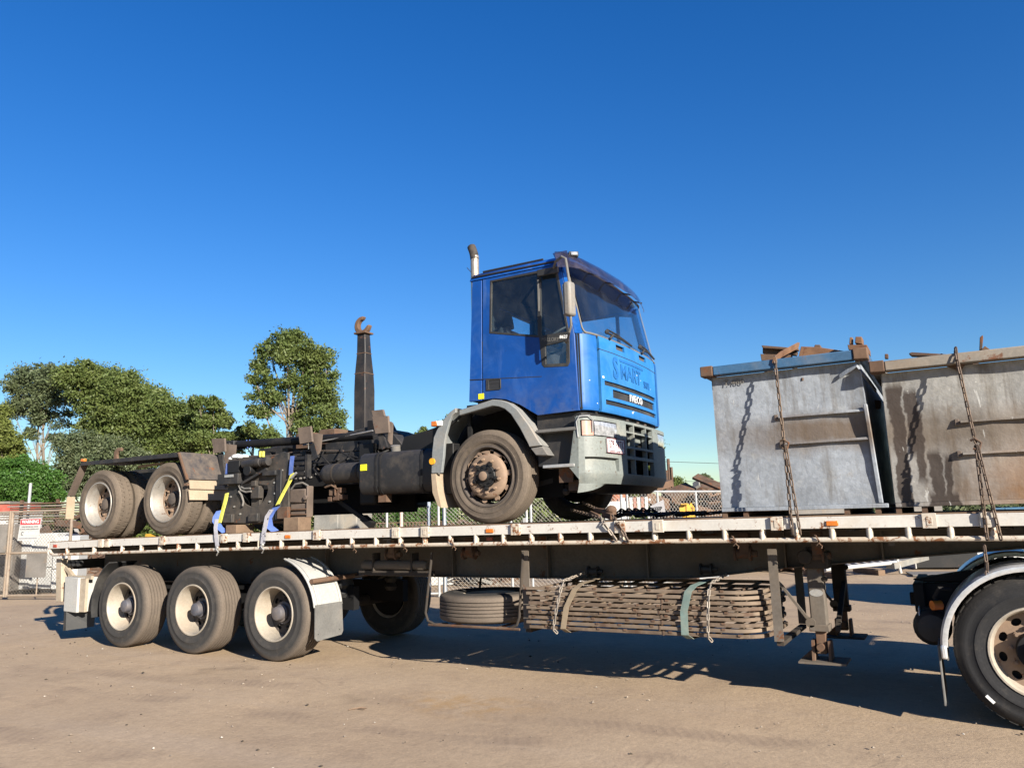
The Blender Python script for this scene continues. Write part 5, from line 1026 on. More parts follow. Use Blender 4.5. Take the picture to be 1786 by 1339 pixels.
# ------------------------------------------------------------------ hydraulic plate strapped beside the chassis
hp = thing('hydraulic_bracket', 'black steel bracket plate with round cutout and hydraulic valves strapped beside the truck chassis', 'bracket', (2.3, .2, 1.58))
zz5 = lambda x, y: (360+x/6.695, 740+y/6.695)
Pq = lambda x, y, Y=.16: (lambda p: (p.x, p.z))(at(*zz5(x, y), Y=Y))
outer = [Pq(*q) for q in [(255, 690), (180, 1150), (560, 1155), (925, 1110), (960, 1090), (955, 560), (955, 330), (900, 320), (780, 372), (640, 372), (270, 390), (250, 470)]]
cut = [Pq(*q) for q in [(350, 700), (370, 790), (400, 870), (450, 930), (515, 962), (600, 955), (660, 900), (705, 820), (718, 760), (710, 712), (620, 700), (480, 690)]]
part('mounting_plate', MB().plate(outer, [cut], lambda u, v, t_: (u, .16+t_, v), .03), MT['blackdust'], hp, bev=.004)
def bxz(name, x0, y0, x1, y1, Y0, dep, mt, bev=.006):
    a = Pq(x0, y0, Y0); b = Pq(x1, y1, Y0); return part(name, MB().box(min(a[0], b[0]), max(a[0], b[0]), Y0, Y0+dep, min(a[1], b[1]), max(a[1], b[1])), mt, hp, bev=bev)
a = Pq(440, 470, .10); b = Pq(745, 425, .10); part('valve_cylinder', MB().lathe((a[0], .10, a[1]), (b[0]-a[0], 0, b[1]-a[1]), [(.001, 0), (.05, .0), (.05, .22), (.056, .225), (.056, .30), (.048, .31), (.048, .36), (.054, .365), (.054, .43), (.02, .435), (.001, .435)], 18), MT['blackd'], hp)
a = Pq(485, 535, .08); part('pump_drum', MB().cyl((a[0], .06, a[1]), (a[0], .16, a[1]), .068, n=20), MT['black'], hp, bev=.008)
bxz('valve_block', 130, 585, 365, 690, .06, .12, MT['blackd']); bxz('valve_stud', 210, 590, 310, 612, .052, .007, MT['bright'], 0)
bxz('upper_block', 250, 430, 380, 560, .10, .058, MT['black']); bxz('flange_bar', 650, 545, 800, 590, .09, .068, MT['blackd']); bxz('vertical_flange', 815, 530, 858, 1110, .125, .033, MT['blackd'])
bxz('foot_block', 195, 1050, 290, 1145, .11, .05, MT['blackdust']); bxz('foot_block', 485, 1040, 590, 1130, .11, .05, MT['blackdust']); bxz('foot_block', 825, 965, 945, 1100, .11, .05, MT['rustd'])
a = Pq(410, 690, .10); b = Pq(700, 520, .10); part('lever', MB().beam((a[0], .11, a[1]), (b[0], .11, b[1]), .03, .035, (0, 1, 0)), MT['blackd'], hp)
bxz('hose_manifold', 520, 660, 570, 720, .12, .06, MT['blackdust']); bxz('hose_manifold', 520, 720, 610, 860, .14, .08, MT['blackdust'])
bxz('inner_post', 525, 860, 620, 960, .20, .10, MT['blackdust'])
for i, q in enumerate([[(375, 650), (400, 720), (450, 750), (520, 745)], [(380, 700), (410, 770), (470, 790), (530, 780)], [(385, 780), (420, 830), (440, 900), (430, 950)]]):
    part('hose', MB().tube([(Pq(x, y, .14)[0], .13+.0*i, Pq(x, y, .14)[1]) for x, y in q], .012, 8), MT['flap'], hp)
bt = MB()
for x, y in [(290, 845), (330, 960), (400, 1045), (805, 805), (800, 680), (890, 535), (745, 900), (600, 1080)]:
    a = Pq(x, y); bt.cyl((a[0], .16, a[1]), (a[0], .145, a[1]), .012, n=8)
part('plate_bolt', bt, MT['bright'], hp)
ft_ = MB()
for x in (632, 664):
    a = Pq(x, 370, .14); ft_.cyl((a[0], .14, a[1]-.01), (a[0], .14, a[1]+.06), .018, n=8)
part('yellow_fitting', ft_, MT['strapy'], hp)
rg_ = MB(); a = at(*zz5(385, 385), Y=.20)
for dx, dz, s_ in ((-.12, -.01, .06), (-.04, .01, .075), (.05, .0, .07), (.1, .005, .05)): rg_.ball(a+Vector((dx, 0, dz)), s_, 10, (1.2, .9, .5))
single('rag', rg_, MT['rag'], 'crumpled white rag lying on top of the black hydraulic bracket', 'rag')
bx = thing('battery_box', 'grimy rusty gearbox casing sitting on timber right of the black bracket', 'machine part', (3.04, .3, 1.6))
part('casing', MB().box(2.89, 3.16, .18, .30, 1.80, 1.97), MT['flag'], bx, bev=.02); part('lower_casing', MB().box(2.89, 3.16, .20, .30, 1.62, 1.795), MT['flag'], bx, bev=.015)
part('side_flange', MB().box(3.165, 3.19, .18, .28, 1.63, 2.0).cyl((3.17, .18, 1.86), (3.17, .15, 1.86), .03, n=14), MT['flag'], bx, bev=.008)
part('casing_rib', MB().box(2.9, 3.18, .175, .199, 1.66, 1.675).box(2.9, 3.18, .175, .199, 1.72, 1.735), MT['rust'], bx)
part('pipe', MB().tube([(2.90, .2, 1.97), (2.98, .19, 2.03), (3.10, .19, 2.04), (3.18, .2, 2.0)], .012, 6), MT['flap'], bx)
for nm, x0, x1, y0_, y1_, z0, z1, lb in (('timber_block', 1.98, 2.17, .02, .3, 0, .10, 'short timber block under the left foot of the black bracket'), ('timber_block', 2.95, 3.19, .04, .25, 0, .155, 'wide timber block under the rusty casing'), ('timber_block', 1.7, 2.9, .2, .32, .101, .135, 'long flat timber bearer under the black bracket')):
    zb = ZT((x0+x1)/2); single(nm, MB().box(x0, x1, y0_, y1_, zb+z0, zb+z1), MT['timber'], lb, 'timber', bev=.006)
for i, (px, py, w_, lb) in enumerate(((800-560, 0, 0, ''),)): pass
a = Vector((.42, .12, ZT(.4))); single('wheel_wedge', MB().xz([(.36, ZT(.36)), (.50, ZT(.5)), (.36, ZT(.36)+.04)], .06, .16), MT['yellow'], 'small yellow wedge on the deck between the two rear truck wheels', 'wedge')
# ratchet straps
def ratchet(pts, label):
    e = thing('ratchet_strap', label, 'strap', pts[-1])
    return e
def PY(l): return [at(px, py, Y=y) for px, py, y in l]
e = thing('ratchet_strap', 'blue and yellow ratchet strap at the right side of the black bracket', 'strap', at(458, 962, Y=-.04))
part('webbing', ribbon(PY([(510, 795, .13), (508, 812, .12), (507, 828, .11)]), (1, 0, 0), .065), MT['strapb'], e)
part('ratchet_sleeve', ribbon(PY([(510, 826, .09), (505, 840, .08), (494, 860, .06), (484, 880, .05)]), (1, 0, .35), .055, .02), MT['strapy'], e)
part('ratchet_handle', MB().beam(*PY([(508, 834, .06), (517, 824, .06)]), .02, .02), MT['bright'], e)
part('webbing', ribbon(PY([(482, 884, .03), (474, 893, .02), (468, 905, .02), (470, 918, .03), (480, 926, .06)]), (.7, .7, .2), .085), MT['strapb'], e)
part('webbing', ribbon(PY([(474, 888, .0), (466, 900, -.02), (463, 915, -.055), (460, 930, -.06), (458, 948, -.05)]), (1, .2, 0), .06), MT['strapg'], e)
part('strap_hook', MB().tube(PY([(458, 946, -.05), (455, 952, -.06), (460, 958, -.05), (457, 964, -.03)]), .009, 6).ball(at(458, 950, Y=-.05), .02, 8), MT['bright'], e)
e = thing('ratchet_strap', 'blue and yellow ratchet strap at the left side of the black bracket', 'strap', at(378, 965, Y=-.04))
part('webbing', ribbon(PY([(397, 808, .13), (396, 822, .12), (395, 828, .12)]), (1, 0, 0), .055), MT['strapb'], e)
part('ratchet_sleeve', ribbon(PY([(396, 860, .08), (393, 874, .06), (388, 892, .05), (383, 912, .03)]), (1, 0, .2), .05, .02), MT['strapy'], e)
part('webbing', ribbon(PY([(383, 890, .03), (377, 900, .01), (376, 908, .01), (383, 920, .02), (393, 928, .05)]), (.7, .7, .2), .08), MT['strapb'], e)
part('webbing', ribbon(PY([(378, 905, .0), (376, 920, -.05), (377, 935, -.06), (379, 952, -.05)]), (1, .2, 0), .055), MT['strapg'], e)
part('strap_hook', MB().tube(PY([(379, 950, -.05), (377, 957, -.06), (381, 962, -.05), (378, 968, -.03)]), .009, 6).ball(at(379, 955, Y=-.05), .02, 8), MT['bright'], e)

# ------------------------------------------------------------------ scrap bins
def make_bin(idx, label, x0t, x1t, x0b, x1b, zt_, zb, rimm, wallm, ledge, mx):
    """near wall leans in towards the bottom"""
    yt, yb, ft, fb = .06, .20, 2.30, 2.22
    e = thing('scrap_bin', label, 'bin', ((x0t+x1t)/2, 1.2, ZT(mx)))
    ORI[e.name] = Vector(((x0t+x1t)/2, 1.2, ZT(mx)))
    n = 14; m = 10; rg = random.Random(idx)
    def wall(nm, p00, p10, p01, p11, nrm, dent):
        mb = MB(); p00, p10, p01, p11, nrm = map(Vector, (p00, p10, p01, p11, nrm))
        fnc = lambda u, v, t_: (p00*(1-u)*(1-v)+p10*u*(1-v)+p01*(1-u)*v+p11*u*v) + nrm*(-t_*1.0 + dent*(mn.noise((u*2.2+idx*7, v*2.2, idx))*.5+mn.noise((u*6+idx, v*6, 3))*.2)*math.sin(math.pi*min(1, max(0, u)))**.5*math.sin(math.pi*min(1, max(0, v)))**.5)
        mb.grid(list(np.linspace(0, 1, n+1)), list(np.linspace(0, 1, m+1)), fnc, thick=.008); return part(nm, mb, wallm, e, sharp=60)
    wall('front_wall', (x0b, yb, zb), (x1b, yb, zb), (x0t, yt, zt_), (x1t, yt, zt_), (0, -1, 0), .085)
    wall('back_wall', (x1b, fb, zb), (x0b, fb, zb), (x1t, ft, zt_), (x0t, ft, zt_), (0, 1, 0), .03)
    wall('end_wall', (x0b, fb, zb), (x0b, yb, zb), (x0t, ft, zt_), (x0t, yt, zt_), (-1, 0, 0), .04)
    wall('end_wall', (x1b, yb, zb), (x1b, fb, zb), (x1t, yt, zt_), (x1t, ft, zt_), (1, 0, 0), .04)
    part('floor', MB().box(x0b+.01, x1b-.01, yb+.01, fb-.01, zb+.01, zb+.02), wallm, e)
    ra, rb_ = zt_+.005, zt_+.085
    part('rim', MB().box(x0t+.04, x1t-.04, yt-.09, yt+.02, ra, rb_), rimm, e, bev=.008)
    part('rim', MB().box(x0t+.04, x1t-.04, ft-.02, ft+.09, ra, rb_), rimm, e, bev=.008)
    part('rim', MB().box(x0t-.06, x0t+.025, yt+.03, ft-.03, ra, rb_), rimm, e, bev=.008)
    part('rim', MB().box(x1t-.025, x1t+.06, yt+.03, ft-.03, ra, rb_), rimm, e, bev=.008)
    for xa, xb in ((x0t-.07, x0t+.038), (x1t-.038, x1t+.07)):
        for ya, yb_ in ((yt-.10, yt+.028), (ft-.028, ft+.10)): part('rim_corner', MB().box(xa, xb, ya, yb_, ra-.004, rb_+.008), MT['rust'], e, bev=.008)
    for (xa, xb, z_) in ledge:
        k = (z_-zb)/(zt_-zb); yy = yb+(yt-yb)*k; part('pocket_ledge', MB().box(xa, xb, yy-.035, yy+.02, z_-.010, z_+.010), wallm, e, bev=.004)
    for (xa, xb, z_) in ledge[:2]:
        k = (z_-zb)/(zt_-zb); yy = yb+(yt-yb)*k; part('pocket_cap', MB().box(xa-.035, xa-.005, yy-.018, yy+.02, z_-.025, z_+.025), MT['flag'], e, bev=.004)
    dk_ = ZT(mx)
    part('base_rail', MB().box(x0b+.0, x1b+.06, yb-.02, yb+.05, zb-.035, zb-.002), wallm, e, bev=.004); part('base_rail', MB().box(x0b, x1b+.02, fb-.05, fb+.02, zb-.035, zb-.002), wallm, e)
    for xk in (x0b+.02, x0b+.20, x1b-.25, x1b-.02): part('skid', MB().box(xk-.02, xk+.02, yb+.0, fb, dk_+.002, zb-.036), MT['rust'], e)
    part('corner_post', MB().hexa([(x1b-.01, yb-.012, zb), (x1b+.025, yb-.012, zb), (x1b+.025, yb+.03, zb), (x1b-.01, yb+.03, zb), (x1t-.01, yt-.012, zt_-.35), (x1t+.02, yt-.012, zt_-.35), (x1t+.02, yt+.03, zt_-.35), (x1t-.01, yt+.03, zt_-.35)]), wallm, e, bev=.006)
    return e
b1 = make_bin(1, 'galvanised scrap bin with blue rim standing nearest the truck cab', 8.125, 9.335, 8.10, 9.36, 2.725, 1.59, MT['bluerim'], MT['bin1'], [(8.66, 9.33, 2.33), (8.68, 9.345, 2.105)], 8.7)
bt_ = MB(); text(bt_, 'T.486', .07, frame((8.32, .052, 2.665), (1, 0, 0), (0, 0, 1)), .001, 1.1); part('scratched_number', bt_, MT['flap'], b1)
fp = [at(1465, 657, Y=.06), at(1494, 637, Y=.03), at(1502, 648, Y=.10), at(1518, 668, Y=.30), at(1528, 682, Y=.5)]
part('torn_corner', ribbon([p+Vector((0, -.012, 0)) for p in fp], (0, .3, 1), .035, .012), MT['bin1'], b1)
b2 = make_bin(2, 'stained rusty scrap bin with brown rim at the right edge', 9.475, 10.72, 9.47, 10.72, 2.605, 1.59, MT['rustd'] if False else mat('brown_rim_paint', (.22, .195, .165), .7, dust=.25, rust=.16), MT['bin2'], [(9.98, 10.71, 2.18), (9.97, 10.715, 1.94)], 10.1)
# scrap poking out of the bins
def scrap(name, mb, label, cat='scrap steel', mt='rust'): return single(name, mb, MT[mt], label, cat, bev=.004)
def pxz(q, Y): return [(lambda p: (p.x, p.z))(at(px, py, Y=Y)) for px, py in q]
for nm, q, Y0, Y1, mt, lb in (
    ('scrap_channel', [(1328, 602), (1392, 607), (1392, 611), (1330, 607)], .55, .62, 'rust', 'upper rusty steel channel sticking out over the left half of the blue rimmed bin'),
    ('scrap_channel', [(1326, 617), (1380, 619), (1382, 628), (1328, 629)], .50, .60, 'rust', 'lower rusty steel channel resting on the left half of the blue rimmed bin'),
    ('scrap_channel', [(1330, 607), (1390, 612), (1388, 619), (1330, 616)], .60, .68, 'rustd', 'dark steel web piece between the two rusty channels in the blue rimmed bin'),
    ('scrap_plate', [(1391, 628), (1397, 604), (1425, 605), (1480, 613), (1488, 618)], .45, .50, 'rusth', 'bright rust wedge shaped steel plate in the right half of the blue rimmed bin'),
    ('scrap_block', [(1419, 608), (1421, 601), (1430, 601), (1432, 608)], .55, .65, 'rust', 'small rusty steel lug on top of the wedge shaped plate'),
    ('scrap_bracket', [(1478, 601), (1512, 601), (1513, 612), (1480, 610)], .25, .55, 'rusth', 'rusty machine base plate perched on the right corner of the blue rimmed bin'),
    ('scrap_block', [(1491, 598), (1492, 587), (1503, 587), (1504, 600)], .30, .45, 'rusth', 'rusty bearing block perched on the machine base plate'),
    ('scrap_block', [(1481, 600), (1482, 588), (1487, 588), (1487, 600)], .32, .38, 'rusth', 'upright rusty bolt left of the bearing block on the bin corner'),
    ('scrap_pipe', [(1543, 625), (1543, 617), (1549, 617), (1549, 625)], .5, .55, 'rustd', 'short dark pipe stub standing up at the left end of the brown rimmed bin'),
    ('scrap_bar', [(1585, 616), (1590, 614), (1662, 618), (1650, 622), (1590, 620)], .5, .58, 'rustd', 'long dark steel bar lying along the top of the brown rimmed bin'),
    ('scrap_rod', [(1708, 612), (1709, 588), (1714, 584), (1715, 588), (1713, 612)], .55, .58, 'rustd', 'thin bent dark rod sticking up from the brown rimmed bin'),
    ('scrap_plate', [(1710, 611), (1718, 603), (1728, 610)], .5, .56, 'rust', 'small rusty triangular plate beside the bent rod in the brown rimmed bin')):
    scrap(nm, MB().xz(pxz(q, Y0), Y0, Y1), lb, 'scrap steel', mt)
def heap(name, x0, x1, y0_, y1_, z0, z1, n, mt, label, seed, smin=.1, smax=.5):
    rg = random.Random(seed); mb = MB()
    for i in range(n):
        x = rg.uniform(x0, x1); y = rg.uniform(y0_, y1_); k = 1-abs((x-(x0+x1)/2)/((x1-x0)/2))**2; z = z0+(z1-z0)*k*rg.uniform(.2, 1); L = rg.uniform(smin, smax)
        rot = Matrix.Rotation(rg.uniform(0, 6.28), 3, 'Z') @ Matrix.Rotation(rg.uniform(-.5, .5), 3, 'Y') @ Matrix.Rotation(rg.uniform(-.6, .6), 3, 'X')
        typ = rg.random()
        if typ < .6: mb.rbox((x, y, z), L, L*rg.uniform(.08, .6), L*rg.uniform(.03, .25), rot)
        else: mb.tube([Vector((x, y, z))+rot @ Vector((L*(q-.5), math.sin(q*3+i)*L*.15, math.cos(q*2+i)*L*.12)) for q in (0, .25, .5, .75, 1)], L*.04, 5)
    o = link(name, mb.mesh(name, (0, 0, 0), mt, 30)); tag(o, label, kind='stuff'); return o
heap('bin_scrap', 8.2, 9.25, .2, 2.2, 2.5, 2.78, 90, MT['rustd'], 'loose rusty scrap filling the blue rimmed bin', 5, .1, .4)
heap('bin_scrap', 9.6, 10.6, .2, 2.2, 2.4, 2.64, 80, MT['rustd'], 'loose dark scrap filling the brown rimmed bin', 6, .1, .4)
fb_ = [at(1350, 628, Y=-.05), at(1362, 618, Y=.1), at(1392, 602, Y=.5)]; single('flat_bar', ribbon(fb_, (.3, 0, .9), .05, .02), MT['rusth'], 'flat rusty strip leaning from the blue rim up onto the channels', 'scrap steel')
# chains over the bins
def binchain(ptop, pmid, pb1, pb2, zr, lb, X0):
    e = thing('load_chain', lb, 'chain', at(*pb1, Y=-.06))
    tp = at(*ptop, Y=-.055); md = at(*pmid, Y=-.075); q1 = at(*pb1, Y=-.06); q2 = at(*pb2, Y=-.06)
    part('chain_run', chain([(tp.x+.02, 2.42, zr-.1), (tp.x+.02, 2.40, zr+.02), (tp.x+.02, 1.2, zr+.06), (tp.x, .3, zr+.03), (tp.x, -.03, zr+.015), tp+Vector((0, 0, -.05)), md+Vector((0, 0, .02))], .052, .0062, .033), MT['chain'], e)
    part('chain_tail', chain([md, q1], .052, .0062, .033), MT['chain'], e); part('chain_tail', chain([md+Vector((.01, 0, 0)), q2], .052, .0062, .033), MT['chain'], e)
    part('chain_hook', MB().tube([md+Vector((-.03, 0, .04)), md+Vector((.0, -.01, .05)), md+Vector((.035, 0, .02)), md+Vector((.02, 0, -.03)), md+Vector((-.02, 0, -.02))], .009, 8), MT['rustd'], e)
binchain((1352, 632), (1368, 777), (1382, 932), (1396, 932), 2.815, 'rusty load chain tied down over the blue rimmed bin', 8.7)
binchain((1668, 617), (1702, 777), (1722, 941), (1746, 941), 2.695, 'rusty load chain tied down over the brown rimmed bin', 10)
single('hanging_chain', chain([(10.03, -.02, 1.27), (10.03, -.02, 1.12), (10.02, -.03, 1.03)], .052, .0062, .033), MT['chain'], 'short chain tail hanging below the deck edge in front of the silver wheel arch', 'chain')
# chains in front of the truck
e = thing('chain_binder', 'rusty load binder with two chains holding down the front of the truck', 'load binder', at(1060, 897, Y=.25))
part('binder_body', MB().beam(at(1040, 890, Y=.35), at(1072, 893, Y=.2), .05, .05).ball(at(1066, 889, Y=.22), .055, 10, (1, 1, .8)).beam(at(1052, 896, Y=.25), at(1068, 901, Y=.15), .04, .06).beam(at(1030, 893, Y=.3), at(1046, 900, Y=.2), .03, .03), MT['rust'], e, bev=.008)
part('chain_run', chain([at(1017, 876, Y=.9), at(1045, 890, Y=.4)], .05, .0085, .040), MT['chain'], e)
part('chain_run', chain([at(996, 889, Y=.8), at(1024, 896, Y=.4), at(1048, 904, Y=.05)], .05, .0085, .040), MT['chain'], e)
part('chain_tail', chain([at(1048, 903, Y=.02), at(1053, 912, Y=-.06), at(1075, 942, Y=-.05)], .052, .0075, .038), MT['chaing'], e)
part('chain_tail', chain([at(1068, 899, Y=.1), at(1078, 912, Y=-.07), at(1096, 944, Y=-.05)], .052, .0085, .04), MT['chain'], e)
cb = MB(); rg = random.Random(4)
for i in range(9):
    x = 6.72+i*.105; y = 1.0+rg.uniform(-.15, .25); zz_ = ZT(x)+.03
    chain([(x, y, zz_), (x+.15, y+rg.uniform(-.15, .15), zz_+.01+.03*(1-i/9)*rg.random()), (x+.30, y+rg.uniform(-.2, .2), zz_+.02)], .06, .010, .048, cb, nseg=8, nring=5)
for i in range(5):
    x = 6.75+i*.08; y = 1.05; chain([(x, y, ZT(x)+.05), (x+.05, y+.05, ZT(x)+.10), (x+.14, y, ZT(x)+.06)], .06, .010, .048, cb, nseg=8, nring=5)
single('black_chain', cb, MT['chainb'], 'heap of heavy black chain lying on the deck in front of the truck', 'chain')

# ------------------------------------------------------------------ fences
def wires(A, B, z0, z1, pitch, r, mt, parent):
    A = Vector(A); B = Vector(B); L = (B-A).length; d = (B-A).normalized(); H = z1-z0; mb = MB(); nrm = Vector((d.y, -d.x, 0))
    n = int((L+H)/pitch)
    for sgn in (1, -1):
        for i in range(n+1):
            s0 = i*pitch-H; t0 = max(0, -s0); t1 = min(H, L-s0)
            if t1-t0 < .02: continue
            P = lambda t: A + d*((s0+t) if sgn > 0 else (L-(s0+t))) + Vector((0, 0, z0+t)) + nrm*(.004*sgn)
            a, b = P(t0), P(t1); mb.tube([a, b], r, 3, caps=False)
    o = part('chain_link', mb, mt, parent, sharp=0, kind='stuff', fix=False); return o
def fence(label, A, B, posts, H=2.05, zb=.07, mt='galvf', wm='wire', group=None, bottom=True, pitch=.085, r=.0032, wz=(None, None)):
    A = Vector(A); B = Vector(B); e = thing('chain_link_fence', label, 'fence', (A+B)/2, group); d = B-A
    part('top_rail', MB().cyl(A+Vector((0, 0, H)), B+Vector((0, 0, H)), .026, n=10), MT[mt], e)
    if bottom: part('bottom_rail', MB().cyl(A+Vector((0, 0, zb)), B+Vector((0, 0, zb)), .024, n=10), MT[mt], e)
    for f in posts:
        p = A+d*f; part('fence_post', MB().cyl(p, p+Vector((0, 0, H)), .028, n=10), MT[mt], e)
    wires(A, B, wz[0] or zb, wz[1] or H, pitch, r, MT[wm], e); return e
FA = G(560, 16.0); FB = G(768, 16.1); FC = G(920, 16.3); FD = G(1088, 16.6); FE = G(1094, 16.65); FF = G(1262, 18.6); FG2 = G(1480, 20.5)
fence('grey pipe chain link fence panel behind the truck chassis', FA, FB, (.02, .55, .985), wm='wired', group='chain link fence panels behind the trailer')
fence('grey pipe chain link fence panel behind the front wheel of the truck', FB+Vector((.08, 0, 0)), FC, (.01, .80, .99), group='chain link fence panels behind the trailer')
fence('grey pipe chain link fence panel just right of the white painted post', FC+Vector((.06, 0, 0)), FD, (.01, .5, .98), group='chain link fence panels behind the trailer')
fence('grey pipe chain link fence panel between the truck bumper and the blue rimmed bin', FE, FF, (.005, .30, .7), group='chain link fence panels behind the trailer', wm='wire', pitch=.11, r=.0042)
single('fence_post', MB().cyl(G(700, 15.9), G(700, 15.9, 2.14), .035, n=12), mat('pink_post', (.55, .43, .37), .7, dust=.3, rust=.2), 'weathered pinkish steel post in front of the fence panel behind the chassis', 'post')
single('fence_post', MB().cyl(G(748, 16.6), G(748, 16.6, 1.98), .04, n=12), mat('bluish_post', (.32, .38, .48), .6, dust=.3, rust=.15), 'blue grey steel post with dark band behind the fence panel', 'post')
single('fence_post', MB().cyl(G(775, 16.4), G(775, 16.4, 1.8), .045, n=12), MT['bluep'], 'pale blue steel post just behind the front truck mudguard', 'post')
single('fence_post', MB().box(FC.x-.06, FC.x+.02, FC.y-.1, FC.y-.04, .0, 1.55), MT['whitep'], 'white painted timber post seen behind the front truck wheel', 'post')
# left gates
LA = G(-60, 18.4); LB = G(17, 18.3); LC = G(103, 18.0)
def gateleaf(label, A, B, boards):
    A = Vector(A); B = Vector(B); e = thing('yard_gate', label, 'gate', (A+B)/2, 'yard gate leaves'); d = B-A; Z = Vector((0, 0, 1))
    for z_ in (.09, 1.06, 2.02): part('gate_rail', MB().cyl(A+Z*z_, B+Z*z_, .030, n=10), MT['brownpipe'], e)
    for f in (.01, .99): part('gate_stile', MB().cyl(A+d*f+Z*.06, A+d*f+Z*2.05, .034, n=10), MT['brownpipe'], e)
    part('gate_brace', MB().cyl(A+d*.5+Z*.09, A+d*.5+Z*1.06, .016, n=8), MT['brownpipe'], e)
    wires(A, B, .09, 2.02, .085, .0035, MT['wired'], e)
    nr = Vector((d.y, -d.x, 0)).normalized()
    for (f0, f1, z0, z1) in boards:
        a = A+d*f0+nr*.05; b = A+d*f1+nr*.05; part('shade_board', MB().prism([a+Z*z0, b+Z*z0, b+Z*z1, a+Z*z1], [q+nr*.012 for q in (a+Z*z0, b+Z*z0, b+Z*z1, a+Z*z1)]), MT['greyp'], e)
    return e
gateleaf('left leaf of the brown pipe yard gate at the far left', LA, LB, [(.55, .98, 1.08, 1.70)])
gateleaf('right leaf of the brown pipe yard gate with a grey board low down', LB+Vector((.05, 0, 0)), LC+(LC-LB)*.25, [(.33, .66, .50, 1.04)])
# warning sign
d = (LC-LB).normalized(); nr = Vector((d.y, -d.x, 0)); o = G(54, 17.85, 1.60)+nr*.05; tilt = Vector((0, 0, 1))+d*.10; hx = d*.285; hy = tilt*.25
sg = thing('warning_sign', 'white warning sign with red heading fixed to the yard gate at left', 'sign', o)
part('sign_board', MB().prism([o-hx-hy, o+hx-hy, o+hx+hy, o-hx+hy], [q-nr*.008 for q in (o-hx-hy, o+hx-hy, o+hx+hy, o-hx+hy)]), MT['whitep'], sg)
Ms = lambda z_: frame(o+tilt*z_+nr*.003, d, tilt)
part('red_band', MB().prism([o-hx*.96+tilt*.11+nr*.002, o+hx*.96+tilt*.11+nr*.002, o+hx*.96+tilt*.235+nr*.002, o-hx*.96+tilt*.235+nr*.002], [q-nr*.001 for q in (o-hx*.96+tilt*.11+nr*.002, o+hx*.96+tilt*.11+nr*.002, o+hx*.96+tilt*.235+nr*.002, o-hx*.96+tilt*.235+nr*.002)]), MT['redink'], sg)
part('sign_heading', text(MB(), 'WARNING', .105, Ms(.173), .001, .92, 'CENTER', .001), MT['letter'], sg)
lt = MB(); text(lt, 'THESE PREMISES ARE UNDER', .036, Ms(.060), .001, 1); text(lt, '24 HOUR CAMERA SURVEILLANCE', .036, Ms(.005), .001, .92); text(lt, '(07) 3200 0000  FAX (07) 3200', .024, Ms(-.20), .001, 1.1) if False else None
part('sign_text', lt, MT['ink'], sg)
part('sign_logo', MB().tube([Ms(-.09) @ Vector((-.17+.035*math.cos(R(a)), .035*math.sin(R(a)), 0)) for a in range(40, 330, 29)], .006, 5), MT['ink'], sg)
part('sign_bar', MB().prism([Ms(-.09) @ Vector(q) for q in ((-.11, -.02, 0), (.16, -.02, 0), (.16, .02, 0), (-.11, .02, 0))], [Ms(-.09) @ Vector(q) for q in ((-.11, -.02, .001), (.16, -.02, .001), (.16, .02, .001), (-.11, .02, .001))]), mat('pale_print', (.55, .56, .60), .6, dust=0, bump=0), sg)
part('sign_rule', MB().prism([Ms(-.2) @ Vector(q) for q in ((-.25, -.012, 0), (.25, -.012, 0), (.25, .012, 0), (-.25, .012, 0))], [Ms(-.2) @ Vector(q) for q in ((-.25, -.012, .001), (.25, -.012, .001), (.25, .012, .001), (-.25, .012, .001))]), mat('grey_print', (.30, .30, .32), .6, dust=0, bump=0, var=.6, sc=60), sg)
# white goods and clutter behind the gate
FR = [(-6, 19.6, .9, 1.75, 'greyp', 'white chest cabinet'), (14, 20.4, .8, 1.30, 'greyp', ''), (40, 20.0, .62, 1.42, 'whitep', ''), (62, 20.6, .6, .98, 'blueshade', ''), (80, 20.0, .62, 1.50, 'whitep', ''), (100, 20.3, .64, 1.46, 'blueshade', ''), (118, 19.8, .6, 1.42, 'whitep', '')]  # grey and blue cabinets coloured dark for the shadow between white ones
FL = ['tall scrapped grey fridge at the far left edge behind the gate', 'dark grey scrapped cabinet behind the left gate leaf', 'scrapped white fridge directly below the warning sign', 'short washing machine in dark blue shadow tone between two fridges behind the gate', 'tallest scrapped white fridge right of the warning sign', 'scrapped freezer in dark blue shadow tone behind the right gate leaf', 'scrapped white fridge beside the rear end of the trailer']
for (px, D, wd, h, mt, _), lb in zip(FR, FL):
    p = G(px, D); e = thing('scrap_fridge', lb, 'appliance', p, 'scrapped appliances behind the gate'); a0 = random.uniform(-.15, .15)+YAW; M = Matrix.Translation(p) @ Matrix.Rotation(a0, 4, 'Z')
    part('cabinet', MB().box(-wd/2, wd/2, 0, .6, .08, h).xform(M), MT[mt], e, bev=.02)
    part('door', MB().box(-wd/2+.01, wd/2-.01, -.05, -.004, .10, h*.42-.01).xform(M), MT[mt], e, bev=.012); part('door', MB().box(-wd/2+.01, wd/2-.01, -.05, -.004, h*.42+.01, h-.02).xform(M), MT[mt], e, bev=.012)
    part('plinth', MB().box(-wd/2+.02, wd/2-.02, .02, .58, 0, .075).xform(M), MT['ink'], e)
heap('white_scrap', G(30, 21).x-1.5, G(120, 21).x+.6, G(60, 22).y-.6, G(60, 22).y+.8, 0, 1.6, 70, MT['greyw'], 'jumbled grey white sheet metal piled behind the yard gate', 21, .2, .7)
heap('dark_scrap', G(0, 21).x-1.5, G(130, 21).x+.8, G(60, 23).y-.6, G(60, 23).y+1.2, .2, 2.0, 160, MT['rustd'], 'dark scrap metal piled behind the white fridges', 22, .2, .9)
rk = thing('steel_rack', 'rack of long rusty flat steel bars stacked behind the gate', 'rack', G(85, 23))
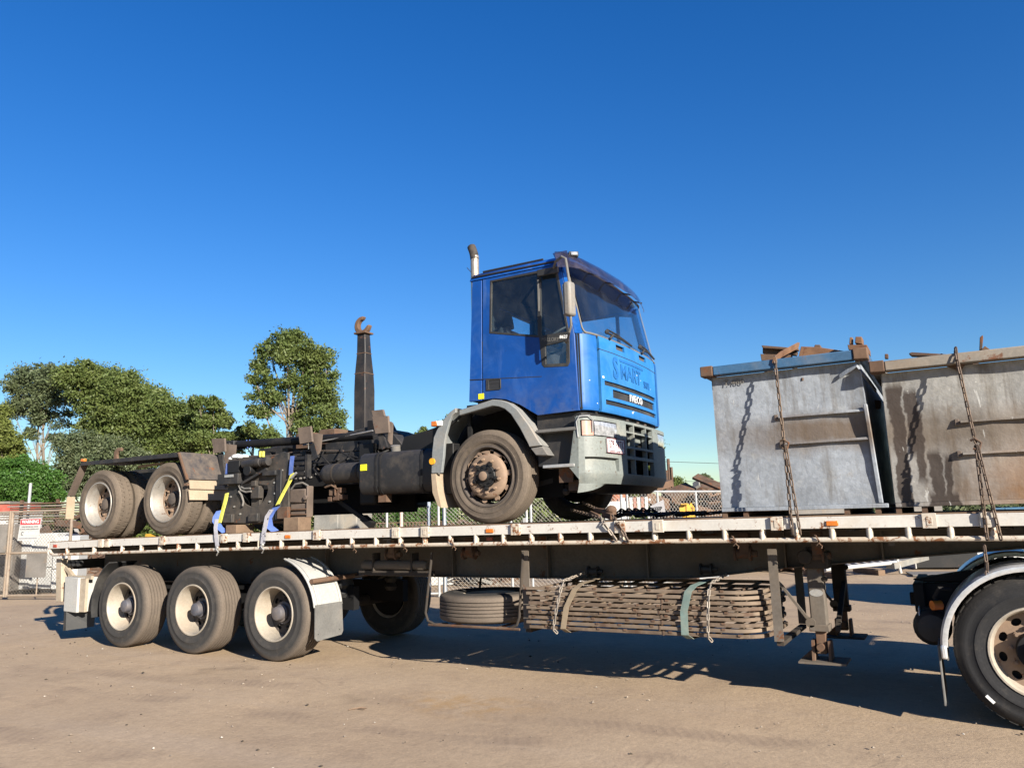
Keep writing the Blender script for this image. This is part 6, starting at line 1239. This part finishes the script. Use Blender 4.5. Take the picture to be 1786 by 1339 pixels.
M = Matrix.Translation(G(85, 23)) @ Matrix.Rotation(YAW, 4, 'Z')
for i in range(9): part('flat_bar', MB().box(-1.3+random.uniform(-.3, .3), 1.1+random.uniform(-.4, .4), -.3, .3, 1.75+i*.075, 1.785+i*.075).xform(M), MT['greyp'] if i % 2 else MT['rustd'], rk)
for x in (-1.1, .0, .95): part('rack_post', MB().box(x-.04, x+.04, .32, .40, 0, 2.5).xform(M), MT['rustd'], rk)
sh = thing('red_kiosk', 'small white hut with red fascia at the far left edge behind the gate', 'hut', G(-6, 26))
M = Matrix.Translation(G(-6, 26)) @ Matrix.Rotation(YAW, 4, 'Z')
part('wall', MB().box(-1.2, .55, 0, 1.6, 0, 2.25).xform(M), MT['whitep'], sh); part('fascia', MB().box(-1.25, .42, -.06, 1.66, 2.252, 2.50).xform(M), MT['red'], sh); part('roof', MB().box(-1.3, .45, -.12, 1.72, 2.502, 2.58).xform(M), MT['greyp'], sh); part('window', MB().box(-.5, .2, -.02, -.004, 1.0, 1.6).xform(M), MT['glassd'], sh)
lp = G(45, 24); single('steel_pole', MB().cyl(lp, lp+Vector((.06, 0, 3.05)), .045, n=10), MT['galvf'], 'slim grey steel pole standing behind the warning sign', 'pole')
# blocks, frames and bits behind the chassis
for i, (px, D, wd, h, lb) in enumerate(((568, 15.2, .52, 1.9, 'left pale concrete block seen under the truck chassis'), (606, 15.4, .40, 1.86, 'right pale concrete block seen under the truck chassis'))):
    p = G(px, D); single('concrete_block', MB().box(-wd/2, wd/2, 0, .8, 0, h).xform(Matrix.Translation(p) @ Matrix.Rotation(.3, 4, 'Z')), MT['concrete'], lb, 'concrete block', bev=.02)
for i, (px, D, lb) in enumerate(((700, 18.5, 'rusty reinforcing mesh frame lying left of the pale blue post'), (745, 19.0, 'rusty reinforcing mesh frame lying behind the pale blue post'))):
    p = G(px, D, 1.38); e = thing('mesh_frame', lb, 'frame', p, 'rusty mesh frames in the yard'); M = Matrix.Translation(p) @ Matrix.Rotation(YAW+.1, 4, 'Z')
    for z_ in (0, .13): part('frame_bar', MB().box(-.6, .6, -.01, .01, z_, z_+.02).xform(M), MT['rust'], e)
    br = MB()
    for k in range(16): br.box(-.6+k*.08, -.585+k*.08, -.008, .008, .021, .129)
    part('frame_rungs', br.xform(M), MT['rust'], e); part('frame_base', MB().box(-.62, .62, -.3, .3, -1.36, -.02).xform(M), MT['whitep'], e)
heap('yard_scrap', G(640, 20).x, G(900, 20).x, G(760, 19.5).y, G(760, 22).y, 0, 1.55, 240, MT['rust'], 'rusty scrap steel lying in the yard behind the chassis', 31, .2, .8)
heap('pale_yard_scrap', G(640, 20).x, G(900, 20).x, G(760, 18.8).y, G(760, 20).y, 0, 1.4, 110, MT['concrete'], 'pale broken bits lying in the yard behind the chassis', 32, .15, .6)
# scrap heap on the right
heap('scrap_heap', G(1105, 23).x, G(1420, 23).x, G(1200, 21).y, G(1200, 27).y, 0, 2.15, 650, MT['rust'], 'large brown heap of scrap steel behind the chain link fence', 41, .2, 1.0)
heap('scrap_heap', G(1105, 23).x, G(1420, 23).x, G(1200, 21).y, G(1200, 26).y, 0, 2.4, 260, MT['rustd'], 'dark scrap mixed into the large scrap heap', 42, .2, 1.0)
heap('scrap_heap', G(1170, 23).x, G(1300, 23).x, G(1220, 21).y, G(1220, 23).y, .2, 2.4, 70, MT['concrete'], 'pale twisted scrap on the right side of the scrap heap', 43, .1, .6)
for i, (px, py, px2, py2, D, wd, lb) in enumerate(((1122, 866, 1160, 880, 20.2, .28, 'wide brown steel plank on the scrap heap left of the sign'), (1210, 888, 1250, 900, 20.4, .22, 'brown steel plank sloping down the scrap heap beside the bin'), (1140, 852, 1168, 842, 22, .18, 'short brown girder on top of the scrap heap'))):
    single('steel_plank', MB().beam(at(px, py, D=D), at(px2, py2, D=D+.3), .3, wd), MT['rust'], lb, 'steel plank')
yb_ = thing('yellow_bracket', 'yellow painted steel bracket standing behind the fence left of the bins', 'bracket', at(1197, 905, D=16.2))
q = lambda l, D: [at(px, py, D=D) for px, py in l]
part('curved_plate', MB().prism(q([(1192, 903), (1186, 896), (1185, 886), (1187, 879), (1197, 880), (1197, 904)], 16.2), q([(1192, 903), (1186, 896), (1185, 886), (1187, 879), (1197, 880), (1197, 904)], 16.45)), MT['yellow'], yb_)
part('face_plate', MB().prism(q([(1198, 904), (1197, 880), (1201, 878), (1212, 900), (1211, 904)], 16.18), q([(1198, 904), (1197, 880), (1201, 878), (1212, 900), (1211, 904)], 16.5)), MT['yellow'], yb_)
part('back_plate', MB().prism(q([(1203, 880), (1205, 876), (1211, 884), (1214, 903), (1212, 899)], 16.3), q([(1203, 880), (1205, 876), (1211, 884), (1214, 903), (1212, 899)], 16.6)), MT['yellow'], yb_)
part('top_plate', MB().prism(q([(1188, 878), (1200, 877), (1199, 880), (1188, 880)], 16.1), q([(1188, 878), (1200, 877), (1199, 880), (1188, 880)], 16.5)), MT['yellow'], yb_)
part('stand', MB().box(yb_.location.x-.12, yb_.location.x+.14, yb_.location.y-.0, yb_.location.y+.2, 0, at(1197, 905, D=16.3).z-.01), MT['rustd'], yb_)
ks = thing('keep_sign', 'tilted grey sign reading KEEP hung on the fence behind the trailer', 'sign', at(1145, 885, D=16.7))
c4 = q([(1131, 889), (1160, 893), (1157, 871), (1135, 882)], 16.6); part('sign_board', MB().prism(c4, [v+Vector((-.0, .02, 0)) for v in c4]), mat('grey_sign', (.30, .30, .32), .5, dust=.15), ks)
part('sign_text', text(MB(), 'KEEP', .125, frame(at(1146.5, 887.5, D=16.58), rt*.98+up*.10, up), .001, .8, 'CENTER', .002), MT['ink'], ks)
rb2 = thing('barrier', 'red and white striped barrier panel behind the fence', 'barrier', G(1107, 20)); M = Matrix.Translation(G(1107, 20)) @ Matrix.Rotation(YAW, 4, 'Z')
for k in range(8): part('slat', MB().box(-.42+k*.1, -.34+k*.1, -.02, .02, 1.58, 2.0).xform(M), MT['redfade'] if k % 2 == 0 else MT['whitep'], rb2)
part('rail', MB().box(-.44, .44, .021, .06, 1.64, 1.70).box(-.44, .44, .021, .06, 1.9, 1.96).box(-.4, -.34, .021, .06, 0, 1.63).box(.34, .4, .021, .06, 0, 1.63).xform(M), MT['whitep'], rb2)
p = G(1076, 19.5); single('white_sheet_metal', MB().box(-.30, .30, 0, .05, 0, 1.9).xform(Matrix.Translation(p) @ Matrix.Rotation(YAW, 4, 'Z')), MT['whitep'], 'white sheet panel standing behind the front bumper of the truck', 'panel')
p = G(1078, 21.5); single('orange_drum', MB().lathe(p, (0, 0, 1), [(.24, 0), (.25, .02), (.25, .9), (.26, .92), (.25, .94), (.25, 1.6), (.26, 1.62), (.25, 1.64), (.25, 2.1), (.23, 2.25)], 18, cap0=True, cap1=True), mat('faded_orange', (.34, .12, .06), .7, dust=.3), 'faded orange tank standing behind the white panel', 'tank')
for i, (px, ht, r_, D, lb) in enumerate(((1167, 2.9, .042, 24, 'left brown steel pile post rising above the scrap heap'), (1171, 3.28, .04, 24.3, 'tallest brown steel pile post rising above the scrap heap'), (1175.5, 3.0, .036, 24.1, 'right brown steel pile post rising above the scrap heap'))):
    p = G(px, D); single('pile_post', MB().box(-r_, r_, -r_, r_, 0, ht).xform(Matrix.Translation(p) @ Matrix.Rotation(.4+i*.3, 4, 'Z')), MT['rustd'], lb, 'post', bev=.01)
# things seen under the bins and behind the prime mover
for i, (px, D, wd, h, lb) in enumerate(((1412, 24, 2.2, 2.02, 'long low white crate seen through the gap under the blue rimmed bin'), (1604, 24, 1.4, 2.04, 'white crate seen through the gap under the brown rimmed bin'))):
    p = G(px, D); e = thing('white_crate', lb, 'crate', p); M = Matrix.Translation(p) @ Matrix.Rotation(YAW, 4, 'Z'); part('crate_body', MB().box(-wd/2, wd/2, 0, 1, .1, h-.2).xform(M), MT['greyp'], e)
    for k in range(5): part('crate_slat', MB().box(-wd/2+k*wd/5+.02, -wd/2+(k+1)*wd/5-.03, -.03, 1.03, h-.19, h).xform(M), MT['whitep'], e)
wg = thing('gate_frame', 'white painted tubular gate frame lying on timber on the ground behind the landing legs', 'gate', at(1530, 990, Z=.0))
D0 = at(1475, 1008, Z=0); D1 = at(1565, 1001, Z=0); dv = (D1-D0).normalized(); nv = Vector((-dv.y, dv.x, 0))
part('front_bar', MB().cyl(D0-dv*.6+Vector((0, 0, .22)), D1+Vector((0, 0, .27)), .045, n=10), MT['whitep'], wg)
part('end_bar', MB().cyl(D1+Vector((0, 0, .52)), D1+dv*.12+Vector((0, 0, .02)), .04, n=10), MT['whitep'], wg)
for k in range(8): a = D0+dv*(.0+k*.26); part('cross_bar', MB().beam(a+Vector((0, 0, .25+.004*k)), a+nv*1.6+dv*.5+Vector((0, 0, .42)), .05, .04), MT['whitep'], wg)
part('side_plank', MB().beam(D1-dv*.2+Vector((0, 0, .20)), D1+dv*1.5+nv*.4+Vector((0, 0, .32)), .2, .14), MT['concrete'], wg)
part('timber_bearer', MB().beam(D0-dv*.2+Vector((0, 0, .06)), D0+nv*1.2+Vector((0, 0, .06)), .16, .12).beam(D1-dv*.5+Vector((0, 0, .06)), D1+nv*1.2+Vector((0, 0, .06)), .16, .12), MT['timber'], wg)
bp0 = at(1640, 994, Z=0); by = MB()
dbx = thing('dark_bin', 'dark open steel tub behind the prime mover holding a yellow bag', 'tub', bp0)
M = Matrix.Translation(bp0+Vector((-.1, .4, 0))) @ Matrix.Rotation(YAW*.6, 4, 'Z')
part('tub_body', MB().box(-.45, 1.0, 0, .9, .02, .52).xform(M), MT['black'], dbx, bev=.02); part('tub_edge', MB().box(-.48, -.455, -.05, .95, .02, .78).box(-.455, 1.05, .91, .95, .02, .82).xform(M), MT['whitep'], dbx)
for dx, dy, dz, s_ in ((0, 0, 0, .20), (.18, .05, .03, .19), (-.15, .04, -.03, .15), (.08, .1, .09, .16), (.30, .1, .0, .12)): by.ball(bp0+Vector((.12+dx, .55+dy, .66+dz)), s_, 10, (1.1, .9, .62))
single('yellow_bag', by, MT['bag'], 'bright yellow plastic bag lying in the dark tub', 'bag')
ps = at(1610, 1006, Z=0); single('steel_sheet', MB().box(-.2, 1.6, 0, 1.0, .02, .05).xform(Matrix.Translation(ps) @ Matrix.Rotation(.2, 4, 'Z')), MT['greyp'], 'flat grey steel sheet lying on the dirt behind the prime mover chassis', 'sheet')
blu = G(1790, 22); bb = thing('blue_bin', 'blue steel skip bin standing behind the prime mover at right', 'bin', blu); M = Matrix.Translation(blu) @ Matrix.Rotation(.1, 4, 'Z')
part('bin_body', MB().hexa([(-.2, 0, .05), (4.8, 0, .05), (4.8, 1.8, .05), (-.2, 1.8, .05), (-.5, -.1, 1.35), (5.0, -.1, 1.35), (5.0, 1.9, 1.35), (-.5, 1.9, 1.35)]).xform(M), MT['bluep'], bb, bev=.02)
part('bin_rim', MB().box(-.56, 5.06, -.16, -.10, 1.36, 1.46).box(-.56, 5.06, 1.90, 1.96, 1.36, 1.46).xform(M), MT['bluep'], bb, bev=.01)
for k in range(5): part('bin_rib', MB().box(.3+k*.9, .4+k*.9, -.06, .0, .1, 1.34).xform(M), MT['bluep'], bb)
wp = G(1735, 21); single('white_plank_stack', MB().box(-.9, .9, 0, .5, 0, .10).box(-.8, 1.0, .05, .55, .11, .22).box(-.9, .8, .0, .5, .23, .34).box(-.7, .9, .02, .5, .35, .80).xform(Matrix.Translation(wp) @ Matrix.Rotation(.5, 4, 'Z')), MT['whitep'], 'stack of pale planks behind the wheel arch of the prime mover', 'planks')
# unseen tipper body, form assumed, added at right to cast the yard's shadow band
pk = thing('shadow_tipper', 'unseen grey tipper body added beyond the right picture edge to cast the yard shadow', 'truck', (16, 7.5, 0))
part('tipper_body', MB().box(11.75, 18, 6.25, 8.85, .95, 1.0).box(11.75, 11.8, 6.25, 8.85, 1.001, 2.2).box(17.95, 18, 6.25, 8.85, 1.001, 2.2).box(11.801, 17.949, 6.25, 6.30, 1.001, 2.2).box(11.801, 17.949, 8.80, 8.85, 1.001, 2.2), MT['greyp'], pk)
for k in range(6): part('body_rib', MB().box(12.0+k*1.1, 12.1+k*1.1, 6.19, 6.249, .96, 2.18), MT['greyp'], pk)
part('chassis_rail', MB().box(11.9, 19, 7.1, 7.2, .7, .949).box(11.9, 19, 7.9, 8.0, .7, .949), MT['blackd'], pk)
for x in (13.2, 14.5, 18.6):
    wheel('trailer', pk, (x, 6.35, .53)); wheel('trailer', pk, (x, 8.75, .53), True)

# power lines
for i, (a, b, sag, lb) in enumerate((((1060, 797, 70), (1330, 806, 74), .25, 'upper thin power line crossing the sky between cab and bins'), ((1060, 832, 72), (1330, 839, 76), .2, 'lower thin power line crossing the sky between cab and bins'))):
    A = at(a[0], a[1], D=a[2]); B = at(b[0], b[1], D=b[2]); A2 = A+(A-B)*1.2; B2 = B+(B-A)*2.0
    single('power_line', MB().tube([A2+(B2-A2)*f-Vector((0, 0, sag*4*f*(1-f))) for f in np.linspace(0, 1, 14)], .022, 5), MT['ink'], lb, 'power line')

# ------------------------------------------------------------------ trees
def leaves(blobs, D, n, size, seed, zmin=.0, dense=1.0, droop=.3):
    """blobs: (px,py,rpx) crown lobes; returns mesh data of small leaf faces in clumps through the crown volume"""
    rg = np.random.default_rng(seed); cs = []; rs = []; wts = []
    for (px, py, rp) in blobs:
        r = rp*D/FPX; c = at(px, py, D=D+rg.uniform(-.6, .6)*r*1.2); cs.append(c); rs.append(r); wts.append(rp**2)
    wts = np.array(wts, float); wts /= wts.sum(); cl = []; 
    ncl = max(12, int(n/60)); pick = rg.choice(len(blobs), ncl, p=wts)
    for k in pick:
        v = rg.normal(size=3); v /= np.linalg.norm(v); v *= rs[k]*(rg.random()**.42)*(1+.18*rg.normal()*0.5); v[2] *= .92
        cl.append((np.array(cs[k])+v, rs[k]*rg.uniform(.18, .52)))
    P = []; 
    for (c, r) in cl:
        m = int(rg.integers(36, 84)); q = rg.normal(size=(m, 3))*np.array([r, r, r*.62])*.72; q[:, 2] -= droop*np.abs(q[:, 0]+q[:, 1])*.25; P.append(c+q)
    P = np.concatenate(P); P = P[P[:, 2] > zmin]; N = len(P)
    nm = rg.normal(size=(N, 3)); nm[:, 2] += .5; nm /= np.linalg.norm(nm, axis=1)[:, None]
    t_ = rg.normal(size=(N, 3)); t_ -= nm*(t_*nm).sum(1)[:, None]; t_ /= np.linalg.norm(t_, axis=1)[:, None]; b_ = np.cross(nm, t_)
    s_ = size*rg.uniform(.6, 1.4, size=(N, 1)); a = P+t_*s_; c = P-t_*s_; b = P+b_*s_*.42; d = P-b_*s_*.42
    V = np.empty((N*4, 3)); V[0::4] = a; V[1::4] = b; V[2::4] = c; V[3::4] = d
    return V, np.arange(N*4).reshape(N, 4), cl, cs, rs
def tree(name, label, cat, trunkpx, D, blobs, n, size, leaf, bark, seed, group=None, tr_=.16, zmin=.3, lean=0, dense=1, multi=1):
    base = G(trunkpx, D); e = thing(name, label, cat, base, group); rg = random.Random(seed)
    V, F, cl, cs, rs = leaves(blobs, D, int(n*2.9), size*.56, seed, zmin)
    me = bpy.data.meshes.new('crown'); me.vertices.add(len(V)); me.vertices.foreach_set('co', (V-np.array(base)).astype(np.float32).ravel())
    me.loops.add(F.size); me.loops.foreach_set('vertex_index', F.ravel().astype(np.int32)); me.polygons.add(len(F)); me.polygons.foreach_set('loop_start', np.arange(0, F.size, 4, dtype=np.int32)); me.update(calc_edges=True); me.materials.append(MT[leaf])
    link('crown', me, e)
    tk_ = MB(); top = max(cs, key=lambda c: c.z); cen = sum(cs, Vector((0, 0, 0)))/len(cs)
    for m in range(multi):
        b0 = base+Vector((m*.5*tr_*5, m*.3, -.05)); h1 = Vector((b0.x*.5+cen.x*.5+lean+m*.4, b0.y*.5+cen.y*.5, max(.8, cen.z*.55)))
        h2 = Vector((cen.x+m*.3, cen.y, cen.z+.1*rs[0])); h3 = Vector((top.x, top.y, top.z+rs[0]*.3))
        tk_.tube([b0, b0+(h1-b0)*.5+Vector((rg.uniform(-.1, .1), 0, 0)), h1, h2, h3], [tr_, tr_*.85, tr_*.7, tr_*.42, tr_*.12], 9)
        for c, r in zip(cs, rs):
            s0 = h1+(h2-h1)*rg.uniform(-.3, .7); mid = (s0+c)/2+Vector((0, 0, -.1*r))
            tk_.tube([s0, mid, c], [tr_*.38, tr_*.24, tr_*.10], 6)
            for k in range(3):
                q = c+Vector((rg.uniform(-1, 1), rg.uniform(-1, 1), rg.uniform(-.4, .9)))*r*.75; tk_.tube([mid+(c-mid)*rg.uniform(.2, .9), (c+q)/2+Vector((0, 0, .05)), q], [tr_*.13, tr_*.09, tr_*.03], 5)
    part('trunk', tk_, MT[bark], e, sharp=60); return e
TG = 'gum trees beyond the yard'
tree('gum_tree', 'airy gum tree with thin visible trunks at the left of the tree line', 'tree', 62, 44, [(30, 672, 22), (58, 655, 26), (90, 655, 24), (40, 705, 24), (75, 690, 26), (105, 690, 24), (20, 715, 16), (70, 725, 18), (110, 730, 20), (55, 755, 12), (95, 765, 12)], 8200, .15, 'leafg', 'bark', 1, TG, .08, 3.5, multi=2)
tree('gum_tree', 'broad dense gum tree with domed crown behind the rear truck wheels', 'tree', 175, 42, [(120, 662, 26), (150, 652, 24), (185, 668, 30), (215, 675, 30), (250, 695, 32), (160, 695, 30), (205, 715, 34), (285, 712, 30), (250, 740, 34), (300, 745, 30), (325, 725, 26), (335, 760, 26), (205, 760, 32), (165, 745, 26), (280, 785, 30), (320, 795, 24), (240, 800, 30)], 34000, .16, 'leaf', 'barkd', 2, TG, .20, 1.5)
tree('gum_tree', 'small loose gum tree at the right end of the left tree line', 'tree', 375, 40, [(345, 700, 14), (372, 705, 15), (385, 730, 14), (362, 735, 18), (350, 765, 18), (380, 765, 16), (394, 735, 12), (398, 765, 14), (365, 790, 18)], 7000, .15, 'leaf', 'bark', 3, TG, .08, 2.0)
tree('shrub_tree', 'grey green bushy tree low in front of the dense gum tree', 'tree', 160, 36, [(110, 770, 18), (140, 775, 26), (175, 780, 26), (210, 785, 24), (120, 805, 24), (155, 810, 28), (190, 815, 28), (235, 800, 22), (110, 835, 20), (140, 845, 22)], 14000, .12, 'leafg', 'barkd', 4, None, .12, .6)
tree('bright_tree', 'vivid green leafy tree low at the left edge behind the gate', 'tree', 40, 32, [(12, 815, 18), (40, 810, 16), (65, 822, 18), (90, 838, 16), (25, 845, 24), (60, 855, 24), (98, 862, 14), (5, 870, 18), (40, 880, 20), (80, 880, 18)], 13000, .11, 'leafb', 'barkd', 5, None, .12, .8)
tree('yellow_tree', 'yellowish green tree cut by the left picture edge', 'tree', 2, 38, [(0, 720, 14), (5, 745, 16), (18, 770, 20), (-15, 740, 24), (0, 790, 24), (28, 795, 16), (-20, 790, 26), (12, 815, 18)], 9000, .14, 'leafy', 'barkd', 6, None, .14, 1.5)
tree('gum_tree', 'tall separate gum tree with pale trunk left of the hook arm', 'tree', 497, 38, [(495, 590, 20), (520, 590, 20), (470, 610, 22), (500, 620, 26), (535, 615, 24), (560, 622, 20), (575, 645, 16), (455, 640, 16), (540, 650, 28), (470, 662, 18), (505, 665, 20), (565, 675, 24), (445, 660, 12), (450, 690, 16), (480, 690, 20), (540, 695, 24), (575, 705, 22), (440, 715, 14), (462, 720, 16), (520, 720, 18), (555, 730, 26), (588, 730, 16), (440, 745, 16), (530, 745, 20), (470, 758, 18), (595, 755, 12), (560, 755, 22)], 15000, .14, 'leaf', 'bark', 7, TG, .15, 2.5)
tree('gum_tree', 'low bushy gum tree top between the chassis guide stops and the tall gum', 'tree', 430, 42, [(420, 755, 12), (440, 765, 14), (415, 775, 14), (460, 772, 14), (480, 775, 14)], 4500, .14, 'leaf', 'barkd', 8, TG, .10, 1.2)
tree('gum_tree', 'small gum tree top peeping over the chassis just behind the cab', 'tree', 775, 40, [(772, 740, 9), (783, 733, 10), (790, 750, 12), (765, 756, 9), (740, 755, 9), (732, 760, 7), (800, 765, 14)], 4000, .12, 'leaf', 'barkd', 9, TG, .08, 1.0)
tree('gum_tree', 'gum tree mostly hidden behind the truck front, its edge right of the bumper', 'tree', 1120, 46, [(1135, 775, 16), (1130, 800, 20), (1140, 825, 17), (1115, 790, 20), (1120, 830, 22)], 6000, .14, 'leaf', 'barkd', 10, TG, .14, 1.0)
tree('gum_tree', 'low round tree behind the brown pile posts', 'tree', 1180, 60, [(1160, 842, 8), (1178, 842, 10), (1190, 848, 8), (1200, 853, 6), (1168, 850, 10)], 3000, .16, 'leaf', 'barkd', 11, TG, .12, .5)
tree('gum_tree', 'small distant dark tree standing alone left of the blue rimmed bin', 'tree', 1231, 70, [(1229, 832, 6), (1234, 836, 6), (1226, 842, 5), (1236, 846, 6), (1229, 848, 7), (1241, 850, 5), (1211, 851, 5), (1206, 853, 4)], 1800, .22, 'leafg', 'barkd', 12, TG, .12, .5)
BG = 'green bushes behind the fence'
for i, (px, D, b, lb) in enumerate(((668, 24, [(655, 875, 14), (672, 880, 16), (660, 900, 16), (685, 895, 14)], 'green bush left of the pinkish post behind the fence'), (725, 25, [(712, 872, 14), (735, 875, 16), (720, 895, 16), (745, 890, 14), (755, 868, 12)], 'bright green bush right of the pinkish post behind the fence'), (770, 26, [(765, 880, 14), (785, 870, 14), (780, 895, 14)], 'green bush just behind the front truck mudguard'), (1085, 30, [(1078, 850, 6), (1090, 855, 8), (1112, 862, 10), (1102, 868, 9), (1125, 860, 8)], 'yellow green bush behind the fence under the truck bumper'))):
    tree('bush', lb, 'bush', px, D, b, 3600, .075, 'leafb' if i != 3 else 'leafy', 'barkd', 40+i, BG, .03, .2)

def hedge(name, label, px0, px1, D, h0, h1, n, size, leaf, seed):
    rg = np.random.default_rng(seed); u = rg.random(n); A = np.array(G(px0, D)); B = np.array(G(px1, D)); P = A+(B-A)*u[:, None]
    prof = np.array([.5+.5*mn.noise((float(q)*9, seed, 0)) for q in u]); P[:, 2] = (h0+(h1-h0)*prof)*rg.random(n)**.6; P[:, :2] += rg.normal(size=(n, 2))*1.0
    nm = rg.normal(size=(n, 3)); nm[:, 2] += .5; nm /= np.linalg.norm(nm, axis=1)[:, None]; t_ = rg.normal(size=(n, 3)); t_ -= nm*(t_*nm).sum(1)[:, None]; t_ /= np.linalg.norm(t_, axis=1)[:, None]; b_ = np.cross(nm, t_)
    s_ = size*rg.uniform(.6, 1.5, size=(n, 1)); V = np.empty((n*4, 3)); V[0::4] = P+t_*s_; V[1::4] = P+b_*s_*.5; V[2::4] = P-t_*s_; V[3::4] = P-b_*s_*.5; F = np.arange(n*4)
    me = bpy.data.meshes.new(name); me.vertices.add(len(V)); me.vertices.foreach_set('co', V.astype(np.float32).ravel()); me.loops.add(n*4); me.loops.foreach_set('vertex_index', F.astype(np.int32)); me.polygons.add(n); me.polygons.foreach_set('loop_start', np.arange(0, n*4, 4, dtype=np.int32)); me.update(calc_edges=True); me.materials.append(MT[leaf])
    tag(link(name, me), label, kind='stuff')
hedge('scrub', 'low green scrub along the far side of the yard', -300, 1150, 46, 1.6, 3.2, 26000, .16, 'leaf', 71)
hedge('scrub', 'low grey green scrub far behind the bins', 1100, 2300, 60, 1.2, 2.4, 16000, .2, 'leafg', 72)
